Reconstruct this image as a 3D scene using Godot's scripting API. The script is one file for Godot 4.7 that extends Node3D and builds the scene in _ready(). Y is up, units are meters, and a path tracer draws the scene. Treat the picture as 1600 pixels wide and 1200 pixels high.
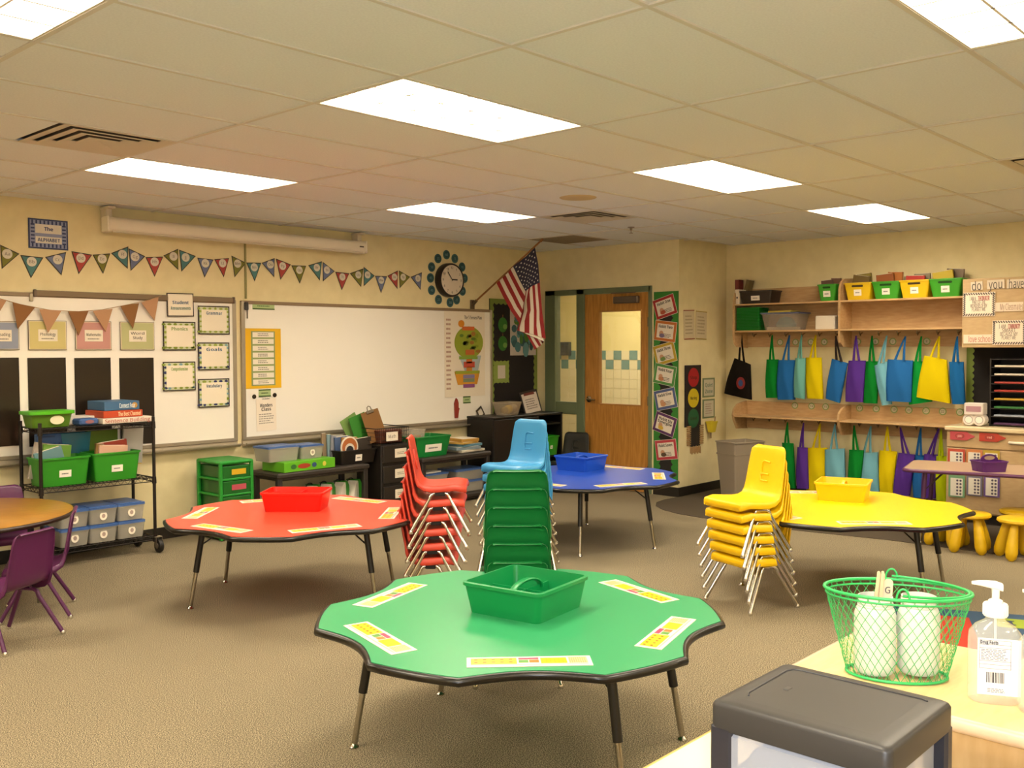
extends Node3D
# A kindergarten classroom after hours: flower tables, stacked chairs, coat racks, a whiteboard wall.
# +x runs along the whiteboard wall towards the door, +z from that wall back towards the near cabinets.

const H := 2.7            # ceiling height
const ZW := -5.12         # whiteboard wall
const XD := 6.0           # door wall
const ZC := -3.15         # short wall beside the coat racks
const XC := 6.96          # coat rack wall
const LAMP_TINT := Color(1.0, 0.952, 0.85)
const LAMP_POWER := 3.0
const LAMP_GLOW := 1.2
const EXPOSURE := 1.7

var mats := {}
var taken := {}
var font := SystemFont.new()
var font_bold := SystemFont.new()
var rng := RandomNumberGenerator.new()

# ---------------------------------------------------------------- materials
func m(hex: String, rough := 0.6, metal := 0.0, spec := 0.5) -> StandardMaterial3D:
	var key := "%s/%s/%s/%s" % [hex, rough, metal, spec]
	if not mats.has(key):
		var k := StandardMaterial3D.new()
		k.albedo_color = Color.html(hex)
		k.roughness = rough
		k.metallic = metal
		k.metallic_specular = spec
		mats[key] = k
	return mats[key]

func noise_tex(freq: float, lo: Color, hi: Color, size := 512, oct := 4, normal := false, kind := FastNoiseLite.TYPE_SIMPLEX_SMOOTH, spread := 0.0) -> NoiseTexture2D:
	var n := FastNoiseLite.new()
	n.seed = 7
	n.noise_type = kind
	n.frequency = freq
	n.fractal_octaves = oct
	var t := NoiseTexture2D.new()
	t.noise = n
	t.width = size
	t.height = size
	t.seamless = true
	if normal:
		t.as_normal_map = true
		t.bump_strength = 3.0
	else:
		var g := Gradient.new()
		g.set_color(0, lo)
		g.set_color(1, hi)
		g.set_offset(0, spread)
		g.set_offset(1, 1.0 - spread)
		t.color_ramp = g
	return t

func grained(key: String, lo: String, hi: String, freq: float, scale: Vector3, rough: float, oct := 4, size := 512, bump := 0.0, spread := 0.0) -> StandardMaterial3D:
	if not mats.has(key):
		var k := StandardMaterial3D.new()
		k.albedo_texture = noise_tex(freq, Color.html(lo), Color.html(hi), size, oct, false, FastNoiseLite.TYPE_SIMPLEX_SMOOTH, spread)
		k.uv1_triplanar = true
		k.uv1_world_triplanar = true
		k.uv1_scale = scale
		k.roughness = rough
		if bump > 0.0:
			k.heightmap_enabled = true
			k.heightmap_texture = k.albedo_texture
			k.heightmap_scale = bump
		mats[key] = k
	return mats[key]

func clear_plastic(hex: String, a: float) -> StandardMaterial3D:
	var key := "clear" + hex + str(a)
	if not mats.has(key):
		var k := StandardMaterial3D.new()
		k.transparency = BaseMaterial3D.TRANSPARENCY_ALPHA
		k.albedo_color = Color(Color.html(hex), a)
		k.roughness = 0.3
		mats[key] = k
	return mats[key]

func pane_glass() -> StandardMaterial3D:
	if not mats.has("pane"):
		var k := StandardMaterial3D.new()
		k.transparency = BaseMaterial3D.TRANSPARENCY_ALPHA
		k.albedo_color = Color(0.95, 0.97, 0.95, 0.06)
		k.roughness = 0.03
		mats["pane"] = k
	return mats["pane"]

# ---------------------------------------------------------------- mesh building
func nb() -> SurfaceTool:
	var s := SurfaceTool.new()
	s.begin(Mesh.PRIMITIVE_TRIANGLES)
	s.set_smooth_group(-1)
	return s

func face(s: SurfaceTool, p: Array, out: Vector3) -> void:   # a convex polygon, turned to face «out»
	var n: Vector3 = (p[1] - p[0]).cross(p[2] - p[0])
	var q := p.duplicate()
	if n.dot(out) > 0.0:
		q.reverse()
	for i in range(1, q.size() - 1):
		s.add_vertex(q[0])
		s.add_vertex(q[i])
		s.add_vertex(q[i + 1])

func bx(s: SurfaceTool, c: Vector3, size: Vector3, b := 0.0, t := Transform3D.IDENTITY) -> void:
	s.set_smooth_group(-1)
	var h := size * 0.5
	b = minf(b, minf(h.x, minf(h.y, h.z)) * 0.9)
	for a in 3:
		var u := (a + 1) % 3
		var v := (a + 2) % 3
		for g in [-1.0, 1.0]:
			var pts := []
			for q in [[-1, -1], [1, -1], [1, 1], [-1, 1]]:
				var p := Vector3.ZERO
				p[a] = g * h[a]
				p[u] = q[0] * (h[u] - b)
				p[v] = q[1] * (h[v] - b)
				pts.append(t * (c + p))
			var o := Vector3.ZERO
			o[a] = g
			face(s, pts, t.basis * o)
			if b > 0.0:
				for g2 in [-1.0, 1.0]:
					var e := []
					for q in [[-1, 0], [1, 0], [1, 1], [-1, 1]]:
						var p := Vector3.ZERO
						p[v] = q[0] * (h[v] - b)
						p[a] = g * (h[a] if q[1] == 0 else h[a] - b)
						p[u] = g2 * (h[u] - b if q[1] == 0 else h[u])
						e.append(t * (c + p))
					var o2 := Vector3.ZERO
					o2[a] = g
					o2[u] = g2
					face(s, e, t.basis * o2)
	if b > 0.0:
		for x in [-1.0, 1.0]:
			for y in [-1.0, 1.0]:
				for z in [-1.0, 1.0]:
					var k := Vector3(x * h.x, y * h.y, z * h.z)
					face(s, [t * (c + k - Vector3(0, y * b, z * b)), t * (c + k - Vector3(x * b, 0, z * b)), t * (c + k - Vector3(x * b, y * b, 0))], t.basis * Vector3(x, y, z))

func loft(s: SurfaceTool, rings: Array, closed := true, caps := true, group := 2) -> void:   # rings run counter-clockwise seen from the side they advance to
	var n: int = rings[0].size()
	s.set_smooth_group(group)
	for i in rings.size() - 1:
		var a = rings[i]
		var b = rings[i + 1]
		for j in (n if closed else n - 1):
			var k := (j + 1) % n
			for p in [a[j], b[k], a[k], a[j], b[j], b[k]]:
				s.add_vertex(p)
	if caps and closed:
		s.set_smooth_group(-1)
		for e in 2:
			var r = rings[0] if e == 0 else rings[-1]
			var mid := Vector3.ZERO
			for p in r:
				mid += p
			mid /= n
			for j in n:
				var k := (j + 1) % n
				s.add_vertex(mid)
				s.add_vertex(r[j] if e == 0 else r[k])
				s.add_vertex(r[k] if e == 0 else r[j])

func tube(s: SurfaceTool, pts: Array, r, n := 8, closed := false, t := Transform3D.IDENTITY) -> void:
	var rings := []
	var c := pts.size()
	var up := Vector3.UP
	for i in c:
		var a: Vector3 = pts[(i - 1 + c) % c] if closed or i > 0 else pts[0]
		var b: Vector3 = pts[(i + 1) % c] if closed or i < c - 1 else pts[c - 1]
		var d := (b - a).normalized()
		if i == 0 and absf(d.dot(up)) > 0.95:
			up = Vector3.RIGHT
		var x := up.cross(d)
		if x.length() < 0.05:
			x = Vector3.RIGHT.cross(d) if absf(d.x) < 0.9 else Vector3.BACK.cross(d)
		x = x.normalized()
		up = d.cross(x)
		var rr: float = r[i] if r is Array else r
		var ring := PackedVector3Array()
		for j in n:
			var g := TAU * j / n
			ring.append(t * (pts[i] + (x * cos(g) + up * sin(g)) * rr))
		rings.append(ring)
	if closed:
		rings.append(rings[0])
	loft(s, rings, true, not closed, 1)

func lathe(s: SurfaceTool, prof: Array, n := 24, t := Transform3D.IDENTITY) -> void:   # profile of Vector2(radius, height), bottom to top on the outside
	var group := 1
	for i in prof.size() - 1:
		if i > 0:
			var a: Vector2 = (prof[i] - prof[i - 1])
			if absf(a.angle_to(prof[i + 1] - prof[i])) > 0.65:
				group += 1
		var rings := []
		for e in 2:
			var ring := PackedVector3Array()
			for j in n:
				var g := -TAU * j / n
				ring.append(t * Vector3(prof[i + e].x * cos(g), prof[i + e].y, prof[i + e].x * sin(g)))
			rings.append(ring)
		loft(s, rings, true, false, group)

func prism(s: SurfaceTool, poly: PackedVector2Array, z0: float, z1: float, t := Transform3D.IDENTITY) -> void:   # poly in x, y, extruded along z
	if Geometry2D.is_polygon_clockwise(poly):
		poly = poly.duplicate()
		poly.reverse()
	s.set_smooth_group(-1)
	var idx := Geometry2D.triangulate_polygon(poly)
	for i in range(0, idx.size(), 3):
		for z in [z0, z1]:
			var pts := []
			for k in 3:
				pts.append(t * Vector3(poly[idx[i + k]].x, poly[idx[i + k]].y, z))
			face(s, pts, t.basis * Vector3(0, 0, -1 if z == z0 else 1))
	var n := poly.size()
	var group := 10
	for i in n:
		var a := poly[i]
		var b := poly[(i + 1) % n]
		var before := a - poly[(i - 1 + n) % n]
		if absf(before.angle_to(b - a)) > 0.6:
			group += 1
		s.set_smooth_group(group)
		var d := b - a
		face(s, [t * Vector3(a.x, a.y, z0), t * Vector3(b.x, b.y, z0), t * Vector3(b.x, b.y, z1), t * Vector3(a.x, a.y, z1)], t.basis * Vector3(d.y, -d.x, 0))

func rrect(w: float, d: float, r: float, n := 4) -> PackedVector2Array:   # rounded rectangle, counter-clockwise
	var p := PackedVector2Array()
	for q in [[1, -1, -90], [1, 1, 0], [-1, 1, 90], [-1, -1, 180]]:
		for i in n + 1:
			var g := deg_to_rad(q[2] + 90.0 * i / n)
			p.append(Vector2(q[0] * (w * 0.5 - r) + cos(g) * r, q[1] * (d * 0.5 - r) + sin(g) * r))
	return p

func ring_at(p: PackedVector2Array, y: float) -> PackedVector3Array:   # flat ring at height y, wound for a loft that rises
	var r := PackedVector3Array()
	for v in p:
		r.append(Vector3(v.x, y, -v.y))
	return r

func tub(s: SurfaceTool, w0: float, d0: float, w1: float, d1: float, h: float, t := 0.004, rim := 0.012, r := 0.03) -> void:   # an open tapered bin with a rolled rim
	var o0 := rrect(w0, d0, r)
	var o1 := rrect(w1, d1, r)
	var ro := rrect(w1 + rim * 2, d1 + rim * 2, r + rim * 0.6)
	var i1 := rrect(w1 - t * 2, d1 - t * 2, r)
	var i0 := rrect(w0 - t * 2, d0 - t * 2, r)
	var lip := minf(0.014, h * 0.12)
	loft(s, [ring_at(o0, 0), ring_at(o1, h - lip)], true, false, 3)
	loft(s, [ring_at(o1, h - lip), ring_at(ro, h - lip)], true, false, 4)
	loft(s, [ring_at(ro, h - lip), ring_at(ro, h - 0.002)], true, false, 5)
	loft(s, [ring_at(ro, h - 0.002), ring_at(i1, h)], true, false, 6)
	loft(s, [ring_at(i1, h), ring_at(i0, t)], true, false, 7)
	for y in [0.0, t]:
		var pts := []
		for v in (o0 if y == 0.0 else i0):
			pts.append(Vector3(v.x, y, -v.y))
		s.set_smooth_group(-1)
		face(s, pts, Vector3.DOWN if y == 0.0 else Vector3.UP)

# ---------------------------------------------------------------- nodes
func fin(s: SurfaceTool, called: String, mat: Material, par: Node = null, t := Transform3D.IDENTITY) -> MeshInstance3D:
	s.generate_normals()
	var o := MeshInstance3D.new()
	o.mesh = s.commit()
	return put(o, called, mat, par, t)

func put(o: MeshInstance3D, called: String, mat: Material, par: Node = null, t := Transform3D.IDENTITY) -> MeshInstance3D:
	o.material_override = mat
	o.transform = t
	o.name = called if par else numbered(called)
	(par if par else self).add_child(o, true)
	return o

func numbered(called: String) -> String:
	taken[called] = taken.get(called, -1) + 1
	return called if taken[called] == 0 else "%s_%03d" % [called, taken[called]]

func tag(o: Node, label: String, category: String, group := "") -> void:
	o.set_meta("label", label)
	o.set_meta("category", category)
	if group:
		o.set_meta("group", group)

func thing(called: String, label: String, category: String, at := Vector3.ZERO, yaw := 0.0, group := "") -> Node3D:
	var o := Node3D.new()
	o.name = numbered(called)
	add_child(o)
	o.position = at
	o.rotation.y = deg_to_rad(yaw)
	tag(o, label, category, group)
	return o

func copy(src: Node3D, label: String, at: Vector3, yaw: float) -> Node3D:
	var o: Node3D = src.duplicate()
	var base := String(src.name)
	if base.substr(base.length() - 4).begins_with("_"):
		base = base.substr(0, base.length() - 4)
	o.name = numbered(base)
	add_child(o)
	o.position = at
	o.rotation = Vector3(0, deg_to_rad(yaw), 0)
	o.set_meta("label", label)
	return o

func struct_(o: Node) -> Node:
	o.set_meta("kind", "structure")
	return o

func box(par: Node, called: String, mat: Material, c: Vector3, size: Vector3, b := 0.0, t := Transform3D.IDENTITY) -> MeshInstance3D:
	var s := nb()
	bx(s, Vector3.ZERO, size, b)
	return fin(s, called, mat, par, t * Transform3D(Basis.IDENTITY, c))

func text(par: Node, words: String, at: Vector3, high: float, hex := "202020", wide := 0.0, bold := false, turn := 0.0) -> MeshInstance3D:
	var tm := TextMesh.new()
	tm.text = words
	tm.font = font_bold if bold else font
	tm.font_size = 24
	tm.pixel_size = high / 24.0 * 1.3
	tm.depth = 0.0012
	tm.curve_step = 3.0
	var o := MeshInstance3D.new()
	o.mesh = tm
	var x := 1.0
	if wide > 0.0:
		x = wide / maxf(tm.get_aabb().size.x, 0.001)
	var b := Basis(Vector3(0, 0, 1), deg_to_rad(turn)) * Basis.from_scale(Vector3(x, 1, 1))
	return put(o, "lettering", m(hex, 0.8), par, Transform3D(b, at))

func rule_lines(par: Node, at: Vector3, w: float, h: float, n: int, hex := "505050", seed_ := 1) -> void:   # small print too fine to read: rows of dashes, one per word
	rng.seed = seed_
	var s := nb()
	for i in n:
		var y := h * 0.5 - h * (i + 0.5) / n
		var x := -w * 0.5
		var end := w * (0.5 - rng.randf() * 0.25)
		while x < end:
			var l := w * rng.randf_range(0.06, 0.16)
			l = minf(l, end - x)
			bx(s, Vector3(x + l * 0.5, y, 0), Vector3(l, h / n * 0.42, 0.0008))
			x += l + w * 0.035
	fin(s, "printed_lines", m(hex, 0.9), par, Transform3D(Basis.IDENTITY, at))

func R(at: Vector3, w: float, h: float) -> Transform3D:   # a place on a wall with the width and height of what hangs there
	return Transform3D(Basis.from_scale(Vector3(w, h, 1)), at)

func sheet(called: String, label: String, category: String, place: Transform3D, layers: Array, yaw := 0.0, roll := 0.0, group := "") -> Node3D:   # paper or card on a wall: layers of [part, width, height, colour, x, y]
	var w := place.basis.x.x
	var h := place.basis.y.y
	var o := thing(called, label, category, place.origin, yaw, group)
	o.rotation.z = deg_to_rad(roll)
	var z := 0.0
	for l in layers:
		var x: float = l[4] if l.size() > 4 else 0.0
		var y: float = l[5] if l.size() > 5 else 0.0
		box(o, l[0], m(l[3], 0.75), Vector3(x * w, y * h, z + 0.001), Vector3(l[1] * w, l[2] * h, 0.002))
		z += 0.002
	o.set_meta("top", z + 0.0006)
	return o

func front(o: Node3D) -> float:
	var z: float = o.get_meta("top")
	return z

func blob(par: Node, called: String, mat: Material, pts: Array, z0: float, z1: float, at := Vector3.ZERO) -> MeshInstance3D:
	var s := nb()
	prism(s, PackedVector2Array(pts), z0, z1)
	return fin(s, called, mat, par, Transform3D(Basis.IDENTITY, at))

func oval(rx: float, ry: float, n := 24, cx := 0.0, cy := 0.0) -> Array:
	var p := []
	for i in n:
		p.append(Vector2(cx + rx * cos(TAU * i / n), cy + ry * sin(TAU * i / n)))
	return p

# ---------------------------------------------------------------- builders of things that repeat
func chair(hex: String, metal: Material, label: String, grp: String, k := 1.0, bumper := true) -> Node3D:
	var o := thing("stacking_chair", label, "chair", Vector3.ZERO, 0, grp)
	var pm := m(hex, 0.38, 0.0, 0.5)
	# shell: [forward, up, half width] from the front lip over the seat to the top of the back
	var pr := [[0.160, 0.262, 0.146], [0.172, 0.276, 0.156], [0.176, 0.294, 0.163], [0.166, 0.309, 0.167], [0.10, 0.313, 0.172], [0.03, 0.306, 0.172], [-0.05, 0.300, 0.170], [-0.10, 0.303, 0.166], [-0.132, 0.318, 0.163], [-0.150, 0.348, 0.161], [-0.161, 0.39, 0.159], [-0.171, 0.44, 0.157], [-0.182, 0.50, 0.154], [-0.192, 0.56, 0.149], [-0.198, 0.595, 0.143], [-0.203, 0.611, 0.132], [-0.212, 0.620, 0.118], [-0.222, 0.612, 0.116]]
	var us := [-1.0, -1.0, -0.975, -0.9, -0.65, -0.33, 0.0, 0.33, 0.65, 0.9, 0.975, 1.0, 1.0]
	var rings := []
	for i in pr.size():
		var a = pr[maxi(i - 1, 0)]
		var b = pr[mini(i + 1, pr.size() - 1)]
		var d := Vector2(b[0] - a[0], b[1] - a[1]).normalized()
		var n := Vector2(d.y, -d.x)      # from the sitter's side to the underside
		if n.y > 0.0:
			n = -n
		if i < 4:
			n = Vector2(0.0, -1.0)
		var back := clampf((i - 6) / 4.0, 0.0, 1.0)
		var top := PackedVector3Array()
		var low := PackedVector3Array()
		for j in us.size():
			var u: float = us[j]
			var dish := 0.010 * pow(absf(u), 3.0) * (1.0 if i > 3 and i < 15 else 0.3)
			var deep := lerpf(0.046, 0.014, back) * (1.0 if i < 15 else 0.35)
			if i < 4:
				deep = maxf(0.0, pr[i][1] - 0.263)
			var lip := deep if j == 0 or j == us.size() - 1 else (0.005 if absf(u) > 0.96 else 0.0)
			var w: float = pr[i][2] * k
			var off := n * (lip - dish) * k
			var p := Vector3(u * w, pr[i][1] * k + off.y, pr[i][0] * k + off.x)
			top.append(p)
			low.append(p + Vector3(-signf(u) * 0.003 if lip > 0.006 else 0.0, n.y * 0.004, n.x * 0.004))
		low.reverse()
		top.append_array(low)
		rings.append(top)
	var s := nb()
	loft(s, rings, true, true, 2)
	fin(s, "seat_shell", pm, o)
	s = nb()      # the moulded hand hold and ledge in the back
	var zb := func(y: float) -> float: return (-0.161 - (y - 0.39) * 0.19) * k + 0.003
	tube(s, [Vector3(0.035 * k, 0.52 * k, zb.call(0.52)), Vector3(-0.02 * k, 0.525 * k, zb.call(0.525)), Vector3(-0.034 * k, 0.515 * k, zb.call(0.515)), Vector3(-0.036 * k, 0.43 * k, zb.call(0.43)), Vector3(-0.025 * k, 0.405 * k, zb.call(0.405)), Vector3(0.03 * k, 0.405 * k, zb.call(0.405))], 0.006, 6)
	tube(s, [Vector3(-0.034 * k, 0.445 * k, zb.call(0.445)), Vector3(0.033 * k, 0.447 * k, zb.call(0.447))], 0.006, 6)
	fin(s, "back_moulding", pm, o)
	for x in [-1.0, 1.0]:
		for z in [-1.0, 1.0]:
			var leg := nb()
			var tp := Vector3(x * 0.152 * k, 0.256 * k, z * 0.040 * k)
			var ft := Vector3(x * 0.205 * k, 0.012, z * 0.186 * k)
			tube(leg, [Vector3(x * 0.152 * k, 0.256 * k, 0), tp, tp.lerp(ft, 0.07) + Vector3(x * 0.004, 0.006, z * 0.006), tp.lerp(ft, 0.15) + Vector3(0, 0.003, z * 0.004), ft], 0.0118, 8)
			var lg := fin(leg, "leg", metal, o)
			var g := nb()
			lathe(g, [Vector2(0.0, 0.0), Vector2(0.013, 0.0), Vector2(0.0135, 0.008), Vector2(0.0125, 0.018), Vector2(0.009, 0.024)], 10)
			fin(g, "foot_glide", m("d8d4cc", 0.2, 0.9), lg, Transform3D(Basis.IDENTITY, Vector3(ft.x, 0, ft.z)))
		if bumper:
			box(o, "stacking_bumper", m("15161c", 0.3), Vector3(x * 0.156 * k, 0.254 * k, 0), Vector3(0.022, 0.030, 0.070) * k, 0.005)
	s = nb()
	for z in [-1.0, 1.0]:
		tube(s, [Vector3(-0.152 * k, 0.256 * k, z * 0.03), Vector3(-0.135 * k, 0.285 * k, z * 0.03), Vector3(0.135 * k, 0.285 * k, z * 0.03), Vector3(0.152 * k, 0.256 * k, z * 0.03)], 0.008, 6)
	fin(s, "cross_bar", metal, o)
	return o

const NTH := ["first", "second", "third", "fourth", "fifth", "sixth", "seventh", "eighth", "ninth", "tenth", "eleventh", "twelfth", "thirteenth", "fourteenth", "fifteenth"]
const ORDER := ["bottom", "second from the bottom", "third from the bottom", "fourth from the bottom", "fifth from the bottom", "sixth from the bottom", "seventh from the bottom", "eighth from the bottom", "ninth from the bottom"]

func stack(hex: String, col: String, where: String, at: Vector3, yaw: float, n: int, pitch: float, k := 1.0, back := 0.012, bumper := true) -> void:
	var src := chair(hex, m("d4d0c8", 0.16, 1.0), "", "%s chairs in a stack" % col, k, bumper)
	var fwd := Vector3(sin(deg_to_rad(yaw)), 0, cos(deg_to_rad(yaw)))
	for i in n:
		var l := "%s plastic chair, %s in the stack %s" % [col, "topmost" if i == n - 1 else ORDER[i], where]
		var p := at + Vector3(0, i * pitch, 0) + fwd * (i - n + 1) * back
		if i == 0:
			src.position = p
			src.rotation.y = deg_to_rad(yaw)
			src.set_meta("label", l)
		else:
			copy(src, l, p, yaw)

func flower(r: float, dep: float, hw: float) -> PackedVector2Array:   # six flat petals with scooped gaps between them
	var p := PackedVector2Array()
	for k in 6:
		for i in 7:
			var a := lerpf(-hw, hw, i / 6.0)
			p.append(Vector2.from_angle(deg_to_rad(60 * k + a)) * r * (0.65 + 0.35 * cos(deg_to_rad(hw)) / cos(deg_to_rad(a))))
		for i in range(1, 12):
			var a := lerpf(hw, 60 - hw, i / 12.0)
			var t := (a - 30.0) / (30.0 - hw)
			p.append(Vector2.from_angle(deg_to_rad(60 * k + a)) * (r - dep * (1.0 - t * t)))
	return p

const TH := 0.53
func flower_table(hex: String, col: String, where: String, at: Vector3, phase: float, legs: Array, edge := "17130f") -> Node3D:
	var o := thing("flower_table", "%s six-petal activity table with dark edge, %s" % [col, where], "table", at, 0, "flower-shaped activity tables")
	var lie := Transform3D(Basis(Vector3.RIGHT, -PI / 2) * Basis(Vector3(0, 0, 1), deg_to_rad(-phase)), Vector3.ZERO)
	var s := nb()
	prism(s, flower(0.786, 0.092, 12.5), TH - 0.030, TH, lie)
	fin(s, "tabletop", m(hex, 0.32, 0.0, 0.5), o)
	s = nb()
	var p := flower(0.79, 0.092, 12.5)
	var q := []
	for v in p:
		q.append(lie * Vector3(v.x, v.y, TH - 0.0165))
	tube(s, q, 0.0155, 8, true)
	fin(s, "edge_band", m(edge, 0.28), o)
	for a in legs:
		var d := Vector3(cos(deg_to_rad(phase + a)), 0, sin(deg_to_rad(phase + a)))
		var t0 := d * 0.575 + Vector3(0, TH - 0.03, 0)
		var f := d * 0.66
		s = nb()
		tube(s, [t0, t0.lerp(f, 0.56)], 0.018, 12)
		var lg := fin(s, "leg", m("1b1712", 0.4), o)
		s = nb()
		tube(s, [t0.lerp(f, 0.55), t0.lerp(f, 0.965)], 0.0125, 10)
		lathe(s, [Vector2(0, 0), Vector2(0.02, 0), Vector2(0.021, 0.004), Vector2(0.012, 0.014), Vector2(0.006, 0.03)], 10, Transform3D(Basis.IDENTITY, f))
		fin(s, "leg_insert", m("b8b2a6", 0.2, 1.0), lg)
		s = nb()
		var inb := d * 0.40 + Vector3(0, TH - 0.032, 0)
		tube(s, [inb, t0.lerp(f, 0.24)], 0.005, 6)
		fin(s, "leg_brace", m("1b1712", 0.4), lg)
		s = nb()
		bx(s, d * 0.55 + Vector3(0, TH - 0.034, 0), Vector3(0.09, 0.008, 0.09), 0.002)
		fin(s, "mounting_plate", m("1b1712", 0.4), lg)
	return o

func caddy(hex: String, col: String, where: String, at: Vector3, yaw: float, w := 0.335, d := 0.335, divided := false, h := 0.125) -> Node3D:
	var o := thing("supply_caddy", "%s plastic supply tray %s" % [col, where], "caddy", at, yaw, "supply trays on the flower tables")
	var pm := m(hex, 0.35)
	var s := nb()
	tub(s, w * 0.9, d * 0.9, w, d, h, 0.004, 0.008, 0.025)
	fin(s, "tray", pm, o)
	s = nb()
	if divided:
		bx(s, Vector3(w * 0.08, h * 0.46, 0), Vector3(0.004, h * 0.86, d * 0.92))
		bx(s, Vector3(-w * 0.2, h * 0.46, 0), Vector3(w * 0.55, h * 0.86, 0.004))
		fin(s, "divider", pm, o)
	else:
		bx(s, Vector3(0, h * 0.34, 0), Vector3(w * 0.9, h * 0.62, 0.005))
		bx(s, Vector3(0, h * 0.34, 0), Vector3(0.005, h * 0.62, d * 0.9))
		fin(s, "divider", pm, o)
		s = nb()
		var arc := []
		for i in 15:
			var g := PI * i / 14.0
			arc.append(Vector3(cos(g) * w * 0.30, h * 0.55 + sin(g) * h * 0.40, 0))
		var rings := []
		for i in 15:
			var ring := PackedVector3Array()
			for v in rrect(0.028, 0.010, 0.0045, 2):
				var g := PI * i / 14.0
				ring.append(arc[i] + Vector3(cos(g), sin(g), 0) * v.y + Vector3(0, 0, v.x))
			rings.append(ring)
		loft(s, rings, true, true, 2)
		fin(s, "handle", pm, o)
	return o

func strip_mat() -> StandardMaterial3D:   # the print on a desk strip: a yellow block with dotted fingers, a colour row, a number chart
	if not mats.has("strip"):
		var im := Image.create(512, 128, false, Image.FORMAT_RGB8)
		im.fill(Color.html("f3e8da"))
		im.fill_rect(Rect2i(14, 14, 190, 84), Color.html("f6c21a"))
		im.fill_rect(Rect2i(212, 14, 84, 26), Color.html("d8456a"))
		im.fill_rect(Rect2i(212, 44, 40, 40), Color.html("5f9a4a"))
		im.fill_rect(Rect2i(256, 44, 40, 40), Color.html("e07a2c"))
		im.fill_rect(Rect2i(304, 20, 108, 76), Color.html("f6c21a"))
		im.fill_rect(Rect2i(420, 14, 78, 84), Color.html("f0cf9a"))
		im.fill_rect(Rect2i(14, 104, 484, 8), Color.html("e5a7a0"))
		for i in 5:
			for j in 2:
				im.fill_rect(Rect2i(28 + i * 36, 26 + j * 36, 14, 12), Color.html("7a4a12"))
		for i in 8:
			im.fill_rect(Rect2i(424, 20 + i * 10, 70, 2), Color.html("a8653a"))
			im.fill_rect(Rect2i(424 + i * 9, 18, 2, 78), Color.html("c98c5a"))
		for i in 6:
			im.fill_rect(Rect2i(310 + i * 17, 26, 2, 64), Color.html("d99a10"))
		var k := StandardMaterial3D.new()
		k.albedo_texture = ImageTexture.create_from_image(im)
		k.roughness = 0.3
		mats["strip"] = k
	return mats["strip"]

func strips(center: Vector3, phase: float, col: String, places: Dictionary, r := 0.612) -> void:   # a name strip in each scoop of a flower table
	for a in places:
		var g := deg_to_rad(phase + 30 + a)
		var at := center + Vector3(cos(g) * r, TH + 0.0015, sin(g) * r)
		var o := thing("desk_strip", "yellow and white printed desk strip at the %s of the %s table" % [places[a], col], "desk strip", at, rad_to_deg(PI / 2 - g), "desk strips on the tables")
		box(o, "card", m("f3e8da", 0.4), Vector3.ZERO, Vector3(0.42, 0.0016, 0.10))
		var pl := PlaneMesh.new()
		pl.size = Vector2(0.415, 0.097)
		var pi_ := MeshInstance3D.new()
		pi_.mesh = pl
		put(pi_, "printed_face", strip_mat(), o, Transform3D(Basis.IDENTITY, Vector3(0, 0.0012, 0)))

func tote(hex: String, label: String, top: Array, low: Array, peg: Vector3, depth: float, grp: String, emblem := false, hcol := "") -> void:
	# corners in the rack's own plane as (z, y): top left, top right; low left, low right (seen from the room)
	var o := thing("tote_bag", label, "tote bag", peg, -90, grp)
	var pm := m(hex, 0.85, 0.0, 0.2)
	var loc := func(p: Vector2, zf: float) -> Vector3: return Vector3(p.x - peg.z, p.y - peg.y, zf)
	var s := nb()
	var rings := []
	for i in 8:
		var t := i / 7.0
		var a: Vector2 = low[0].lerp(top[0], t)
		var b: Vector2 = low[1].lerp(top[1], t)
		var ring := PackedVector3Array()
		var puff := depth * (0.35 + 0.65 * sin(PI * minf(1.0, 0.12 + t * 0.9)))
		for j in 11:
			var u := j / 10.0
			ring.append(loc.call(a.lerp(b, u), puff * (0.5 + 0.5 * sin(PI * u)) + 0.006 * sin(u * 9.0 + t * 5.0)))
		for j in 11:
			var u := 1.0 - j / 10.0
			ring.append(loc.call(a.lerp(b, u), -puff * 0.4 * sin(PI * u) - 0.002))
		rings.append(ring)
	loft(s, rings, true, true, 2)
	fin(s, "bag_body", pm, o)
	for q in [[0.32, 0.012], [0.68, 0.03]]:
		s = nb()
		var base: Vector3 = loc.call(top[0].lerp(top[1], q[0]), q[1])
		var pk := Vector3(0, 0, 0.02)
		var rr := []
		for i in 7:
			var t := i / 6.0
			var c := base.lerp(pk, t) + Vector3(0, 0, 0.008 * sin(PI * t))
			var ring := PackedVector3Array()
			for v in [Vector2(-0.013, -0.0015), Vector2(0.013, -0.0015), Vector2(0.013, 0.0015), Vector2(-0.013, 0.0015)]:
				ring.append(c + Vector3(v.x * (1.0 - 0.45 * t), 0, -v.y))
			rr.append(ring)
		loft(s, rr, true, true, 2)
		fin(s, "strap", m(hcol, 0.85) if hcol else pm, o)
	if emblem:
		var mid: Vector3 = loc.call(low[0].lerp(low[1], 0.68).lerp(top[0].lerp(top[1], 0.68), 0.42), depth * 1.02 + 0.004)
		var w: float = (top[1].x - top[0].x) * 0.2
		blob(o, "red_print", m("7d1f1c", 0.8), oval(w * 1.35, w * 1.7), 0, 0.003, mid)
		blob(o, "blue_print", m("27406e", 0.8), oval(w * 0.7, w * 0.9), 0.003, 0.005, mid)

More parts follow.
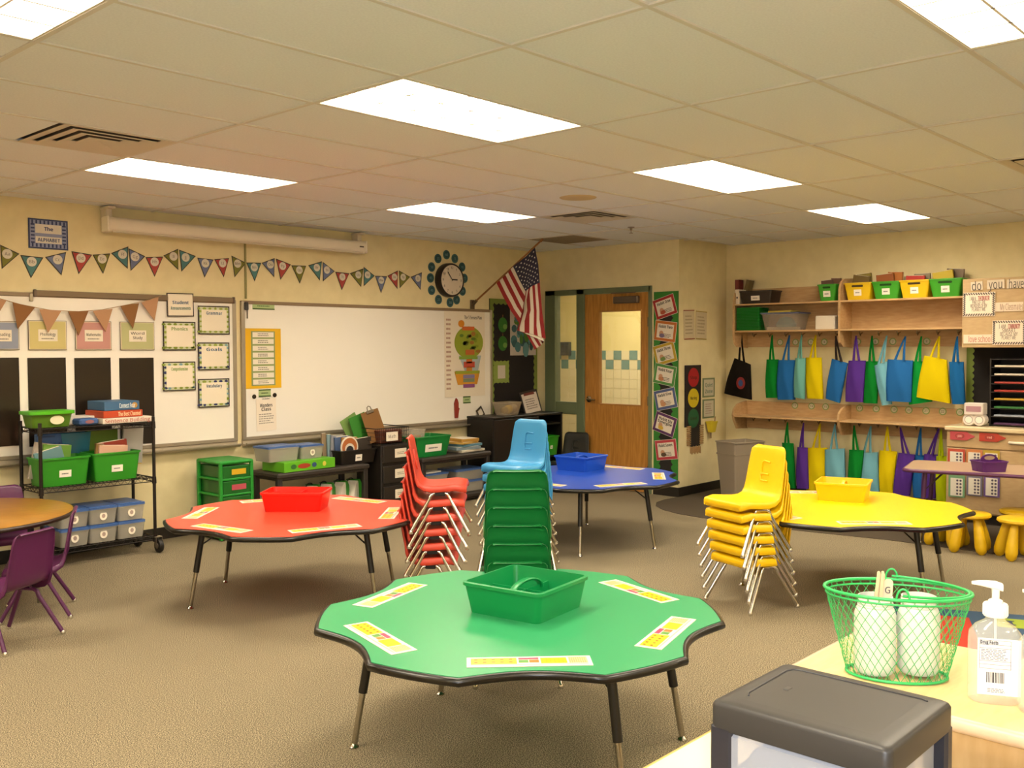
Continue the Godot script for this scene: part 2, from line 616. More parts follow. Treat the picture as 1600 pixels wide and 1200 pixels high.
func tapered_bin(called: String, hex: String, label: String, at: Vector3, yaw: float, w: float, d: float, h: float, grp := "", card := Vector2.ZERO, taper := 0.86, slot := false, mat: Material = null) -> Node3D:
	var o := thing(called, label, "bin", at, yaw, grp)
	var pm: Material = mat if mat else m(hex, 0.4)
	var s := nb()
	tub(s, w * taper, d * taper, w, d, h, 0.004, 0.008, 0.02)
	fin(s, "bin_body", pm, o)
	var zf := func(y: float) -> float: return lerpf(d * taper, d, y / h) * 0.5 + 0.0005
	var lean := Basis(Vector3.RIGHT, atan2(d * (1.0 - taper) * 0.5, h))
	if card != Vector2.ZERO:
		var y := h * 0.42
		var lab := box(o, "label_card", m("eee6da", 0.7), Vector3.ZERO, Vector3(card.x, card.y, 0.002), 0.0, Transform3D(lean, Vector3(0, y, zf.call(y) + 0.001)))
		rule_lines(lab, Vector3(0, 0, 0.0012), card.x * 0.6, card.y * 0.4, 1, "606060")
	if slot:
		var y2 := h * 0.80
		blob(o, "handle_slot", m("3b2a10" if hex.begins_with("e") else "14400c", 0.8), Array(rrect(w * 0.42, h * 0.12, h * 0.055)), 0, 0.0015).transform = Transform3D(lean, Vector3(0, y2, zf.call(y2)))
	return o

func lidded_box(label: String, at: Vector3, yaw: float, w: float, d: float, h: float, grp: String, badge := true) -> Node3D:
	var o := thing("storage_box", label, "storage box", at, yaw, grp)
	var s := nb()
	tub(s, w * 0.88, d * 0.88, w * 0.97, d * 0.97, h - 0.012, 0.003, 0.004, 0.02)
	fin(s, "box_body", clear_plastic("c9c4b8", 0.38), o)
	s = nb()
	prism(s, rrect(w, d, 0.02), h - 0.02, h - 0.004, Transform3D(Basis(Vector3.RIGHT, -PI / 2), Vector3.ZERO))
	prism(s, rrect(w * 0.86, d * 0.86, 0.02), h - 0.004, h, Transform3D(Basis(Vector3.RIGHT, -PI / 2), Vector3.ZERO))
	fin(s, "lid", m("3f62a0", 0.35), o)
	s = nb()
	bx(s, Vector3(0, h * 0.22, 0), Vector3(w * 0.78, h * 0.36, d * 0.74), 0.02)
	fin(s, "contents", m("8d8174", 0.8), o)
	if badge:
		blob(o, "round_label", m("efe6d6", 0.7), oval(h * 0.21, h * 0.24), 0, 0.002, Vector3(0, h * 0.45, d * 0.468))
		blob(o, "label_picture", m("a48f86", 0.7), oval(h * 0.10, h * 0.12), 0.002, 0.003, Vector3(0, h * 0.45, d * 0.468))
	return o

func book(label: String, at: Vector3, size: Vector3, hex: String, yaw := 0.0, lean := 0.0, grp := "", tip := 0.0) -> Node3D:
	var o := thing("book", label, "book", at, yaw, grp)
	o.rotation.z = deg_to_rad(lean)
	o.rotation.x = deg_to_rad(tip)
	box(o, "cover", m(hex, 0.5), Vector3(0, size.y * 0.5, 0), size, 0.002)
	box(o, "page_block", m("e8dfcc", 0.8), Vector3(size.x * 0.02, size.y * 0.5 + 0.002, 0), Vector3(size.x * 0.8, size.y * 0.99, size.z * 0.96))
	return o

func edged_board(par: Node, called: String, mat: Material, w: float, h: float, band: float, step: float, z: float, sides := "tlrb") -> void:   # scalloped paper border along the inside of a board, one strip per side
	for q in sides:
		var along := h if q in "lr" else w
		var n := maxi(2, roundi(along / step))
		var pts := [Vector2(-along * 0.5, 0), Vector2(along * 0.5, 0)]
		for i in range(n * 6, -1, -1):
			var x := along * (i / (n * 6.0) - 0.5)
			pts.append(Vector2(x, band * (0.72 + 0.28 * absf(sin(PI * i / 6.0)))))
		var s := nb()
		prism(s, PackedVector2Array(pts), z, z + 0.003)
		var turn: float = {"b": 0.0, "t": PI, "l": -PI / 2, "r": PI / 2}[q]
		var at: Vector3 = {"b": Vector3(0, -h * 0.5, 0), "t": Vector3(0, h * 0.5, 0), "l": Vector3(-w * 0.5, 0, 0), "r": Vector3(w * 0.5, 0, 0)}[q]
		fin(s, called, mat, par, Transform3D(Basis(Vector3(0, 0, 1), turn), at + Vector3(0, 0, 0.0004 * "btlr".find(q))))

# ---------------------------------------------------------------- the scene
func _ready() -> void:
	font.font_names = PackedStringArray(["Droid Sans"])
	font_bold.font_names = PackedStringArray(["Droid Sans"])
	font_bold.font_weight = 700
	var cam := Camera3D.new()
	cam.name = "camera"
	cam.position = Vector3(-2.6765, 1.5882, 2.4640)
	cam.rotation_order = EULER_ORDER_YXZ
	cam.rotation_degrees = Vector3(-2.1895, -47.3629, -0.2068)
	cam.fov = 43.1059
	cam.near = 0.05
	add_child(cam)
	cam.current = true
	var env := Environment.new()
	env.background_mode = Environment.BG_COLOR
	env.background_color = Color(0.01, 0.01, 0.015)
	env.tonemap_mode = Environment.TONE_MAPPER_LINEAR
	env.tonemap_exposure = EXPOSURE
	env.sdfgi_enabled = true
	env.ssao_enabled = true
	env.ssil_enabled = true
	var we := WorldEnvironment.new()
	we.name = "environment"
	we.environment = env
	add_child(we)
	# the camera's own weak flash, beside the lens
	var fl := SpotLight3D.new()
	fl.name = "camera_flash"
	fl.position = cam.position + Vector3(0.02, 0.05, 0.03)
	fl.rotation_order = EULER_ORDER_YXZ
	fl.rotation_degrees = cam.rotation_degrees
	fl.spot_angle = 48.0
	fl.spot_angle_attenuation = 0.8
	fl.spot_range = 20.0
	fl.light_color = Color(0.95, 0.97, 1.0)
	fl.light_energy = 2.0
	fl.light_size = 0.02
	fl.shadow_enabled = true
	add_child(fl)
	lamps()
	shell()
	door_wall()
	board_wall()
	short_wall()
	rack_wall()
	tables()
	along_board_wall()
	right_corner()
	near_cabinet()

# ---------------------------------------------------------------- lamps
func lamps() -> void:
	var spots := [[0, -2, "ceiling light panel over the middle of the room, largest one seen whole"], [0, -6, "ceiling light panel nearest the projection screen, left of the others"], [2, -6, "ceiling light panel nearest the wall clock and flag"], [2, -2, "ceiling light panel between the big middle panel and the coat racks"], [4, -2, "farthest ceiling light panel, close to the coat rack wall"], [-2, -2, "ceiling light panel cut by the top left corner of the photo"], [0, 2, "ceiling light panel cut by the top right corner of the photo"], [2, 2, ""], [4, 2, ""], [-2, -6, ""], [-2, 2, ""], [0, 6, ""], [2, 6, ""], [-2, 6, ""], [-4, -2, ""], [-4, 2, ""]]
	for q in spots:
		var o := thing("ceiling_light", q[2] if q[2] else "ceiling light panel outside the view, lighting the rest of the room", "ceiling light", Vector3(q[0] * 1.2192 + 0.6096, H, (q[1] + 0.5) * 0.6096), 0, "recessed ceiling light panels")
		var s := nb()
		for e in [-1.0, 1.0]:
			bx(s, Vector3(0, 0.032, e * 0.293), Vector3(1.195, 0.066, 0.010))
			bx(s, Vector3(e * 0.594, 0.032, 0), Vector3(0.010, 0.066, 0.576))
		bx(s, Vector3(0, 0.064, 0), Vector3(1.195, 0.004, 0.59))
		fin(s, "frame", m("d8cfc0", 0.5), o)
		var k := StandardMaterial3D.new()
		if mats.has("glow"):
			k = mats["glow"]
		else:
			k.albedo_color = Color(0.9, 0.88, 0.82)
			k.emission_enabled = true
			k.emission = LAMP_TINT.lerp(Color.WHITE, 0.5)
			k.emission_energy_multiplier = LAMP_GLOW
			mats["glow"] = k
		box(o, "light_diffuser", k, Vector3(0, 0.057, 0), Vector3(1.178, 0.006, 0.576))
		s = nb()
		for i in 2:
			bx(s, Vector3(0, 0.025, (i - 0.5) * 0.192), Vector3(1.178, 0.044, 0.003))
			bx(s, Vector3(0, 0.003, (i - 0.5) * 0.192), Vector3(1.178, 0.002, 0.011))
		for i in 5:
			bx(s, Vector3((i - 2) * 0.196, 0.025, 0), Vector3(0.003, 0.044, 0.576))
			bx(s, Vector3((i - 2) * 0.196, 0.003, 0), Vector3(0.010, 0.002, 0.576))
		fin(s, "louver", m("f4ece4", 0.5), o)
		var l := AreaLight3D.new()
		l.name = "ceiling_light_lamp"
		l.area_size = Vector2(1.17, 0.57)
		l.light_color = LAMP_TINT
		l.light_energy = LAMP_POWER
		l.light_size = 0.3
		l.set("area_range", 14.0)
		l.shadow_enabled = true
		l.position = Vector3(0, 0.052, 0)
		l.rotation_degrees = Vector3(-90, 0, 0)
		o.add_child(l)

# ---------------------------------------------------------------- room shell
func shell() -> void:
	var wall := grained("wall_paint", "dfd0a2", "e8daae", 0.02, Vector3(0.5, 0.5, 0.5), 0.7)
	var vinyl := m("221d18", 0.45)
	var carpet := grained("carpet", "4c4434", "c0ae8c", 0.075, Vector3(2.0, 2.0, 2.0), 0.95, 3, 1024, 0.5, 0.28)
	struct_(box(null, "floor", carpet, Vector3(1.6, -0.1, 0), Vector3(13.2, 0.2, 10.3)))
	# walk-off carpet along the coat racks, rounded at the door end
	var p := PackedVector2Array([Vector2(XC, 4.8), Vector2(5.16, 4.8), Vector2(5.2, 0.4), Vector2(5.2, -0.6), Vector2(5.08, -1.45)])
	for v in [[5.06, -2.0], [5.08, -2.3], [5.13, -2.6], [5.22, -2.82], [5.36, -3.0], [5.55, -3.12], [5.75, -3.16], [6.0, ZC]]:
		p.append(Vector2(v[0], v[1]))
	p.append(Vector2(XC, ZC))
	var s := nb()
	prism(s, p, -0.004, 0.0, Transform3D(Basis(Vector3.RIGHT, PI / 2), Vector3.ZERO))
	struct_(fin(s, "floor_walkoff_carpet", grained("mat", "3d3428", "584b3a", 0.2, Vector3(2, 2, 2), 0.95, 3, 512, 0.2), null))
	struct_(box(null, "wall_left", wall, Vector3(0.5, 1.4, ZW - 0.075), Vector3(11.3, 2.84, 0.15)))
	struct_(box(null, "wall_front", wall, Vector3(-4.975, 1.4, -0.1), Vector3(0.15, 2.84, 10.0)))
	struct_(box(null, "wall_back", wall, Vector3(1.0, 1.4, 4.875), Vector3(12.2, 2.84, 0.15)))
	struct_(box(null, "wall_right", wall, Vector3(XC + 0.075, 1.4, 0.85), Vector3(0.15, 2.84, 8.0)))
	struct_(box(null, "wall_short", wall, Vector3(6.555, 1.4, ZC - 0.075), Vector3(1.11, 2.84, 0.15)))
	for b in [["left", Vector3(0.52, 0.05, ZW + 0.004), Vector3(10.84, 0.1, 0.008)], ["right", Vector3(XC - 0.004, 0.05, 0.9), Vector3(0.008, 0.1, 7.9)], ["short", Vector3(6.476, 0.05, ZC + 0.004), Vector3(0.96, 0.1, 0.008)], ["door", Vector3(XD - 0.004, 0.05, -3.3046), Vector3(0.008, 0.1, 0.3252)]]:
		struct_(box(null, "baseboard_" + b[0], vinyl, b[1], b[2], 0.003))
	# suspended ceiling: slab, bars and lay-in tiles
	var ceil := box(null, "ceiling", m("8f8678", 0.9), Vector3(1.0, H + 0.12, -0.1), Vector3(12.3, 0.1, 10.2))
	struct_(ceil)
	var up := Vector3(-1.0, -H - 0.12, 0.1)
	var tile_mat := grained("ceiling_tile", "dde0e4", "e8ebee", 0.09, Vector3(1.6, 1.6, 1.6), 0.92, 4, 512, 0.15)
	var tm := {}
	for i in range(-4, 6):
		for j in range(-9, 8):
			if [i, j] in [[0, -2], [0, -6], [2, -6], [2, -2], [4, -2], [-2, -2], [0, 2], [2, 2], [4, 2], [-2, -6], [-2, 2], [0, 6], [2, 6], [-2, 6], [-4, -2], [-4, 2]]:
				continue
			var x0 := maxf(i * 1.2192, -4.9)
			var x1 := minf((i + 1) * 1.2192, XC)
			var z0 := maxf(j * 0.6096, ZW)
			var z1 := minf((j + 1) * 0.6096, 4.8)
			if z0 < ZC - 0.05:
				x1 = minf(x1, XD)
			if [i, j] == [-1, -5]:
				x1 -= 0.6096
			if [i, j] == [3, -5] or [i, j] == [3, 1]:
				x0 += 0.6096
			if [i, j] == [4, -7]:
				x0 += 0.6096
			if x1 - x0 < 0.05 or z1 - z0 < 0.05:
				continue
			var key := Vector2(snappedf(x1 - x0, 0.001), snappedf(z1 - z0, 0.001))
			if not tm.has(key):
				s = nb()
				bx(s, Vector3.ZERO, Vector3(x1 - x0 - 0.010, 0.016, z1 - z0 - 0.010), 0.002)
				s.generate_normals()
				tm[key] = s.commit()
			var t := MeshInstance3D.new()
			t.mesh = tm[key]
			put(t, "ceiling_tile", tile_mat, ceil, Transform3D(Basis.IDENTITY, up + Vector3((x0 + x1) * 0.5, H + 0.012 + 0.0006 * ((i * 7 + j * 13) % 3), (z0 + z1) * 0.5)))
	var bar := m("d4cfc6", 0.6)
	for i in range(-4, 6):
		var far := ZW if i * 1.2192 < XD else ZC
		box(ceil, "grid_bar", bar, up + Vector3(i * 1.2192, H + 0.002, (far + 4.8) * 0.5), Vector3(0.022, 0.010, 4.8 - far), 0.001)
	for j in range(-8, 8):
		var end := XC if j * 0.6096 > ZC else XD
		box(ceil, "grid_bar", bar, up + Vector3((end - 4.9) * 0.5, H + 0.002, j * 0.6096), Vector3(end + 4.9, 0.009, 0.022), 0.001)
	for q in [[-0.3048, -2.743, "square louvred air vent near the projection screen"], [3.9624, -2.743, "square louvred air vent between two far light panels"], [3.9624, 0.9144, "square louvred air vent at the right edge of the ceiling"]]:
		var o := thing("ceiling_vent", q[2], "air vent", Vector3(q[0], H, q[1]), 0, "louvred ceiling vents")
		box(o, "duct_backing", m("5f564c", 0.8), Vector3(0, 0.05, 0), Vector3(0.59, 0.01, 0.59))
		for k in 4:
			var r := 0.297 - k * 0.072
			var wd := 0.052 if k < 3 else r
			s = nb()
			for e in 4:
				var bt := Basis(Vector3.UP, e * PI / 2)
				var q0 := [bt * Vector3(-r, -0.004, r), bt * Vector3(r, -0.004, r), bt * Vector3(r - wd, 0.004, r - wd), bt * Vector3(-r + wd, 0.004, r - wd)]
				face(s, q0, Vector3.DOWN)
				face(s, q0.map(func(p: Vector3) -> Vector3: return p + Vector3(0, 0.003, 0)), Vector3.UP)
				face(s, [q0[0], q0[1], q0[1] + Vector3(0, 0.003, 0), q0[0] + Vector3(0, 0.003, 0)], bt * Vector3(0, 0, 1))
			fin(s, "louvre", m("cfc4b2", 0.5), o)
	var o2 := thing("return_grille", "plain tan square return air grille above the flag and door", "air vent", Vector3(5.1816, H, -3.962))
	box(o2, "grille_frame", m("9a8c76", 0.6), Vector3(0, 0.002, 0), Vector3(0.60, 0.012, 0.60), 0.003)
	s = nb()
	for i in 16:
		bx(s, Vector3(0, -0.005, -0.255 + i * 0.034), Vector3(0.53, 0.006, 0.018))
	fin(s, "grille_bars", m("8b7d68", 0.6), o2)
	o2 = thing("ceiling_speaker", "round perforated speaker flush in a ceiling tile", "speaker", Vector3(3.05, H + 0.003, -2.13))
	s = nb()
	lathe(s, [Vector2(0, -0.008), Vector2(0.10, -0.008), Vector2(0.135, -0.004), Vector2(0.14, 0.0)], 32)
	fin(s, "speaker_cover", m("c9b489", 0.7), o2)
	o2 = thing("fire_sprinkler", "small metal fire sprinkler below the ceiling tiles", "sprinkler", Vector3(4.80, H, -2.90))
	s = nb()
	lathe(s, [Vector2(0.018, -0.055), Vector2(0.018, -0.052), Vector2(0.004, -0.050), Vector2(0.004, -0.03), Vector2(0.012, -0.02), Vector2(0.012, -0.006), Vector2(0.03, -0.004), Vector2(0.034, 0.002)], 14)
	fin(s, "sprinkler_body", m("8d8377", 0.3, 0.8), o2)

# ---------------------------------------------------------------- door wall and the hall behind it
func door_wall() -> void:
	var wall: Material = mats["wall_paint"]
	var z0 := -4.9816       # frame, left and right, and its top
	var z1 := -3.4836
	var yt := 2.2368
	struct_(box(null, "wall_door", wall, Vector3(XD + 0.075, 1.4, (ZW + z0) * 0.5), Vector3(0.15, 2.84, z0 - ZW)))
	struct_(box(null, "wall_door", wall, Vector3(XD + 0.075, 1.4, (z1 + ZC - 0.15) * 0.5), Vector3(0.15, 2.84, ZC - 0.15 - z1)))
	struct_(box(null, "wall_door", wall, Vector3(XD + 0.075, (yt + 2.82) * 0.5, (z0 + z1) * 0.5), Vector3(0.15, 2.82 - yt, z1 - z0)))
	var green := m("6a7659", 0.45)
	var zm0 := -4.5099      # mullion between side light and door
	var zm1 := -4.3984
	var fr := nb()
	var jd := 0.10
	for q in [[z0, -4.8246], [zm0, zm1], [-3.5249, z1]]:
		bx(fr, Vector3(XD + 0.03, yt * 0.5, (q[0] + q[1]) * 0.5), Vector3(jd, yt, q[1] - q[0]), 0.004)
	bx(fr, Vector3(XD + 0.03, yt - 0.03, (z0 + z1) * 0.5), Vector3(jd, 0.06, z1 - z0 - 0.02), 0.004)
	struct_(fin(fr, "door_frame", green, null))
	# side light: two panes, a rail between
	var sz0 := -4.8246
	var y1 := 0.9525
	var y2 := 0.8117
	var sw := Node3D.new()
	sw.name = "window_1"
	add_child(sw)
	sw.position = Vector3(XD + 0.012, 0, (sz0 + zm0) * 0.5)
	sw.rotation.y = -PI / 2
	struct_(sw)
	var wd := zm0 - sz0
	box(sw, "window_rail", green, Vector3(0, (y1 + y2) * 0.5, 0), Vector3(wd, y1 - y2, 0.05), 0.004)
	box(sw, "window_rail", green, Vector3(0, 0.08, 0), Vector3(wd, 0.16, 0.05), 0.004)
	box(sw, "pane", pane_glass(), Vector3(0, (y1 + yt - 0.06) * 0.5, 0), Vector3(wd, yt - 0.06 - y1, 0.006))
	box(sw, "pane", pane_glass(), Vector3(0, (y2 + 0.16) * 0.5, 0), Vector3(wd, y2 - 0.16, 0.006))
	# the door
	var oak := grained("oak", "a06c2c", "c48c44", 0.012, Vector3(5.0, 0.5, 5.0), 0.42, 4, 512)
	var d := Node3D.new()
	d.name = "door_1"
	add_child(d)
	struct_(d)
	var dz0 := zm1 + 0.004
	var dz1 := -3.5249 - 0.004
	d.position = Vector3(XD + 0.02, 0, (dz0 + dz1) * 0.5)
	d.rotation.y = -PI / 2
	var w := dz1 - dz0
	var top := yt - 0.065
	var gx0 := -4.1978 - (dz0 + dz1) * 0.5
	var gx1 := -3.6247 - (dz0 + dz1) * 0.5
	var gy0 := 0.9452
	var gy1 := 1.9793
	var s := nb()
	for q in [[-w * 0.5, gx0, 0.01, top], [gx1, w * 0.5, 0.01, top], [gx0, gx1, 0.01, gy0], [gx0, gx1, gy1, top]]:
		bx(s, Vector3((q[0] + q[1]) * 0.5, (q[2] + q[3]) * 0.5, 0), Vector3(q[1] - q[0], q[3] - q[2], 0.045))
	fin(s, "door_leaf", oak, d)
	s = nb()
	for e in [-1.0, 1.0]:
		bx(s, Vector3((gx0 + gx1) * 0.5, (gy1 if e > 0 else gy0) , 0), Vector3(gx1 - gx0 + 0.02, 0.014, 0.055), 0.003)
		bx(s, Vector3(gx1 if e > 0 else gx0, (gy0 + gy1) * 0.5, 0), Vector3(0.014, gy1 - gy0, 0.055), 0.003)
	fin(s, "glazing_bead", m("a87636", 0.45), d)
	box(d, "pane", pane_glass(), Vector3((gx0 + gx1) * 0.5, (gy0 + gy1) * 0.5, 0), Vector3(gx1 - gx0, gy1 - gy0, 0.006))
	var hy := 0.9943
	var hx := -4.334 - (dz0 + dz1) * 0.5
	s = nb()
	lathe(s, [Vector2(0.0, 0.0), Vector2(0.036, 0.0), Vector2(0.036, 0.008), Vector2(0.014, 0.014), Vector2(0.012, 0.045), Vector2(0.0, 0.046)], 18, Transform3D(Basis(Vector3.RIGHT, PI / 2), Vector3(hx, hy, 0.0225)))
	tube(s, [Vector3(hx, hy, 0.062), Vector3(hx + 0.03, hy, 0.066), Vector3(hx + 0.11, hy - 0.004, 0.06)], 0.009, 8)
	fin(s, "door_handle", m("b7ab98", 0.2, 1.0), d)
	var cl := nb()
	bx(cl, Vector3(-3.8043 - (dz0 + dz1) * 0.5, 2.0955, 0.05), Vector3(0.3256, 0.075, 0.055), 0.008)
	bx(cl, Vector3(-3.7258 - (dz0 + dz1) * 0.5 - 0.1, 2.1721, 0.07), Vector3(0.32, 0.014, 0.02), 0.002)
	fin(cl, "door_closer", m("7a6d60", 0.35, 0.6), d)
	for hy2 in [0.25, 1.0, 1.85]:
		box(d, "hinge", m("6b6257", 0.3, 0.8), Vector3(w * 0.5 - 0.004, hy2, 0.024), Vector3(0.014, 0.1, 0.012), 0.002)
	# hall
	const HX := 8.3
	struct_(box(null, "floor_hall", m("8d8266", 0.4), Vector3(7.3, -0.1, -6.0), Vector3(2.3, 0.2, 5.4)))
	struct_(box(null, "ceiling_hall", m("d9d0bd", 0.9), Vector3(7.3, 2.70, -6.0), Vector3(2.3, 0.1, 5.4)))
	struct_(box(null, "wall_hall_end", m("d8c888", 0.7), Vector3(7.3, 1.35, -8.6), Vector3(2.3, 2.7, 0.1)))
	struct_(box(null, "wall_hall_near", m("d8c888", 0.7), Vector3(6.075, 1.35, -6.9), Vector3(0.14, 2.7, 3.3)))
	struct_(box(null, "wall_hall_side", m("d8c888", 0.7), Vector3(7.75, 1.35, -3.36), Vector3(1.3, 2.7, 0.1)))
	var hw := box(null, "wall_hall", m("dccb85", 0.6), Vector3(HX + 0.05, 1.35, -6.0), Vector3(0.1, 2.7, 5.4))
	struct_(hw)
	var tw := 0.1356
	var th := 0.1333
	var ytop := 1.5334
	var zt := -5.7054
	var cream := m("dccfa0", 0.25)
	var teal := m("5f8478", 0.25)
	var mesh := {}
	s = nb()
	bx(s, Vector3.ZERO, Vector3(0.010, th - 0.004, tw - 0.004), 0.0015)
	s.generate_normals()
	var tile_mesh := s.commit()
	for r in 13:
		for c in range(-9, 11):
			var t := MeshInstance3D.new()
			t.mesh = tile_mesh
			put(t, "tile", teal if (r == 0 and posmod(c, 2) == 0) or (r == 1 and posmod(c, 2) == 1) else cream, hw, Transform3D(Basis.IDENTITY, Vector3(-0.054, ytop - (r + 0.5) * th - 1.35, zt + (c + 0.5) * tw + 6.0)))
	var sp := thing("hall_notice_box", "dark square box on the hallway tiles, seen through the side window", "wall box", Vector3(HX - 0.012, 1.5573, -6.5533), -90)
	box(sp, "box_body", m("2e2f27", 0.4), Vector3(0, 0, 0.03), Vector3(0.1929, 0.1957, 0.06), 0.006)
	box(sp, "box_face", m("22231d", 0.2), Vector3(0, 0.0, 0.061), Vector3(0.075, 0.1, 0.004))
	var hl := thing("hall_ceiling_light", "hallway ceiling light panel out of view", "ceiling light", Vector3(7.2, 2.64, -5.0))
	box(hl, "frame", m("d8cfc0", 0.5), Vector3(0, 0.008, 0), Vector3(0.62, 0.014, 1.22))
	box(hl, "light_diffuser", mats["glow"], Vector3(0, -0.002, 0), Vector3(0.58, 0.006, 1.18))
	var l := AreaLight3D.new()
	l.name = "hall_ceiling_lamp"
	l.area_size = Vector2(0.57, 1.17)
	l.light_color = LAMP_TINT
	l.light_energy = LAMP_POWER * 1.0
	l.shadow_enabled = true
	l.position = Vector3(0, -0.012, 0)
	l.rotation_degrees = Vector3(-90, 0, 0)
	hl.add_child(l)
	# bulletin strip with seven tilted cards
	var bc := sheet("bulletin_strip", "tall narrow bulletin strip with green border beside the door", "bulletin board", R(Vector3(5.996, 1.1479, -3.3028), 0.3054, 2.0348), [["backing", 1, 1, "1d1a17"]], -90)
	edged_board(bc, "border", m("2f7d2a", 0.7), 0.3053, 2.0358, 0.085, 0.07, 0.004)
	var cards := [["a02a2c", "red", "One", 16.0, Vector3(6.0, 2.004, -3.3144)], ["b8672c", "orange", "Two", -7.0, Vector3(6.0, 1.7472, -3.3056)], ["b3962e", "yellow", "Three", 14.0, Vector3(6.0, 1.5105, -3.313)], ["4f8a45", "green", "Four", -10.0, Vector3(6.0, 1.2869, -3.3123)], ["4c5a86", "blue", "Five", 12.0, Vector3(6.0, 1.0292, -3.3036)], ["59305e", "purple", "Six", -16.0, Vector3(6.0, 0.7636, -3.3108)], ["b23a44", "rose", "Seven", 8.0, Vector3(6.0, 0.4922, -3.2939)]]
	for c in cards:
		var at: Vector3 = c[4]
		var o := sheet("habit_card", "%s bordered card reading Habit %s, tilted on the green strip by the door" % [c[1], c[2]], "card", R(at + Vector3(-0.012 - 0.003 * (cards.find(c) % 2), 0, 0), 0.27, 0.215), [["white_edge", 1, 1, "d8cfc0"], ["border", 0.97, 0.96, c[0]], ["panel", 0.76, 0.70, "ddd3c4"]], -90, c[3], "habit cards on the green strip")
		text(o, "Habit " + c[2], Vector3(0, 0.048, front(o)), 0.034, "2a2024", 0.17, true)
		if c[2] == "Six":
			text(o, "Synergize", Vector3(0, 0.014, front(o)), 0.030, "2a2024", 0.18, true)
		else:
			rule_lines(o, Vector3(0.03, -0.045, front(o)), 0.10, 0.045, 3, "4a4040", cards.find(c))
		blob(o, "picture", m("c09070", 0.7), oval(0.026, 0.026, 14), 0, 0.001, Vector3(-0.045, -0.025, front(o)))
		blob(o, "picture", m(["a8503c", "7a6a8a", "6f8a4a", "b87a52", "c08a62", "c9a53e", "5a4634"][cards.find(c)], 0.7), oval(0.034, 0.022, 14), 0, 0.0015, Vector3(-0.035, -0.05, front(o)))

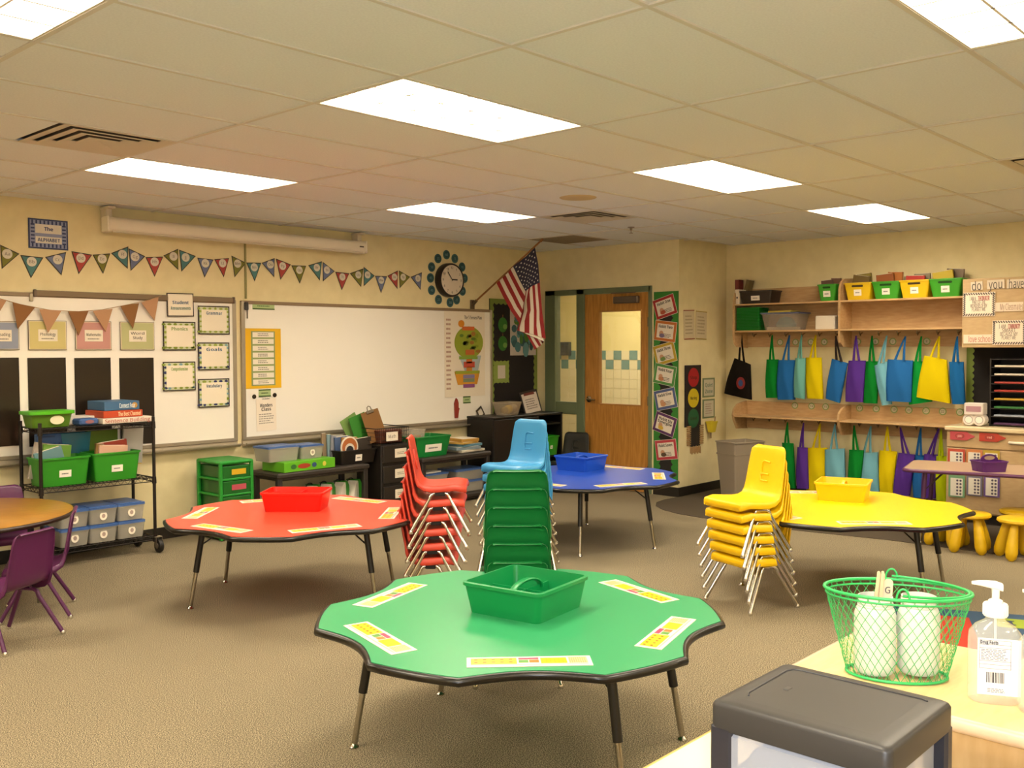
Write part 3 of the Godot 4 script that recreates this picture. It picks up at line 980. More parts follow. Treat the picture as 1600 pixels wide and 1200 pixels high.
# ---------------------------------------------------------------- whiteboard wall
func board_wall() -> void:
	var alu := m("a79d8c", 0.4, 0.6)
	var white := m("f0ebe2", 0.22, 0.0, 0.5)
	var bt := 2.0014
	var bb := 0.7704
	for q in [["whiteboard", "large white dry-erase board with yellow chart and balloon poster at its ends", 2.0198, 5.2102], ["whiteboard", "left white dry-erase board with black panels and pastel header cards", -1.4, 1.9688]]:
		var w: float = q[3] - q[2]
		var o := thing(q[0], q[1], "whiteboard", Vector3((q[2] + q[3]) * 0.5, (bt + bb) * 0.5, ZW))
		box(o, "writing_surface", white, Vector3(0, 0, 0.010), Vector3(w - 0.03, bt - bb - 0.03, 0.02))
		for e in [-1.0, 1.0]:
			box(o, "frame_bar", alu, Vector3(e * (w * 0.5 - 0.018), 0, 0.014), Vector3(0.036, bt - bb, 0.03), 0.004)
			box(o, "frame_bar", alu if e < 0 else m("8a7358", 0.6), Vector3(0, e * ((bt - bb) * 0.5 - 0.012), 0.014), Vector3(w, 0.03, 0.028), 0.004)
		var s := nb()
		prism(s, PackedVector2Array([Vector2(0, 0.03), Vector2(0, -0.035), Vector2(0.06, -0.03), Vector2(0.085, -0.012), Vector2(0.085, 0.0), Vector2(0.078, 0.0), Vector2(0.06, -0.015), Vector2(0.02, -0.012), Vector2(0.012, 0.03)]), -w * 0.5, w * 0.5, Transform3D(Basis(Vector3(0, 0, 1), Vector3(0, 1, 0), Vector3(1, 0, 0)), Vector3(0, -(bt - bb) * 0.5 - 0.02, 0)))
		fin(s, "marker_tray", alu, o)
	# display rails above the left board
	var ra := thing("display_rail", "brown display rail along the top of the left whiteboard", "rail", R(Vector3(1.105, 2.0025, -5.12), 1.6726, 0.0593).origin)
	box(ra, "rail", m("7d6a50", 0.6), Vector3(0, 0, 0.030), Vector3(1.6726, 0.045, 0.018), 0.004)
	for e in [-1.0, 1.0]:
		box(ra, "end_stop", m("6a5a4a", 0.5), Vector3(e * 0.8363, 0, 0.032), Vector3(0.02, 0.055, 0.026), 0.004)
	ra = thing("display_rail", "short thin display rail at the left edge of the photo above the board", "rail", Vector3(0.0347, 1.9902, -5.12))
	box(ra, "rail", m("8d7b62", 0.6), Vector3(-0.4978, 0, 0.02), Vector3(1.4, 0.03, 0.018), 0.004)
	box(ra, "clip", m("b0a696", 0.3, 0.8), Vector3(0.2068, -0.02, 0.03), Vector3(0.025, 0.06, 0.02), 0.003)
	# screen housing
	var sa := Vector3(0.7845, 2.5301, -5.01)
	var sb := Vector3(3.3138, 2.5794, -5.01)
	var sc := thing("projection_screen", "white rolled-up projection screen tube mounted high above the whiteboards", "projection screen", (sa + sb) * 0.5)
	var s := nb()
	var len_ := sb.x - sa.x
	var hexp := PackedVector2Array()
	for v in rrect(0.115, 0.115, 0.045, 5):
		hexp.append(v)
	prism(s, hexp, -len_ * 0.5, len_ * 0.5, Transform3D(Basis(Vector3(0, 0, 1), Vector3(0, 1, 0), Vector3(-1, 0, 0)), Vector3.ZERO))
	fin(s, "screen_tube", m("e9dfcd", 0.5), sc)
	for e in [-1.0, 1.0]:
		s = nb()
		bx(s, Vector3(e * (len_ * 0.5 - 0.03), 0.04, -0.055), Vector3(0.05, 0.2, 0.10), 0.008)
		bx(s, Vector3(e * (len_ * 0.5 - 0.03), 0.13, -0.03), Vector3(0.06, 0.02, 0.15), 0.004)
		fin(s, "wall_bracket", m("d5cab6", 0.5), sc)
		s = nb()
		bx(s, Vector3(e * (len_ * 0.5 + 0.006), 0, 0), Vector3(0.014, 0.118, 0.118), 0.02)
		fin(s, "end_cap", m("efe6d6", 0.5), sc)
	box(sc, "cap_slot", m("5a5048", 0.6), Vector3(len_ * 0.5 - 0.06, 0.0, 0.058), Vector3(0.05, 0.012, 0.004))
	box(sc, "bottom_bar", m("cfc4b0", 0.4), Vector3(0, -0.056, 0.035), Vector3(len_ - 0.06, 0.016, 0.022), 0.004)
	var cb := thing("surface_conduit", "thin painted cable strip running down the wall under the projection screen", "conduit", Vector3(2.0789, 2.2684, -5.12))
	box(cb, "conduit_cover", m("8f8a58", 0.6), Vector3(0, 0, 0.006), Vector3(0.018, 0.4914, 0.012), 0.002)
	# title sign of the alphabet line
	var o := sheet("alphabet_sign", "blue patterned framed sign reading The Alphabet above the pennants", "sign", R(Vector3(0.3866, 2.4502, -5.116), 0.2923, 0.2242), [["frame", 1, 1, "3a4468"], ["border", 0.92, 0.9, "8f97ba"], ["panel", 0.66, 0.30, "ded8cc", 0.0, 0.17], ["panel", 0.66, 0.22, "ded8cc", 0.0, -0.2]])
	var zz := nb()
	var sg: Transform3D = R(Vector3(0.3866, 2.4502, -5.116), 0.2923, 0.2242)
	for i in 9:
		for e in [-1.0, 1.0]:
			bx(zz, Vector3((i - 4) * 0.1 * sg.basis.x.x, e * 0.385 * sg.basis.y.y, 0.0055), Vector3(0.011, 0.026, 0.003), 0.0, Transform3D.IDENTITY)
			if i < 6:
				bx(zz, Vector3(e * 0.395 * sg.basis.x.x, (i - 2.5) * 0.12 * sg.basis.y.y, 0.0055), Vector3(0.026, 0.011, 0.003))
	fin(zz, "border_pattern", m("34406e", 0.7), o).set_meta("kind", "stuff")
	text(o, "The", Vector3(0, sg.basis.y.y * 0.17, 0.0095), 0.03, "3a4a78", 0.0, true)
	text(o, "ALPHABET", Vector3(0, -sg.basis.y.y * 0.2, 0.0095), 0.028, "3a4a78", sg.basis.x.x * 0.56, true)
	# alphabet pennants
	var cols := {"g": ["7a7a34", "olive"], "t": ["4f7f80", "teal"], "b": ["6d7798", "blue"], "r": ["ab4540", "red"]}
	var pens := [["g", Vector3(0.0892, 2.2692, -5.12), [Vector2(-0.0465, 0.0781), Vector2(0.0859, 0.0205), Vector2(-0.0394, -0.0986)]], ["t", Vector3(0.2603, 2.2227, -5.12), [Vector2(-0.0797, 0.0591), Vector2(0.0868, 0.0508), Vector2(-0.0071, -0.11)]], ["b", Vector3(0.4514, 2.2502, -5.12), [Vector2(-0.0925, 0.0277), Vector2(0.0656, 0.077), Vector2(0.0269, -0.1047)]], ["r", Vector3(0.628, 2.2725, -5.12), [Vector2(-0.0707, 0.0635), Vector2(0.0899, 0.0471), Vector2(-0.0192, -0.1106)]], ["g", Vector3(0.7946, 2.2778, -5.12), [Vector2(-0.0742, 0.042), Vector2(0.0677, 0.0615), Vector2(0.0066, -0.1035)]], ["t", Vector3(0.9603, 2.3244, -5.12), [Vector2(-0.0927, 0.0177), Vector2(0.0501, 0.081), Vector2(0.0426, -0.0987)]], ["b", Vector3(1.0642, 2.3116, -5.12), [Vector2(-0.0501, 0.0788), Vector2(0.0877, 0.0237), Vector2(-0.0376, -0.1025)]], ["r", Vector3(1.2305, 2.2815, -5.12), [Vector2(-0.076, 0.0474), Vector2(0.0766, 0.0612), Vector2(-0.0005, -0.1086)]], ["g", Vector3(1.3975, 2.3369, -5.12), [Vector2(-0.0874, 0.0152), Vector2(0.0446, 0.0811), Vector2(0.0428, -0.0963)]], ["t", Vector3(1.5071, 2.3355, -5.12), [Vector2(-0.0565, 0.0751), Vector2(0.0946, 0.0316), Vector2(-0.0381, -0.1067)]], ["b", Vector3(1.6885, 2.2973, -5.12), [Vector2(-0.0721, 0.0572), Vector2(0.0798, 0.0504), Vector2(-0.0077, -0.1076)]], ["r", Vector3(1.8529, 2.3078, -5.12), [Vector2(-0.077, 0.0432), Vector2(0.0656, 0.0632), Vector2(0.0114, -0.1064)]], ["g", Vector3(2.0005, 2.3132, -5.12), [Vector2(-0.058, 0.0802), Vector2(0.0876, 0.0263), Vector2(-0.0296, -0.1065)]], ["t", Vector3(2.1678, 2.2907, -5.12), [Vector2(-0.078, 0.0517), Vector2(0.0741, 0.058), Vector2(0.0039, -0.1097)]], ["b", Vector3(2.3352, 2.3253, -5.12), [Vector2(-0.0884, 0.0236), Vector2(0.0481, 0.0752), Vector2(0.0404, -0.0988)]], ["r", Vector3(2.4655, 2.3193, -5.12), [Vector2(-0.0687, 0.0777), Vector2(0.0907, 0.0335), Vector2(-0.022, -0.1113)]], ["g", Vector3(2.6471, 2.2926, -5.12), [Vector2(-0.084, 0.0533), Vector2(0.0789, 0.0583), Vector2(0.0051, -0.1117)]], ["t", Vector3(2.8442, 2.3271, -5.12), [Vector2(-0.0949, 0.0296), Vector2(0.0606, 0.0764), Vector2(0.0342, -0.106)]], ["b", Vector3(2.9608, 2.3109, -5.12), [Vector2(-0.0468, 0.0887), Vector2(0.0923, 0.007), Vector2(-0.0455, -0.0957)]], ["r", Vector3(3.1415, 2.2539, -5.12), [Vector2(-0.0808, 0.0598), Vector2(0.0858, 0.0532), Vector2(-0.005, -0.1131)]], ["g", Vector3(3.3358, 2.2841, -5.12), [Vector2(-0.1007, 0.0235), Vector2(0.0654, 0.0792), Vector2(0.0353, -0.1027)]], ["t", Vector3(3.452, 2.2899, -5.12), [Vector2(-0.0447, 0.0894), Vector2(0.0916, 0.0099), Vector2(-0.0469, -0.0992)]], ["b", Vector3(3.6253, 2.2448, -5.12), [Vector2(-0.0756, 0.0553), Vector2(0.0772, 0.0582), Vector2(-0.0016, -0.1135)]], ["r", Vector3(3.798, 2.2861, -5.12), [Vector2(-0.0891, 0.022), Vector2(0.0488, 0.0826), Vector2(0.0404, -0.1046)]], ["g", Vector3(3.9142, 2.2907, -5.12), [Vector2(-0.0525, 0.0787), Vector2(0.0961, 0.0211), Vector2(-0.0436, -0.0998)]], ["b", Vector3(4.1161, 2.2882, -5.12), [Vector2(-0.0971, 0.024), Vector2(0.0584, 0.0799), Vector2(0.0387, -0.1039)]]]
	for i in pens.size():
		var q = pens[i]
		var at: Vector3 = q[1]
		var letter := String.chr(65 + i)
		var p := thing("alphabet_pennant", "%s triangular pennant with letter %s in the alphabet bunting" % [cols[q[0]][1], letter], "pennant", at + Vector3(0, 0, 0.003), 0, "alphabet bunting on the whiteboard wall")
		var c := Vector2.ZERO
		for v in q[2]:
			c += v / 3.0
		var big := []
		for v in q[2]:
			big.append(v)
		blob(p, "edge", m("3f3c34", 0.7), big, 0, 0.002)
		var small := []
		for v in q[2]:
			small.append(c + (v - c) * 0.86)
		blob(p, "cloth", m(cols[q[0]][0], 0.8), small, 0.002, 0.004)
		blob(p, "letter_disc", m("d6cfc0", 0.7), oval(0.036, 0.036, 18, c.x, c.y + 0.014), 0.004, 0.0055)
		text(p, letter + letter.to_lower(), Vector3(c.x, c.y + 0.014, 0.0062), 0.026, "8a8078")
	# burlap pennants on a string
	var bur := [[1, Vector3(-0.0042, 1.921, -5.065), [Vector2(-0.0786, 0.0387), Vector2(0.0621, 0.0202), Vector2(0.0165, -0.0589)]], [0, Vector3(0.1626, 1.8511, -5.065), [Vector2(-0.0629, 0.0762), Vector2(0.0945, 0.0429), Vector2(-0.0315, -0.119)]], [1, Vector3(0.362, 1.8214, -5.065), [Vector2(-0.074, 0.0615), Vector2(0.0879, 0.0534), Vector2(-0.0138, -0.1148)]], [0, Vector3(0.5771, 1.8115, -5.065), [Vector2(-0.077, 0.0584), Vector2(0.0787, 0.0658), Vector2(-0.0017, -0.1242)]], [1, Vector3(0.7751, 1.8324, -5.065), [Vector2(-0.0845, 0.0457), Vector2(0.071, 0.067), Vector2(0.0135, -0.1126)]], [0, Vector3(0.996, 1.8733, -5.065), [Vector2(-0.0845, 0.0506), Vector2(0.0697, 0.078), Vector2(0.0149, -0.1286)]], [1, Vector3(1.1709, 1.9244, -5.065), [Vector2(-0.0863, 0.0325), Vector2(0.0622, 0.0801), Vector2(0.0241, -0.1126)]]]
	for i in bur.size():
		var q = bur[i]
		var at: Vector3 = q[1]
		var p := thing("burlap_pennant", "%s burlap pennant, %s from the left of the string over the left board" % [["dark", "light"][q[0]], ["first", "second", "third", "fourth", "fifth", "sixth", "seventh"][i]], "pennant", at, 0, "burlap pennants over the left board")
		blob(p, "cloth", grained("burlap%d" % q[0], ["7a5430", "a67c5c"][q[0]], ["96683e", "c09572"][q[0]], 0.4, Vector3(9, 9, 9), 0.95, 2, 256), q[2], 0, 0.005)
	var cord := thing("bunting_string", "thin jute string that carries the burlap pennants", "string")
	s = nb()
	tube(s, [Vector3(-0.3002, 1.9805, -5.07),Vector3(0.0161, 1.9517, -5.07),Vector3(0.1594, 1.9128, -5.07),Vector3(0.3772, 1.8756, -5.07),Vector3(0.5813, 1.872, -5.07),Vector3(0.7688, 1.8901, -5.07),Vector3(0.9904, 1.939, -5.07),Vector3(1.1664, 1.983, -5.07),Vector3(1.2638, 2.0189, -5.07)], 0.003, 6)
	fin(s, "string", m("a98d66", 0.9), cord)
	# pastel header cards over black panels
	var heads := [["8d94a8", "pale blue", "Reading", R(Vector3(0.0405, 1.6836, -5.09), 0.2203, 0.2103)], ["c8ba7c", "pale yellow", "Phonology", R(Vector3(0.3551, 1.6876, -5.09), 0.2818, 0.2219)], ["c08c84", "pale pink", "Mathematics", R(Vector3(0.7037, 1.6869, -5.09), 0.2842, 0.2247)], ["b4b482", "pale green", "Word Study", R(Vector3(1.0601, 1.6861, -5.09), 0.288, 0.2273)]]
	for q in heads:
		var t: Transform3D = q[3]
		var w := t.basis.x.x
		var h := t.basis.y.y
		var c := sheet("header_card", "%s header card above a black panel on the left whiteboard" % q[1], "header card", t, [["edge", 1, 1, "4a3a30"], ["border", 0.975, 0.97, "d9cdb0"], ["card", 0.93, 0.92, q[0]], ["name_label", 0.5, 0.40, "e3d9c6"]])
		text(c, q[2].split(" ")[0], Vector3(0, 0.022 if q[2].contains(" ") else 0.008, front(c)), 0.024, "3b3632", minf(w * 0.4, 0.16), false)
		if q[2].contains(" "):
			text(c, "Study", Vector3(0, -0.014, front(c)), 0.024, "3b3632", w * 0.28, false)
		else:
			rule_lines(c, Vector3(0, -0.025, front(c)), w * 0.34, 0.02, 1, "8a8276")
	for q in [R(Vector3(0.0208, 1.1968, -5.095), 0.2508, 0.6512), R(Vector3(0.3476, 1.1868, -5.095), 0.2799, 0.6636), R(Vector3(0.6956, 1.1737, -5.095), 0.2846, 0.6817), R(Vector3(1.0525, 1.1603, -5.095), 0.2884, 0.7001)]:
		var t: Transform3D = q
		var nm: Array = ["cut by the left edge of the photo", "under the pale yellow header card", "under the pale pink header card", "under the pale green header card"]
		var k: int = taken.get("chalk_panel", -1) + 1
		var c := thing("chalk_panel", "tall dark chalk panel %s" % nm[k], "chalk panel", t.origin, 0, "dark panels on the left whiteboard")
		box(c, "panel", m("231a12", 0.28), Vector3.ZERO, Vector3(t.basis.x.x, t.basis.y.y, 0.006), 0.001)
	# framed cards at the right end of the left board
	var fr := [["Student", "Vocabulary", R(Vector3(1.4361, 1.9482, -5.085), 0.242, 0.1947), "plain white card with dark frame, at the top over the rail"], ["Grammar", "", R(Vector3(1.7484, 1.8254, -5.09), 0.2987, 0.2444), "leaf-bordered card with blue title, topmost of the right column"], ["Phonics", "", R(Vector3(1.4261, 1.6879, -5.09), 0.2937, 0.2404), "leaf-bordered card with green title, just under the plain white card"], ["Goals", "", R(Vector3(1.7431, 1.5162, -5.09), 0.2988, 0.2366), "leaf-bordered card with blue title, middle of the right column"], ["Comprehension", "", R(Vector3(1.4201, 1.3523, -5.09), 0.2939, 0.2436), "leaf-bordered card with green title, lowest of the left column"], ["Vocabulary", "", R(Vector3(1.7378, 1.2008, -5.09), 0.299, 0.2454), "leaf-bordered card with blue title, lowest of the right column"]]
	for i in fr.size():
		var q = fr[i]
		var t: Transform3D = q[2]
		var w := t.basis.x.x
		var h := t.basis.y.y
		var c := sheet("framed_card", q[3], "card", t, [["frame", 1, 1, "332820"], ["border", 0.92, 0.92, "c9ccaa" if i else "e6dccb"], ["panel", 0.80 if i else 0.9, 0.74 if i else 0.9, "ebe0cc"]], 0, 1.0 if i == 0 else 0.0, "framed cards on the left board")
		var green := i == 2 or i == 4
		text(c, q[0], Vector3(0, h * (0.25 if i else 0.1), front(c)), 0.03, "7f9a4a" if green else "4f6a86", w * (0.5 if i else 0.6), true)
		if i == 0:
			text(c, "Announcements", Vector3(0, -h * 0.14, front(c)), 0.03, "5f8078", w * 0.74, true)
		else:
			rng.seed = i
			for k in 22:
				var e := k / 22.0 * 4.0
				var f := fmod(e, 1.0) - 0.5
				var pos: Vector2 = [Vector2(f, 0.42), Vector2(0.44, f), Vector2(f, -0.42), Vector2(-0.44, f)][int(e)]
				blob(c, "leaf_print", m(["7e8f2c", "97a646", "34386a", "7aa0a8"][rng.randi() % (4 if i > 2 else 2)], 0.8), oval(rng.randf_range(0.011, 0.020), rng.randf_range(0.008, 0.013), 8), 0.004, 0.0055, Vector3(pos.x * w * 0.96, pos.y * h * 0.96, 0.0))
	# large board: schedule chart, labels, newsletter, poster
	var ch: Transform3D = R(Vector3(2.2371, 1.4921, -5.098), 0.3752, 0.5373)
	var cw := ch.basis.x.x
	var chh := ch.basis.y.y
	var c2 := sheet("schedule_chart", "yellow daily schedule chart with eight white strips on the whiteboard", "chart", ch, [["backing", 1, 1, "e6b417"], ["panel", 0.66, 0.91, "8f9c62"]])
	for i in 8:
		var st := box(c2, "schedule_strip", m("e9e0cf", 0.7), Vector3(0, chh * (0.395 - i * 0.1125), front(c2)), Vector3(cw * 0.58, chh * 0.083, 0.002))
		rule_lines(st, Vector3(0, 0, 0.0012), cw * 0.3, chh * 0.06, 2, "6a665e", i)
	for q in [["green striped label card at the top left of the large whiteboard", R(Vector3(2.2475, 1.9615, -5.098), 0.2258, 0.0631)], ["small green striped label card above the newsletter page", R(Vector3(2.248, 1.181, -5.098), 0.1266, 0.0663)], ["small green striped label card under the balloon poster", R(Vector3(4.8041, 1.0115, -5.098), 0.1132, 0.0771)]]:
		var t: Transform3D = q[1]
		var lw := t.basis.x.x
		var lh := t.basis.y.y
		var c3 := sheet("label_card", q[0], "label card", t, [["card", 1, 1, "a9bd84"], ["stripe", 1, 0.16, "3f5c2c", 0.0, 0.42], ["stripe", 1, 0.16, "3f5c2c", 0.0, -0.42]])
		rule_lines(c3, Vector3(0, 0, front(c3)), lw * 0.6, lh * 0.3, 1, "5a6a48")
	var nl: Transform3D = R(Vector3(2.2623, 0.9853, -5.098), 0.2072, 0.2891)
	var n2 := sheet("newsletter_page", "white newsletter page held by two magnets on the whiteboard", "paper", nl, [["page", 1, 1, "ebdfce"]], 0, 1.0)
	text(n2, "October", Vector3(0, 0.145, front(n2)), 0.018, "6a6258")
	text(n2, "Wonders", Vector3(0, 0.085, front(n2)), 0.034, "4a4440", 0.13, true)
	text(n2, "Class", Vector3(0.0, 0.05, front(n2)), 0.034, "4a4440", 0.10, true)
	rule_lines(n2, Vector3(0, -0.035, front(n2)), nl.basis.x.x * 0.75, 0.10, 5, "9a9084", 5)
	for q in [[Vector3(2.1382, 1.1523, -5.098), "left"], [Vector3(2.3516, 1.1581, -5.098), "right"]]:
		var mg := thing("button_magnet", "dark round magnet at the %s top corner of the newsletter page" % q[1], "magnet", q[0], 0, "button magnets on the whiteboard")
		s = nb()
		lathe(s, [Vector2(0.02, 0), Vector2(0.02, 0.006), Vector2(0.016, 0.011), Vector2(0, 0.012)], 16, Transform3D(Basis(Vector3.RIGHT, PI / 2), Vector3.ZERO))
		fin(s, "magnet_body", m("3a3026", 0.3, 0.5), mg)
	var hk := thing("magnet_clip", "black magnetic clip with keys hanging at the board's top left corner", "magnet clip", Vector3(2.0666, 1.9566, -5.098))
	box(hk, "clip_body", m("2c2a2a", 0.4), Vector3(0, 0, 0.01), Vector3(0.04, 0.07, 0.02), 0.006)
	box(hk, "hanging_key", m("6a655c", 0.3, 0.8), Vector3(0.01, -0.07, 0.008), Vector3(0.012, 0.08, 0.003), 0.001)
	var po: Transform3D = R(Vector3(4.7824, 1.5117, -5.098), 0.6168, 0.9276)
	var pw := po.basis.x.x
	var ph := po.basis.y.y
	var pp := sheet("balloon_poster", "white chart paper with a green hot air balloon hung on the whiteboard", "poster", po, [["chart_paper", 1, 1, "e5dac8"]])
	var z := front(pp)
	text(pp, "The 5 Senses Plan", Vector3(pw * 0.2, ph * 0.43, z), 0.04, "4a4440", pw * 0.44, false)
	var wash := []
	for v in [[-0.16, -0.02], [0.40, -0.02], [0.30, -0.24], [0.02, -0.24]]:
		wash.append(Vector2(v[0] * pw, v[1] * ph))
	blob(pp, "blue_wash", m("a9b6bb", 0.8), wash, 0, 0.001, Vector3(0, 0, z))
	blob(pp, "balloon", m("8e9c2a", 0.6), oval(pw * 0.355, ph * 0.19, 28, pw * 0.09, ph * 0.135), 0.001, 0.004, Vector3(0, 0, z))
	rng.seed = 4
	for i in 16:
		blob(pp, "balloon_print", m(["5d7a28", "6f7a3a", "9a6a2a", "7d8f22"][i % 4], 0.7), oval(pw * rng.randf_range(0.03, 0.07), ph * rng.randf_range(0.015, 0.03), 10, pw * (0.09 + rng.randf_range(-0.24, 0.24)), ph * (0.135 + rng.randf_range(-0.11, 0.11))), 0.004, 0.0055, Vector3(0, 0, z))
	for q in [["d98a1f", 0.075, 0.042, -0.10, 0.355, true], ["c9622c", 0.30, 0.045, 0.07, 0.30, false], ["b8622a", 0.22, 0.06, 0.11, 0.02, false], ["7fa03a", 0.46, 0.035, 0.07, -0.045, false], ["d06a2a", 0.14, 0.05, 0.09, -0.085, false], ["c8503a", 0.27, 0.07, 0.09, -0.125, false], ["c87f2a", 0.14, 0.05, 0.09, -0.175, false]]:
		if q[5]:
			blob(pp, "paper_circle", m(q[0], 0.7), oval(pw * q[1], ph * q[2], 18, pw * q[3], ph * q[4]), 0.004, 0.006, Vector3(0, 0, z))
		else:
			box(pp, "word_card", m(q[0], 0.7), Vector3(pw * q[3], ph * q[4], z + 0.0065), Vector3(pw * q[1], ph * q[2], 0.002))
	var bask := []
	for v in [[-0.27, -0.205], [0.36, -0.205], [0.29, -0.36], [-0.19, -0.36]]:
		bask.append(Vector2(v[0] * pw, v[1] * ph))
	blob(pp, "basket", m("cf8f2a", 0.7), bask, 0.002, 0.004, Vector3(0, 0, z))
	box(pp, "basket_rim", m("93a02c", 0.7), Vector3(pw * 0.05, -ph * 0.215, z + 0.004), Vector3(pw * 0.60, ph * 0.035, 0.004))
	for q in [["7f78a0", -0.265], ["7d8a6a", -0.31], ["8f4f86", -0.375]]:
		box(pp, "word_card", m(q[0], 0.7), Vector3(pw * 0.08, ph * q[1], z + 0.006), Vector3(pw * 0.28, ph * 0.042, 0.003))
	rule_lines(pp, Vector3(-pw * 0.4, 0.0, z), pw * 0.12, ph * 0.85, 16, "b08a7a", 3)
	var rh := thing("red_pointer", "red foam hand pointer hanging at the bottom of the whiteboard", "pointer", Vector3(4.6324, 0.9221, -5.09))
	blob(rh, "hand", m("8f2f22", 0.6), [Vector2(-0.022, -0.10), Vector2(0.022, -0.10), Vector2(0.035, -0.02), Vector2(0.045, 0.0), Vector2(0.03, 0.01), Vector2(0.03, 0.06), Vector2(0.015, 0.10), Vector2(-0.005, 0.115), Vector2(-0.03, 0.06)], 0, 0.012)
	sheet("tilted_frame", "small dark photo frame tilted on its corner at the board's bottom right", "photo frame", R(Vector3(5.007, 0.8607, -5.09), 0.10, 0.12), [["frame", 1, 1, "453a2c"], ["photo", 0.62, 0.6, "d9d0c2"]], 0, 33.0)
	# clock with paper flowers round it
	var cf: Transform3D = R(Vector3(4.5401, 2.3013, -5.035), 0.3304, 0.3262)
	var cr := cf.basis.y.y * 0.5
	var ck := thing("wall_clock", "round black-rimmed wall clock with white face above the whiteboard", "clock", Vector3(cf.origin.x, cf.origin.y, ZW))
	s = nb()
	lathe(s, [Vector2(0, 0), Vector2(cr * 1.10, 0), Vector2(cr * 1.12, 0.01), Vector2(cr * 1.10, 0.075), Vector2(cr * 1.04, 0.088), Vector2(cr * 0.98, 0.082), Vector2(cr * 0.97, 0.07)], 40, Transform3D(Basis(Vector3.RIGHT, PI / 2), Vector3.ZERO))
	fin(s, "rim", m("241a15", 0.35), ck)
	s = nb()
	lathe(s, [Vector2(cr * 0.99, 0.074), Vector2(cr * 0.985, 0.078), Vector2(0, 0.0782)], 40, Transform3D(Basis(Vector3.RIGHT, PI / 2), Vector3.ZERO))
	fin(s, "dial", m("dcd0be", 0.5), ck)
	for i in 12:
		var g := PI / 2 - TAU * (i + 1) / 12.0
		text(ck, str(i + 1), Vector3(cos(g) * cr * 0.80, sin(g) * cr * 0.80, 0.079), 0.026, "4a423a")
	box(ck, "hour_hand", m("1a1614", 0.5), Vector3(cr * 0.22, cr * 0.03, 0.081), Vector3(cr * 0.5, 0.014, 0.002))
	box(ck, "minute_hand", m("1a1614", 0.5), Vector3.ZERO, Vector3(cr * 0.7, 0.008, 0.002), 0.0, Transform3D(Basis(Vector3(0, 0, 1), deg_to_rad(128)), Vector3(-cr * 0.18, cr * 0.23, 0.083)))
	var fl := [Vector3(4.5321, 2.5746, -5.12),Vector3(4.6553, 2.5415, -5.12),Vector3(4.7633, 2.4565, -5.12),Vector3(4.7989, 2.3369, -5.12),Vector3(4.7685, 2.1965, -5.12),Vector3(4.6781, 2.0981, -5.12),Vector3(4.5799, 2.0657, -5.12),Vector3(4.4111, 2.0928, -5.12),Vector3(4.313, 2.1872, -5.12),Vector3(4.2982, 2.3159, -5.12),Vector3(4.3153, 2.431, -5.12),Vector3(4.408, 2.5258, -5.12)]
	for i in 12:
		var f := thing("clock_flower", "round teal paper number disc at the %s o'clock place round the wall clock" % ["twelve", "one", "two", "three", "four", "five", "six", "seven", "eight", "nine", "ten", "eleven"][i], "paper disc", fl[i], 0, "paper discs round the clock")
		blob(f, "disc", m("3d6468", 0.8), oval(0.050, 0.050, 20), 0, 0.003)
		var pl := []
		for k in 24:
			pl.append(Vector2.from_angle(TAU * k / 24.0) * (0.040 if k % 2 else 0.031))
		blob(f, "inner_disc", m("2c5054", 0.8), pl, 0.003, 0.005)
		text(f, ["60", "5", "10", "15", "20", "25", "30", "35", "40", "45", "50", "55"][i], Vector3(0, 0, 0.0055), 0.03, "6f9496")
	# black bulletin board near the corner
	var bd := Vector3(5.5851, 1.3753, ZW)
	var bw := 0.7998
	var bh := 1.5105
	var bb2 := thing("bulletin_board", "tall black bulletin board with scalloped green border beside the door corner", "bulletin board", bd)
	box(bb2, "backing", m("1b1614", 0.9), Vector3(0, 0, 0.006), Vector3(bw, bh, 0.012))
	edged_board(bb2, "border", m("74863a", 0.8), bw, bh, 0.065, 0.075, 0.012)
	for q in [["upper", Vector3(5.3909, 1.8377, -5.104)], ["lower", Vector3(5.3896, 1.627, -5.104)]]:
		var ap := thing("apple_cutout", "%s dark green paper apple cutout on the black bulletin board" % q[0], "paper cutout", q[1], 0, "apple cutouts on the bulletin board")
		blob(ap, "apple", m("2f6a22", 0.8), oval(0.075, 0.085, 20), 0, 0.003)
		blob(ap, "leaf", m("6f9a48", 0.8), oval(0.035, 0.03, 12, 0.035, -0.02), 0.003, 0.005)
		box(ap, "stem", m("6a4a2a", 0.8), Vector3(0.0, 0.10, 0.002), Vector3(0.012, 0.03, 0.003))
	var tp: Transform3D = R(Vector3(5.736, 1.7585, -5.104), 0.4448, 0.5386)
	var art := sheet("painted_picture", "teal and white painted picture on black board, partly behind the flag", "picture", tp, [["paper", 1, 1, "b9b0a8"]])
	rng.seed = 12
	for i in 26:
		blob(art, "paint_patch", m(["3f7078", "2f5a62", "5a8a8c", "27484c", "44702e"][i % 5], 0.7), oval(rng.randf_range(0.03, 0.06), rng.randf_range(0.04, 0.09), 9), 0, 0.001, Vector3(rng.randf_range(-0.36, 0.36) * tp.basis.x.x, rng.randf_range(-0.38, 0.38) * tp.basis.y.y, front(art) + i * 0.0001))
	var lc: Transform3D = R(Vector3(5.3675, 1.3037, -5.104), 0.2441, 0.24)
	var nt := sheet("scalloped_note", "green scalloped note with white centre on the black bulletin board", "note", lc, [["centre", 0.5, 0.62, "cfc5b8"]])
	var sca := []
	for i in 64:
		var t := i / 16.0
		var f := fmod(t, 1.0) - 0.5
		var e: Vector2 = [Vector2(0.5, f), Vector2(-f, 0.5), Vector2(-0.5, -f), Vector2(f, -0.5)][int(t)]
		sca.append(e * Vector2(lc.basis.x.x, lc.basis.y.y) * (1.0 + (0.06 if i % 4 < 2 else 0.0)))
	blob(nt, "border", m("87994a", 0.8), sca, -0.002, 0.0005)
	flag()

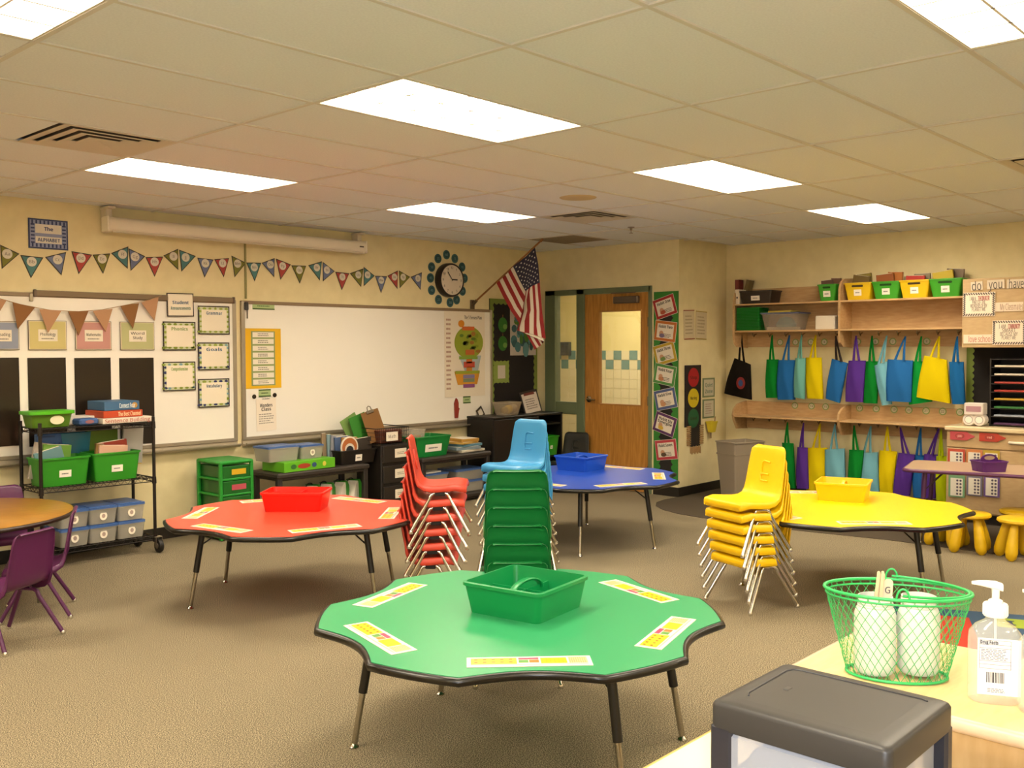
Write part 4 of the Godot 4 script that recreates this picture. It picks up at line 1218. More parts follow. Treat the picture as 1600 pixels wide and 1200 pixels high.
func flag() -> void:
	var foot := Vector3(4.9102, 2.0494, -5.12)
	var tip := Vector3(4.9102, 2.674, -4.1121)
	var o := thing("flag", "American flag hanging from a slanted wooden wall pole by the door", "flag", foot)
	var s := nb()
	tube(s, [Vector3(0, 0, 0.0), tip - foot], 0.010, 10)
	lathe(s, [Vector2(0.010, -0.01), Vector2(0.016, 0.0), Vector2(0.010, 0.03), Vector2(0.0, 0.045)], 10, Transform3D(Basis(Quaternion(Vector3.UP, (tip - foot).normalized())), tip - foot))
	fin(s, "flag_pole", m("8a5a2c", 0.5), o)
	s = nb()
	bx(s, Vector3(0, 0, 0.01), Vector3(0.06, 0.11, 0.02), 0.004)
	tube(s, [Vector3(0, -0.005, 0.01), (tip - foot).normalized() * 0.09], 0.017, 10)
	fin(s, "pole_bracket", m("6a5d4a", 0.4, 0.7), o)
	# print: thirteen stripes, a blue field, fifty stars
	var im := Image.create(570, 300, false, Image.FORMAT_RGB8)
	im.fill(Color.html("d9cdbb"))
	for i in 7:
		im.fill_rect(Rect2i(0, roundi(i * 2 * 300 / 13.0), 570, 23), Color.html("8f1f20"))
	im.fill_rect(Rect2i(0, 0, 228, 161), Color.html("27263f"))
	for r in 9:
		for c in (6 if r % 2 == 0 else 5):
			var cx := 19 + c * 38 + (0 if r % 2 == 0 else 19)
			var cy := 16 + r * 16
			for y in range(-6, 7):
				for x in range(-6, 7):
					var g := atan2(x, -y)
					var k := fposmod(g + PI / 5, TAU / 5) - PI / 5
					if Vector2(x, y).length() < 6.5 * 0.42 / maxf(0.42, cos(absf(k)) * 0.42 + sin(absf(k)) * 0.95):
						im.set_pixel(cx + x, cy + y, Color.html("e6dfd2"))
	var mt := StandardMaterial3D.new()
	mt.albedo_texture = ImageTexture.create_from_image(im)
	mt.roughness = 0.8
	mt.cull_mode = BaseMaterial3D.CULL_DISABLED
	# cloth as columns from the hoist's top (0) to its bottom (1); each gives points down the fly in the plane of the pole; the upper half folds over the lower
	var rows := [0.0, 0.2, 0.4, 0.7, 1.0]
	var q := [[0.0, [Vector3(4.9102, 2.6142, -4.191), Vector3(4.9102, 2.4338, -4.1478), Vector3(4.9102, 2.2481, -4.1135), Vector3(4.9102, 1.9376, -4.0537), Vector3(4.9102, 1.6683, -4.0113)], -0.05], [0.25, [Vector3(4.9102, 2.5306, -4.3244), Vector3(4.9102, 2.3677, -4.2626), Vector3(4.9102, 2.2129, -4.2101), Vector3(4.9102, 1.9677, -4.1933), Vector3(4.9102, 1.7159, -4.1766)], -0.055], [0.5, [Vector3(4.9102, 2.4461, -4.4695), Vector3(4.9102, 2.301, -4.3884), Vector3(4.9102, 2.1707, -4.308), Vector3(4.9102, 1.9583, -4.3358), Vector3(4.9102, 1.7584, -4.3817)], -0.06], [0.53, [Vector3(4.9102, 2.4337, -4.4878), Vector3(4.9102, 2.2952, -4.4065), Vector3(4.9102, 2.1644, -4.317), Vector3(4.9102, 1.9447, -4.3268), Vector3(4.9102, 1.7514, -4.3637)], -0.045], [0.56, [Vector3(4.9102, 2.4275, -4.497), Vector3(4.9102, 2.2818, -4.4066), Vector3(4.9102, 2.144, -4.3081), Vector3(4.9102, 1.9419, -4.2199), Vector3(4.9102, 1.6423, -4.0459)], -0.02], [0.78, [Vector3(4.9102, 2.3535, -4.6269), Vector3(4.9102, 2.1859, -4.5166), Vector3(4.9102, 2.027, -4.3986), Vector3(4.9102, 1.8101, -4.2648), Vector3(4.9102, 1.6032, -4.1156)], -0.01], [1.0, [Vector3(4.9102, 2.2777, -4.7495), Vector3(4.9102, 2.1229, -4.6374), Vector3(4.9102, 1.9701, -4.5268), Vector3(4.9102, 1.758, -4.3546), Vector3(4.9102, 1.557, -4.1948)], 0.0]]
	s = nb()
	s.set_smooth_group(3)
	for i in q.size() - 1:
		for j in 4:
			for sub in [[0, 0], [1, 1], [1, 0], [0, 0], [0, 1], [1, 1]]:
				var col = q[i + sub[0]]
				var f: float = rows[j + sub[1]]
				var p: Vector3 = col[1][j + sub[1]]
				s.set_uv(Vector2(f, col[0]))
				s.add_vertex(p - foot + Vector3(col[2] * f + 0.012 * sin(f * 7.0 + col[0] * 9.0), 0, 0))
	fin(s, "flag_cloth", mt, o)

# ---------------------------------------------------------------- short wall beside the racks
func short_wall() -> void:
	for q in [["red", R(Vector3(6.19, 1.8162, -3.146), 0.2122, 0.3082), "8f3a2e", 2.0], ["yellow", R(Vector3(6.4314, 1.8126, -3.146), 0.2196, 0.2997), "a58a3a", -2.0]]:
		var t: Transform3D = q[1]
		var o := sheet("held_drawing", "pale drawing with %s edged strip at top and foot on the short wall" % q[0], "drawing", t, [["paper", 1, 0.96, "cdbd9c"], ["edge_strip", 1, 0.03, q[2], 0.0, 0.49], ["edge_strip", 0.96, 0.03, q[2], 0.0, -0.49]], 0, q[3], "drawings on the short wall")
		rule_lines(o, Vector3(0, 0, 0.0028), t.basis.x.x * 0.7, t.basis.y.y * 0.7, 6, "ac9c80", 2)
	var tl: Transform3D = R(Vector3(6.2681, 1.057, -3.146), 0.3228, 0.6577)
	var w := tl.basis.x.x
	var h := tl.basis.y.y
	var o := sheet("behaviour_light", "traffic light poster with red, yellow and green ovals on black", "poster", tl, [["backing", 1, 1, "231a17"]])
	for q in [["red_oval", "a31c1e", 0.30, "Stop"], ["yellow_oval", "cdb51e", -0.035, "Warning"], ["green_oval", "1f5a34", -0.365, "Great"]]:
		blob(o, q[0], m(q[1], 0.6), oval(w * 0.33, h * 0.155, 28, w * 0.03, h * q[2]), 0.002, 0.005)
		text(o, q[3], Vector3(w * 0.03, h * q[2], 0.0055), 0.035, "3a2a1e", w * 0.4)
	var cs: Transform3D = R(Vector3(6.3175, 0.6251, -3.146), 0.2043, 0.2277)
	var st := sheet("clothespin_strip", "black card strip under the traffic light poster edged with clothespins", "card strip", cs, [["strip", 1, 1, "1f1915"]])
	st.set_meta("top", 0.003)
	var cw := cs.basis.x.x
	var chh := cs.basis.y.y
	for i in 26:
		var p := Vector3(-cw * 0.5 - 0.03, chh * (0.46 - i * 0.105), 0.006)
		var turn := 0.0
		if i >= 9 and i < 18:
			p = Vector3(cw * 0.5 + 0.02, chh * (0.46 - (i - 9) * 0.105), 0.006)
		elif i >= 18:
			p = Vector3(-cw * 0.47 + (i - 18) * cw * 0.134, -chh * 0.5 - 0.03 - 0.012 * (i % 2), 0.006)
			turn = PI / 2
		var s := nb()
		bx(s, Vector3(0, 0.004, 0), Vector3(0.075, 0.006, 0.010), 0.001)
		bx(s, Vector3(0, -0.004, 0), Vector3(0.075, 0.006, 0.010), 0.001)
		var pin := thing("clothespin", "wooden clothespin, %s of the black strip" % [["%s from the top on the left edge" % NTH[i % 15], "%s from the top on the right edge" % NTH[(i - 9) % 9], "%s from the left on the foot" % NTH[(i - 18) % 8]][0 if i < 9 else 1 if i < 18 else 2]], "clothespin", cs.origin + p, 0, "clothespins under the traffic light")
		pin.rotation.z = turn
		fin(s, "pin_halves", m("b08c5c", 0.8), pin)
	for q in [["upper", R(Vector3(6.587, 1.1356, -3.146), 0.2514, 0.2101), ["Quiet", "Zone"]], ["lower", R(Vector3(6.5888, 0.906, -3.146), 0.2517, 0.2069), []]]:
		var t: Transform3D = q[1]
		var n := sheet("bordered_notice", "%s of two small green bordered notices right of the traffic light poster" % q[0], "notice", t, [["border", 1, 1, "77825e"], ["page", 0.78, 0.84, "c9bfa4"]])
		if q[2]:
			text(n, q[2][0], Vector3(0, 0.03, front(n)), 0.045, "7f8a78", t.basis.x.x * 0.62, true)
			text(n, q[2][1], Vector3(0, -0.04, front(n)), 0.045, "7f8a78", t.basis.x.x * 0.62, true)
		else:
			rule_lines(n, Vector3(0, 0, front(n)), t.basis.x.x * 0.55, t.basis.y.y * 0.6, 5, "a88a80", 8)
	var cup := thing("wall_cup", "yellow pin cup hung low on the short wall", "cup", Vector3(6.5793, 0.7108, -3.1))
	var s2 := nb()
	tub(s2, 0.085, 0.06, 0.13, 0.085, 0.12, 0.003, 0.004, 0.02)
	fin(s2, "cup_body", m("c9b224", 0.5), cup, Transform3D(Basis.IDENTITY, Vector3(0, -0.06, 0)))
	box(cup, "clothespin", m("9a7f5c", 0.8), Vector3(0.02, 0.07, 0.02), Vector3(0.012, 0.09, 0.01), 0.001, Transform3D(Basis(Vector3(0, 0, 1), -0.15), Vector3.ZERO))
	box(cup, "lower_peg", m("8a7250", 0.8), Vector3(-0.02, -0.09, 0.0), Vector3(0.02, 0.07, 0.012), 0.001)
	var tr := tapered_bin("waste_bin", "8f8272", "grey plastic wastebasket in the corner behind the yellow chairs", Vector3(6.2097, 0.0, -2.5437), -20, 0.40, 0.30, 0.62, "", Vector2.ZERO, 0.76)
	tr.set_meta("category", "wastebasket")
	box(tr, "rim_band", m("8a7d6c", 0.45), Vector3(0, 0.49, 0), Vector3(0.385, 0.02, 0.29), 0.004)

# ---------------------------------------------------------------- coat racks
func rack_wall() -> void:
	var birch := grained("rack_wood", "b58f60", "c9a678", 0.02, Vector3(2.0, 6.0, 1.0), 0.5, 3, 256)
	const D := 0.30
	var xf := XC - D
	var cuts := [-2.8862, -1.7051, -0.5167]
	var s: SurfaceTool
	var places := [["left", "next to the corner with the wastebasket"], ["right", "next to the signs about being a thinker"]]
	var hook := m("b8ae9c", 0.25, 1.0)
	for lvl in 2:
		for k in 2:
			var za: float = cuts[k]
			var zb: float = cuts[k + 1]
			var o := thing("coat_rack", "%s birch coat rack shelf unit, the %s one of two side by side" % [["two-shelf upper", "single-shelf lower"][lvl], places[k][0]], "coat rack", Vector3(XC, 0, (za + zb) * 0.5), -90, "coat racks")
			var w := zb - za
			var yt := 2.2077 if lvl == 0 else 0.986
			var yb := 1.5769 if lvl == 0 else 0.6915
			box(o, "back_panel", birch, Vector3(0, (yt + yb) * 0.5, 0.01), Vector3(w, yt - yb, 0.018), 0.002)
			var shelves := [2.0379, 1.7532] if lvl == 0 else [0.841]
			for y in shelves:
				box(o, "shelf", birch, Vector3(0, y - 0.009, D * 0.5), Vector3(w - 0.02, 0.018, D - 0.01), 0.002)
			for e in ([-1.0, 1.0] if k == 0 else [1.0]):
				var prof := PackedVector2Array()
				var ya := yt + 0.06 if lvl == 0 and e > 0 and k == 0 else yt
				for v in ([[0.0, ya], [0.20, ya - 0.01], [0.27, ya - 0.05], [0.30, ya - 0.12], [0.30, yb + 0.12], [0.28, yb + 0.04], [0.22, yb], [0.0, yb - 0.01]] if lvl == 0 else [[0.0, yt], [0.12, yt - 0.01], [0.22, yt - 0.03], [0.29, yt - 0.08], [0.31, yt - 0.14], [0.29, yt - 0.20], [0.22, yb], [0.0, yb - 0.01]]):
					prof.append(Vector2(v[0], v[1]))
				s = nb()
				prism(s, prof, -0.011, 0.011, Transform3D(Basis(Vector3(0, 0, 1), Vector3(0, 1, 0), Vector3(-1, 0, 0)), Vector3(e * w * 0.5, 0, 0)))
				fin(s, "end_panel", birch, o)
			var hy: float = shelves[-1] - 0.035
			for i in 6:
				s = nb()
				var hx := (i - 2.5) * w / 6.3
				tube(s, [Vector3(hx, hy, 0.018), Vector3(hx, hy - 0.01, 0.06), Vector3(hx, hy - 0.03, 0.075), Vector3(hx, hy - 0.012, 0.095), Vector3(hx, hy + 0.012, 0.10)], 0.006, 6)
				fin(s, "coat_hook", hook, o)
			var tags := [[-2.4827, -2.3063, -2.1339, -1.9863], [-1.6328, -1.4494, -1.2768, -0.9498]] if lvl == 0 else [[-2.3082, -2.121, -1.9662], [-1.6061, -1.4357, -1.2566, -1.1129, -0.9477, -0.7922, -0.6345]]
			var ty := 1.627 if lvl == 0 else 0.9555
			for i in tags[k].size():
				var zt: float = tags[k][i]
				var at := Vector3(zt - (za + zb) * 0.5, ty, 0.0195)
				blob(o, "number_tag", m("7f9a5a", 0.7), oval(0.036, 0.036, 16), 0, 0.002, at)
				blob(o, "tag_face", m("c9c3a4", 0.7), oval(0.026, 0.026, 16), 0.002, 0.003, at)
				text(o, str(i + 1 + k * 4 + lvl * 12), at + Vector3(0, 0, 0.0035), 0.024, "6a6a5a")
	# bags on the hooks
	var up := "tote bags on the upper coat rack"
	var lo := "tote bags on the lower coat rack"
	tote("1a1512", "black bag with red and blue emblem, alone at the upper rack's left end", [Vector2(-2.9711, 1.4553), Vector2(-2.7758, 1.387)], [Vector2(-3.0883, 1.0646), Vector2(-2.7579, 1.0051)], Vector3(6.84, 1.7141, -2.8785), 0.07, up, true)
	tote("0f7a2a", "green tote bag, second from the left on the upper coat rack", [Vector2(-2.5966, 1.4435), Vector2(-2.4549, 1.4445)], [Vector2(-2.5937, 1.0306), Vector2(-2.4482, 1.0355)], Vector3(6.86, 1.7037, -2.5236), 0.055, up)
	tote("2564a6", "blue tote bag, third from the left on the upper coat rack", [Vector2(-2.4493, 1.438), Vector2(-2.2527, 1.4394)], [Vector2(-2.4462, 1.0162), Vector2(-2.2493, 1.023)], Vector3(6.835, 1.7014, -2.3125), 0.055, up)
	tote("6aa79e", "pale teal tote bag, fourth from the left on the upper coat rack", [Vector2(-2.2405, 1.4599), Vector2(-2.1266, 1.4606)], [Vector2(-2.2444, 1.0511), Vector2(-2.1301, 1.0349)], Vector3(6.81, 1.6997, -2.164), 0.055, up)
	tote("d6bf0c", "yellow tote bag, fifth from the left on the upper coat rack", [Vector2(-2.1509, 1.4665), Vector2(-1.9755, 1.4675)], [Vector2(-2.126, 1.0396), Vector2(-1.9508, 1.039)], Vector3(6.86, 1.6987, -2.0332), 0.055, up)
	tote("2564a6", "blue tote bag, sixth from the left on the upper coat rack", [Vector2(-1.8539, 1.4554), Vector2(-1.6851, 1.4112)], [Vector2(-1.9118, 1.048), Vector2(-1.7616, 1.0075)], Vector3(6.835, 1.6897, -1.8086), 0.055, up, false, "2a1d18")
	tote("52308a", "purple tote bag, seventh from the left on the upper coat rack", [Vector2(-1.6678, 1.4375), Vector2(-1.4909, 1.4389)], [Vector2(-1.6904, 1.0242), Vector2(-1.5125, 1.0243)], Vector3(6.81, 1.6874, -1.5847), 0.055, up)
	tote("0f7a2a", "green tote bag, eighth from the left on the upper coat rack", [Vector2(-1.5182, 1.4316), Vector2(-1.37, 1.4328)], [Vector2(-1.5269, 1.0151), Vector2(-1.391, 1.0137)], Vector3(6.86, 1.6863, -1.4432), 0.055, up)
	tote("6fa9bb", "pale blue tote bag, ninth from the left on the upper coat rack", [Vector2(-1.4169, 1.3884), Vector2(-1.2652, 1.4403)], [Vector2(-1.3297, 0.9982), Vector2(-1.2353, 1.0145)], Vector3(6.835, 1.6847, -1.2868), 0.055, up)
	tote("2564a6", "blue tote bag, tenth from the left on the upper coat rack", [Vector2(-1.2744, 1.453), Vector2(-1.0276, 1.4424)], [Vector2(-1.2761, 1.0455), Vector2(-1.041, 1.0415)], Vector3(6.81, 1.6765, -1.0973), 0.055, up)
	tote("0f8a36", "green tote bag, eleventh from the left on the upper coat rack", [Vector2(-1.0581, 1.4353), Vector2(-0.9311, 1.4363)], [Vector2(-1.0775, 1.0131), Vector2(-0.8607, 1.052)], Vector3(6.86, 1.6755, -0.9641), 0.055, up)
	tote("d6bf0c", "yellow tote bag, twelfth from the left on the upper coat rack", [Vector2(-0.9349, 1.4917), Vector2(-0.7222, 1.4504)], [Vector2(-0.9962, 1.0914), Vector2(-0.6821, 1.0415)], Vector3(6.835, 1.6738, -0.7892), 0.055, up)
	tote("1d5f9a", "blue tote bag, thirteenth from the left on the upper coat rack", [Vector2(-0.6963, 1.4329), Vector2(-0.5648, 1.4341)], [Vector2(-0.6565, 1.0376), Vector2(-0.5426, 1.0419)], Vector3(6.81, 1.6721, -0.6191), 0.055, up)
	tote("0f7a2a", "green tote bag, first from the left on the lower coat rack", [Vector2(-2.4037, 0.5608), Vector2(-2.2723, 0.5626)], [Vector2(-2.3559, 0.0801), Vector2(-2.2396, 0.0913)], Vector3(6.845, 0.7826, -2.3321), 0.055, lo)
	tote("52308a", "purple tote bag, second from the left on the lower coat rack", [Vector2(-2.2163, 0.5278), Vector2(-2.1024, 0.5288)], [Vector2(-2.2128, 0.0967), Vector2(-2.0846, 0.1024)], Vector3(6.82, 0.7871, -2.14), 0.055, lo)
	tote("d6bf0c", "yellow tote bag, third from the left on the lower coat rack", [Vector2(-2.1335, 0.5227), Vector2(-1.9094, 0.5381)], [Vector2(-2.1297, 0.0723), Vector2(-1.9191, 0.093)], Vector3(6.87, 0.7856, -1.981), 0.055, lo)
	tote("6fa9bb", "pale blue tote bag, fourth from the left on the lower coat rack", [Vector2(-1.9253, 0.5191), Vector2(-1.7144, 0.5469)], [Vector2(-1.8939, 0.0983), Vector2(-1.6968, 0.1177)], Vector3(6.845, 0.7893, -1.8113), 0.055, lo)
	tote("0f7a2a", "green tote bag, fifth from the left on the lower coat rack", [Vector2(-1.6566, 0.5399), Vector2(-1.5052, 0.5441)], [Vector2(-1.6525, 0.1249), Vector2(-1.5402, 0.136)], Vector3(6.82, 0.7889, -1.5995), 0.055, lo)
	tote("6fa9bb", "pale blue tote bag, sixth from the left on the lower coat rack", [Vector2(-1.585, 0.5085), Vector2(-1.3834, 0.5294)], [Vector2(-1.581, 0.1134), Vector2(-1.3598, 0.1354)], Vector3(6.87, 0.7872, -1.4506), 0.055, lo)
	tote("d6bf0c", "yellow tote bag, seventh from the left on the lower coat rack", [Vector2(-1.3607, 0.5522), Vector2(-1.1839, 0.552)], [Vector2(-1.3433, 0.1271), Vector2(-1.2167, 0.1335)], Vector3(6.845, 0.7919, -1.2744), 0.055, lo)
	tote("52308a", "purple tote bag, eighth from the left on the lower coat rack", [Vector2(-1.1618, 0.5431), Vector2(-1.0022, 0.5361)], [Vector2(-1.2069, 0.131), Vector2(-1.0461, 0.1349)], Vector3(6.82, 0.7945, -1.1399), 0.055, lo)
	tote("2564a6", "blue tote bag, ninth from the left on the lower coat rack", [Vector2(-1.0447, 0.5225), Vector2(-0.9115, 0.5323)], [Vector2(-1.0277, 0.1184), Vector2(-0.9184, 0.1173)], Vector3(6.87, 0.7946, -0.9629), 0.055, lo)
	tote("52308a", "violet tote bag, tenth from the left on the lower coat rack", [Vector2(-0.9268, 0.5457), Vector2(-0.7959, 0.5491)], [Vector2(-0.9457, 0.1236), Vector2(-0.8142, 0.1311)], Vector3(6.845, 0.7997, -0.7873), 0.055, lo)
	tote("a9b80c", "lime yellow tote bag, eleventh from the left on the lower coat rack", [Vector2(-0.8048, 0.5384), Vector2(-0.7054, 0.5457)], [Vector2(-0.7936, 0.1179), Vector2(-0.6998, 0.1095)], Vector3(6.82, 0.7971, -0.7553), 0.055, lo)
	# things on the rack shelves
	var y1 := 2.0379
	var y2 := 1.7532
	var zc := func(za: float, zb: float) -> float: return (za + zb) * 0.5
	tapered_bin("shelf_bin", "241a15", "black open bin with paper label on the top rack shelf, far left", Vector3(XC - 0.16, y1, -2.6417), -90, 0.3752, 0.24, 0.1388, "", Vector2(0.10, 0.05), 0.9)
	var bi := thing("ring_binder", "white binder standing at the left end of the top rack shelf", "binder", Vector3(XC - 0.15, y1, -2.8601), -90)
	box(bi, "cover", m("d6cbbb", 0.5), Vector3(0, 0.0791, 0), Vector3(0.055, 0.1581, 0.24), 0.004)
	box(bi, "finger_ring", m("3a3430", 0.4), Vector3(0, 0.07, 0.121), Vector3(0.02, 0.02, 0.002), 0.001)
	var red_h := 0.2739
	book("dark red book standing behind the black shelf bin", Vector3(XC - 0.08, y1, -2.9439), Vector3(0.05, red_h, 0.10), "6d2420", -90)
	book("brown and olive book leaning beside the dark red book on the top shelf", Vector3(XC - 0.08, y1, -2.8737), Vector3(0.045, red_h, 0.10), "6a5a38", -90, -14.0)
	for i in 15:
		var st := thing("green_tray", "green tray, %s from the top in the stack of trays on the rack" % NTH[14 - i], "tray", Vector3(XC - 0.17, y2 + i * 0.0159, -2.73), -90, "stacked green trays")
		s = nb()
		tub(s, 0.2887 * 0.9, 0.22, 0.2887 * 0.95, 0.24, 0.0159 + 0.006, 0.002, 0.006, 0.02)
		fin(s, "tray_body", m("1f7d2c", 0.4), st)
	var cb := thing("storage_box", "large clear lidded box with paper and blue cloth inside on middle rack shelf", "storage box", Vector3(XC - 0.16, y2, -2.3537), -90)
	var bw := 0.4193
	s = nb()
	tub(s, bw * 0.86, 0.22, bw, 0.26, 0.17, 0.003, 0.004, 0.02)
	fin(s, "box_body", clear_plastic("b8aa98", 0.3), cb)
	box(cb, "lid", clear_plastic("6a78a8", 0.6), Vector3(0, 0.176, 0), Vector3(bw + 0.02, 0.014, 0.28), 0.004)
	s = nb()
	lathe(s, [Vector2(0, 0), Vector2(0.10, 0.0), Vector2(0.11, 0.03), Vector2(0.07, 0.09), Vector2(0.03, 0.11), Vector2(0, 0.112)], 14)
	fin(s, "folded_cloth", m("4f8088", 0.9), cb, Transform3D(Basis.from_scale(Vector3(1, 1, 0.8)), Vector3(0.02, 0.03, 0.02)))
	box(cb, "paper_stack", m("c9bca8", 0.8), Vector3(-0.02, 0.018, 0), Vector3(bw * 0.7, 0.03, 0.18), 0.003)
	var fd := thing("paper_folder", "yellow paper folder lying on the lid of the large clear box", "folder", Vector3(XC - 0.16, y2 + 0.1835, -2.367), -90)
	box(fd, "folder_cover", m("b8a544", 0.7), Vector3(0, 0.01, 0), Vector3(bw * 0.62, 0.02, 0.22), 0.003)
	var wb2 := thing("white_box", "plain white box at the right end of the middle rack shelf", "box", Vector3(XC - 0.15, y2, -1.8767), -90)
	box(wb2, "box_body", m("dcd0be", 0.6), Vector3(0, 0.066, 0), Vector3(0.2037, 0.132, 0.20), 0.004)
	box(wb2, "box_lid", m("cfc5b6", 0.6), Vector3(0.012, 0.132, -0.01), Vector3(0.2238, 0.012, 0.205), 0.003)
	var bask := [["3c9a24", "green", "first", -1.8503, 0.9], ["d2ae12", "yellow", "second", -1.5325, 1.0], ["3c9a24", "green", "third", -1.2539, 1.0], ["d2ae12", "yellow", "fourth", -0.9834, 1.05], ["3c9a24", "green", "last", -0.7003, 1.1]]
	var hues := [["6a4a40", "7d5a48"], ["6f5a30", "84752e"], ["8a4a1e", "b06a2a"], ["a8261e", "8d7d66"], ["b8a018", "6a5640"]]
	for i in 5:
		var q = bask[i]
		var bwid: float = 0.2712 * q[4] * (0.78 if i == 0 else 1.0)
		var at := Vector3(XC - 0.16, y1, q[3])
		tapered_bin("book_basket", "e0b810" if q[1] == "yellow" else q[0], "%s plastic book basket, %s from the left on the top rack shelf" % [q[1], q[2]], at, -90, bwid, 0.24, 0.17, "book baskets on the top rack shelf", Vector2(0.075, 0.06), 0.80, true)
		for j in 2:
			book("%s book standing in the %s basket, %s from the left on the top shelf" % [["front", "rear"][j], q[1], q[2]], at + Vector3(-0.02 + j * 0.06, 0.03, (j - 0.5) * 0.05), Vector3(bwid * (0.62 - 0.1 * j), 0.215 + 0.02 * j - (0.03 if i == 0 or i == 3 else 0.0), 0.03), hues[i][j], -90, [4.0, -9.0, 5.0, -2.0, 8.0][i] * (1.0 - 1.6 * j), "books in the baskets on the top rack shelf", 0.0)

# ---------------------------------------------------------------- cabinet and counter at the right edge
func right_corner() -> void:
	var lam := grained("laminate", "b89a70", "c2a57a", 0.02, Vector3(2, 6, 2), 0.45, 3, 256)
	var za := -0.514
	var yt := 2.1843
	var yb := 1.5656
	var up := thing("wall_cabinet", "tan laminate wall cabinet covered with word cards at the right edge", "cabinet", Vector3(XC, 0, za + 0.75), -90)
	box(up, "cabinet_body", lam, Vector3(0, (yt + yb) * 0.5, 0.18), Vector3(1.5, yt - yb, 0.36), 0.003)
	for e in 2:
		box(up, "door", lam, Vector3(-0.375 + e * 0.75, (yt + yb) * 0.5, 0.37), Vector3(0.744, yt - yb - 0.004, 0.02), 0.003)
	for q in [["do", R(Vector3(6.574, 2.1184, -0.3883), 0.1002, 0.0744)], ["you", R(Vector3(6.574, 2.1255, -0.2295), 0.1427, 0.0791)], ["have", R(Vector3(6.574, 2.1235, -0.0615), 0.1518, 0.078)]]:
		var t: Transform3D = q[1]
		var o := sheet("word_card", "white word card reading %s along the top of the wall cabinet" % q[0], "word card", t, [["card", 1, 1, "d8cab6"]], -90, [3.0, 1.0, 0.0][["do", "you", "have"].find(q[0])], "word cards on the wall cabinet")
		text(o, q[0], Vector3(0, 0, front(o)), 0.085, "5a524c", t.basis.x.x * 0.78)
	for q in [["THINKER", R(Vector3(6.574, 1.9533, -0.3683), 0.2729, 0.2144), "I AM A ", ["PART OF THE", "WONDERS OF MY", "PLANET WE"], "upper left striped card with red word, on the wall cabinet"], ["COMMUNITY", R(Vector3(6.574, 1.6985, -0.1157), 0.2729, 0.2162), "I AM ", ["SMART", "BECAUSE MY", "PLANET WE"], "lower right striped card with long red word, on the wall cabinet"]]:
		var t: Transform3D = q[1]
		var w := t.basis.x.x
		var h := t.basis.y.y
		var o := sheet("striped_card", q[4], "sign", t, [["border", 1, 1, "e8d8c4"], ["panel", 0.80, 0.76, "ecdcc8"]], -90, 0.0, "striped cards on the wall cabinet")
		var s := nb()
		for i in 13:
			for e in [-1.0, 1.0]:
				bx(s, Vector3.ZERO, Vector3(0.010, h * 0.11, 0.001), 0.0, Transform3D(Basis(Vector3(0, 0, 1), 0.7 * e), Vector3((i - 6) * w * 0.076, e * h * 0.435, 0.0027)))
				if i < 11:
					bx(s, Vector3.ZERO, Vector3(0.010, w * 0.09, 0.001), 0.0, Transform3D(Basis(Vector3(0, 0, 1), 0.7 * e), Vector3(e * w * 0.45, (i - 5) * h * 0.085, 0.0027)))
		fin(s, "border_stripes", m("5f5652", 0.8), o)
		text(o, q[2], Vector3(-w * 0.18, h * 0.25, front(o)), 0.04, "6a5f58", w * 0.2)
		text(o, q[0], Vector3(w * 0.15, h * 0.25, front(o)), 0.045, "a0323a", w * 0.36, true)
		for i in 3:
			text(o, q[3][i], Vector3(0.0, h * (0.09 - i * 0.15), front(o)), 0.035, "6a5f58", w * [0.4, 0.52, 0.42][i])
	for q in [["My Classmates", R(Vector3(6.574, 1.9245, -0.1186), 0.2312, 0.0785), "a8897a", "white strip card with faint red and grey lettering on the wall cabinet"], ["love school", R(Vector3(6.574, 1.6429, -0.3745), 0.241, 0.0803), "b8685e", "white strip card reading love school at the foot of the cabinet"]]:
		var t: Transform3D = q[1]
		var o := sheet("strip_card", q[3], "card", t, [["card", 1, 1, "e2d0ba"]], -90, 0.0, "strip cards on the wall cabinet")
		text(o, q[0], Vector3(0.02, 0, front(o)), 0.06, q[2], t.basis.x.x * 0.8)
	# black backing board with green border between cabinet and counter
	var bz := -0.5839
	var yc := 0.8571
	var bd := thing("backing_board", "black paper backing with scalloped green border under the wall cabinet", "bulletin board", Vector3(XC - 0.004, (yb + yc) * 0.5, bz + 0.8), -90)
	box(bd, "backing", m("1a1512", 0.9), Vector3(0, 0, 0.004), Vector3(1.6, yb - yc, 0.008))
	edged_board(bd, "border", m("74863a", 0.8), 1.6, yb - yc, 0.07, 0.06, 0.008, "l")
	# counter
	var xd := 0.56
	var zc := -0.5774
	var yk := 0.8627
	var ct := thing("counter_cabinet", "tan laminate base cabinet with drawers under the counter at right edge", "cabinet", Vector3(XC - 0.006, 0, zc + 0.8), -90)
	box(ct, "cabinet_body", lam, Vector3(0, (yk + 0.052) * 0.5, xd * 0.5 - 0.015), Vector3(1.6, yk - 0.128, xd - 0.03), 0.002)
	box(ct, "toe_kick", m("2a241e", 0.6), Vector3(0, 0.045, xd * 0.5 - 0.05), Vector3(1.58, 0.09, xd - 0.1))
	var yd := 0.675
	for e in 2:
		var dr := box(ct, "drawer", lam, Vector3(-0.4 + e * 0.8, (yk - 0.05 + yd) * 0.5, xd - 0.02), Vector3(0.79, yk - 0.055 - yd, 0.02), 0.003)
		var s0 := nb()
		tube(s0, [Vector3(-0.09, 0, 0.01), Vector3(-0.085, 0, 0.035), Vector3(0.085, 0, 0.035), Vector3(0.09, 0, 0.01)], 0.014, 8)
		fin(s0, "drawer_pull", m("ddd0b8", 0.4), dr, Transform3D(Basis.IDENTITY, Vector3(0.6187 - 0.4, 0, 0)))
		var dp := box(ct, "door", lam, Vector3(-0.4 + e * 0.8, (yd - 0.006 + 0.1) * 0.5, xd - 0.02), Vector3(0.79, yd - 0.012 - 0.1, 0.02), 0.003)
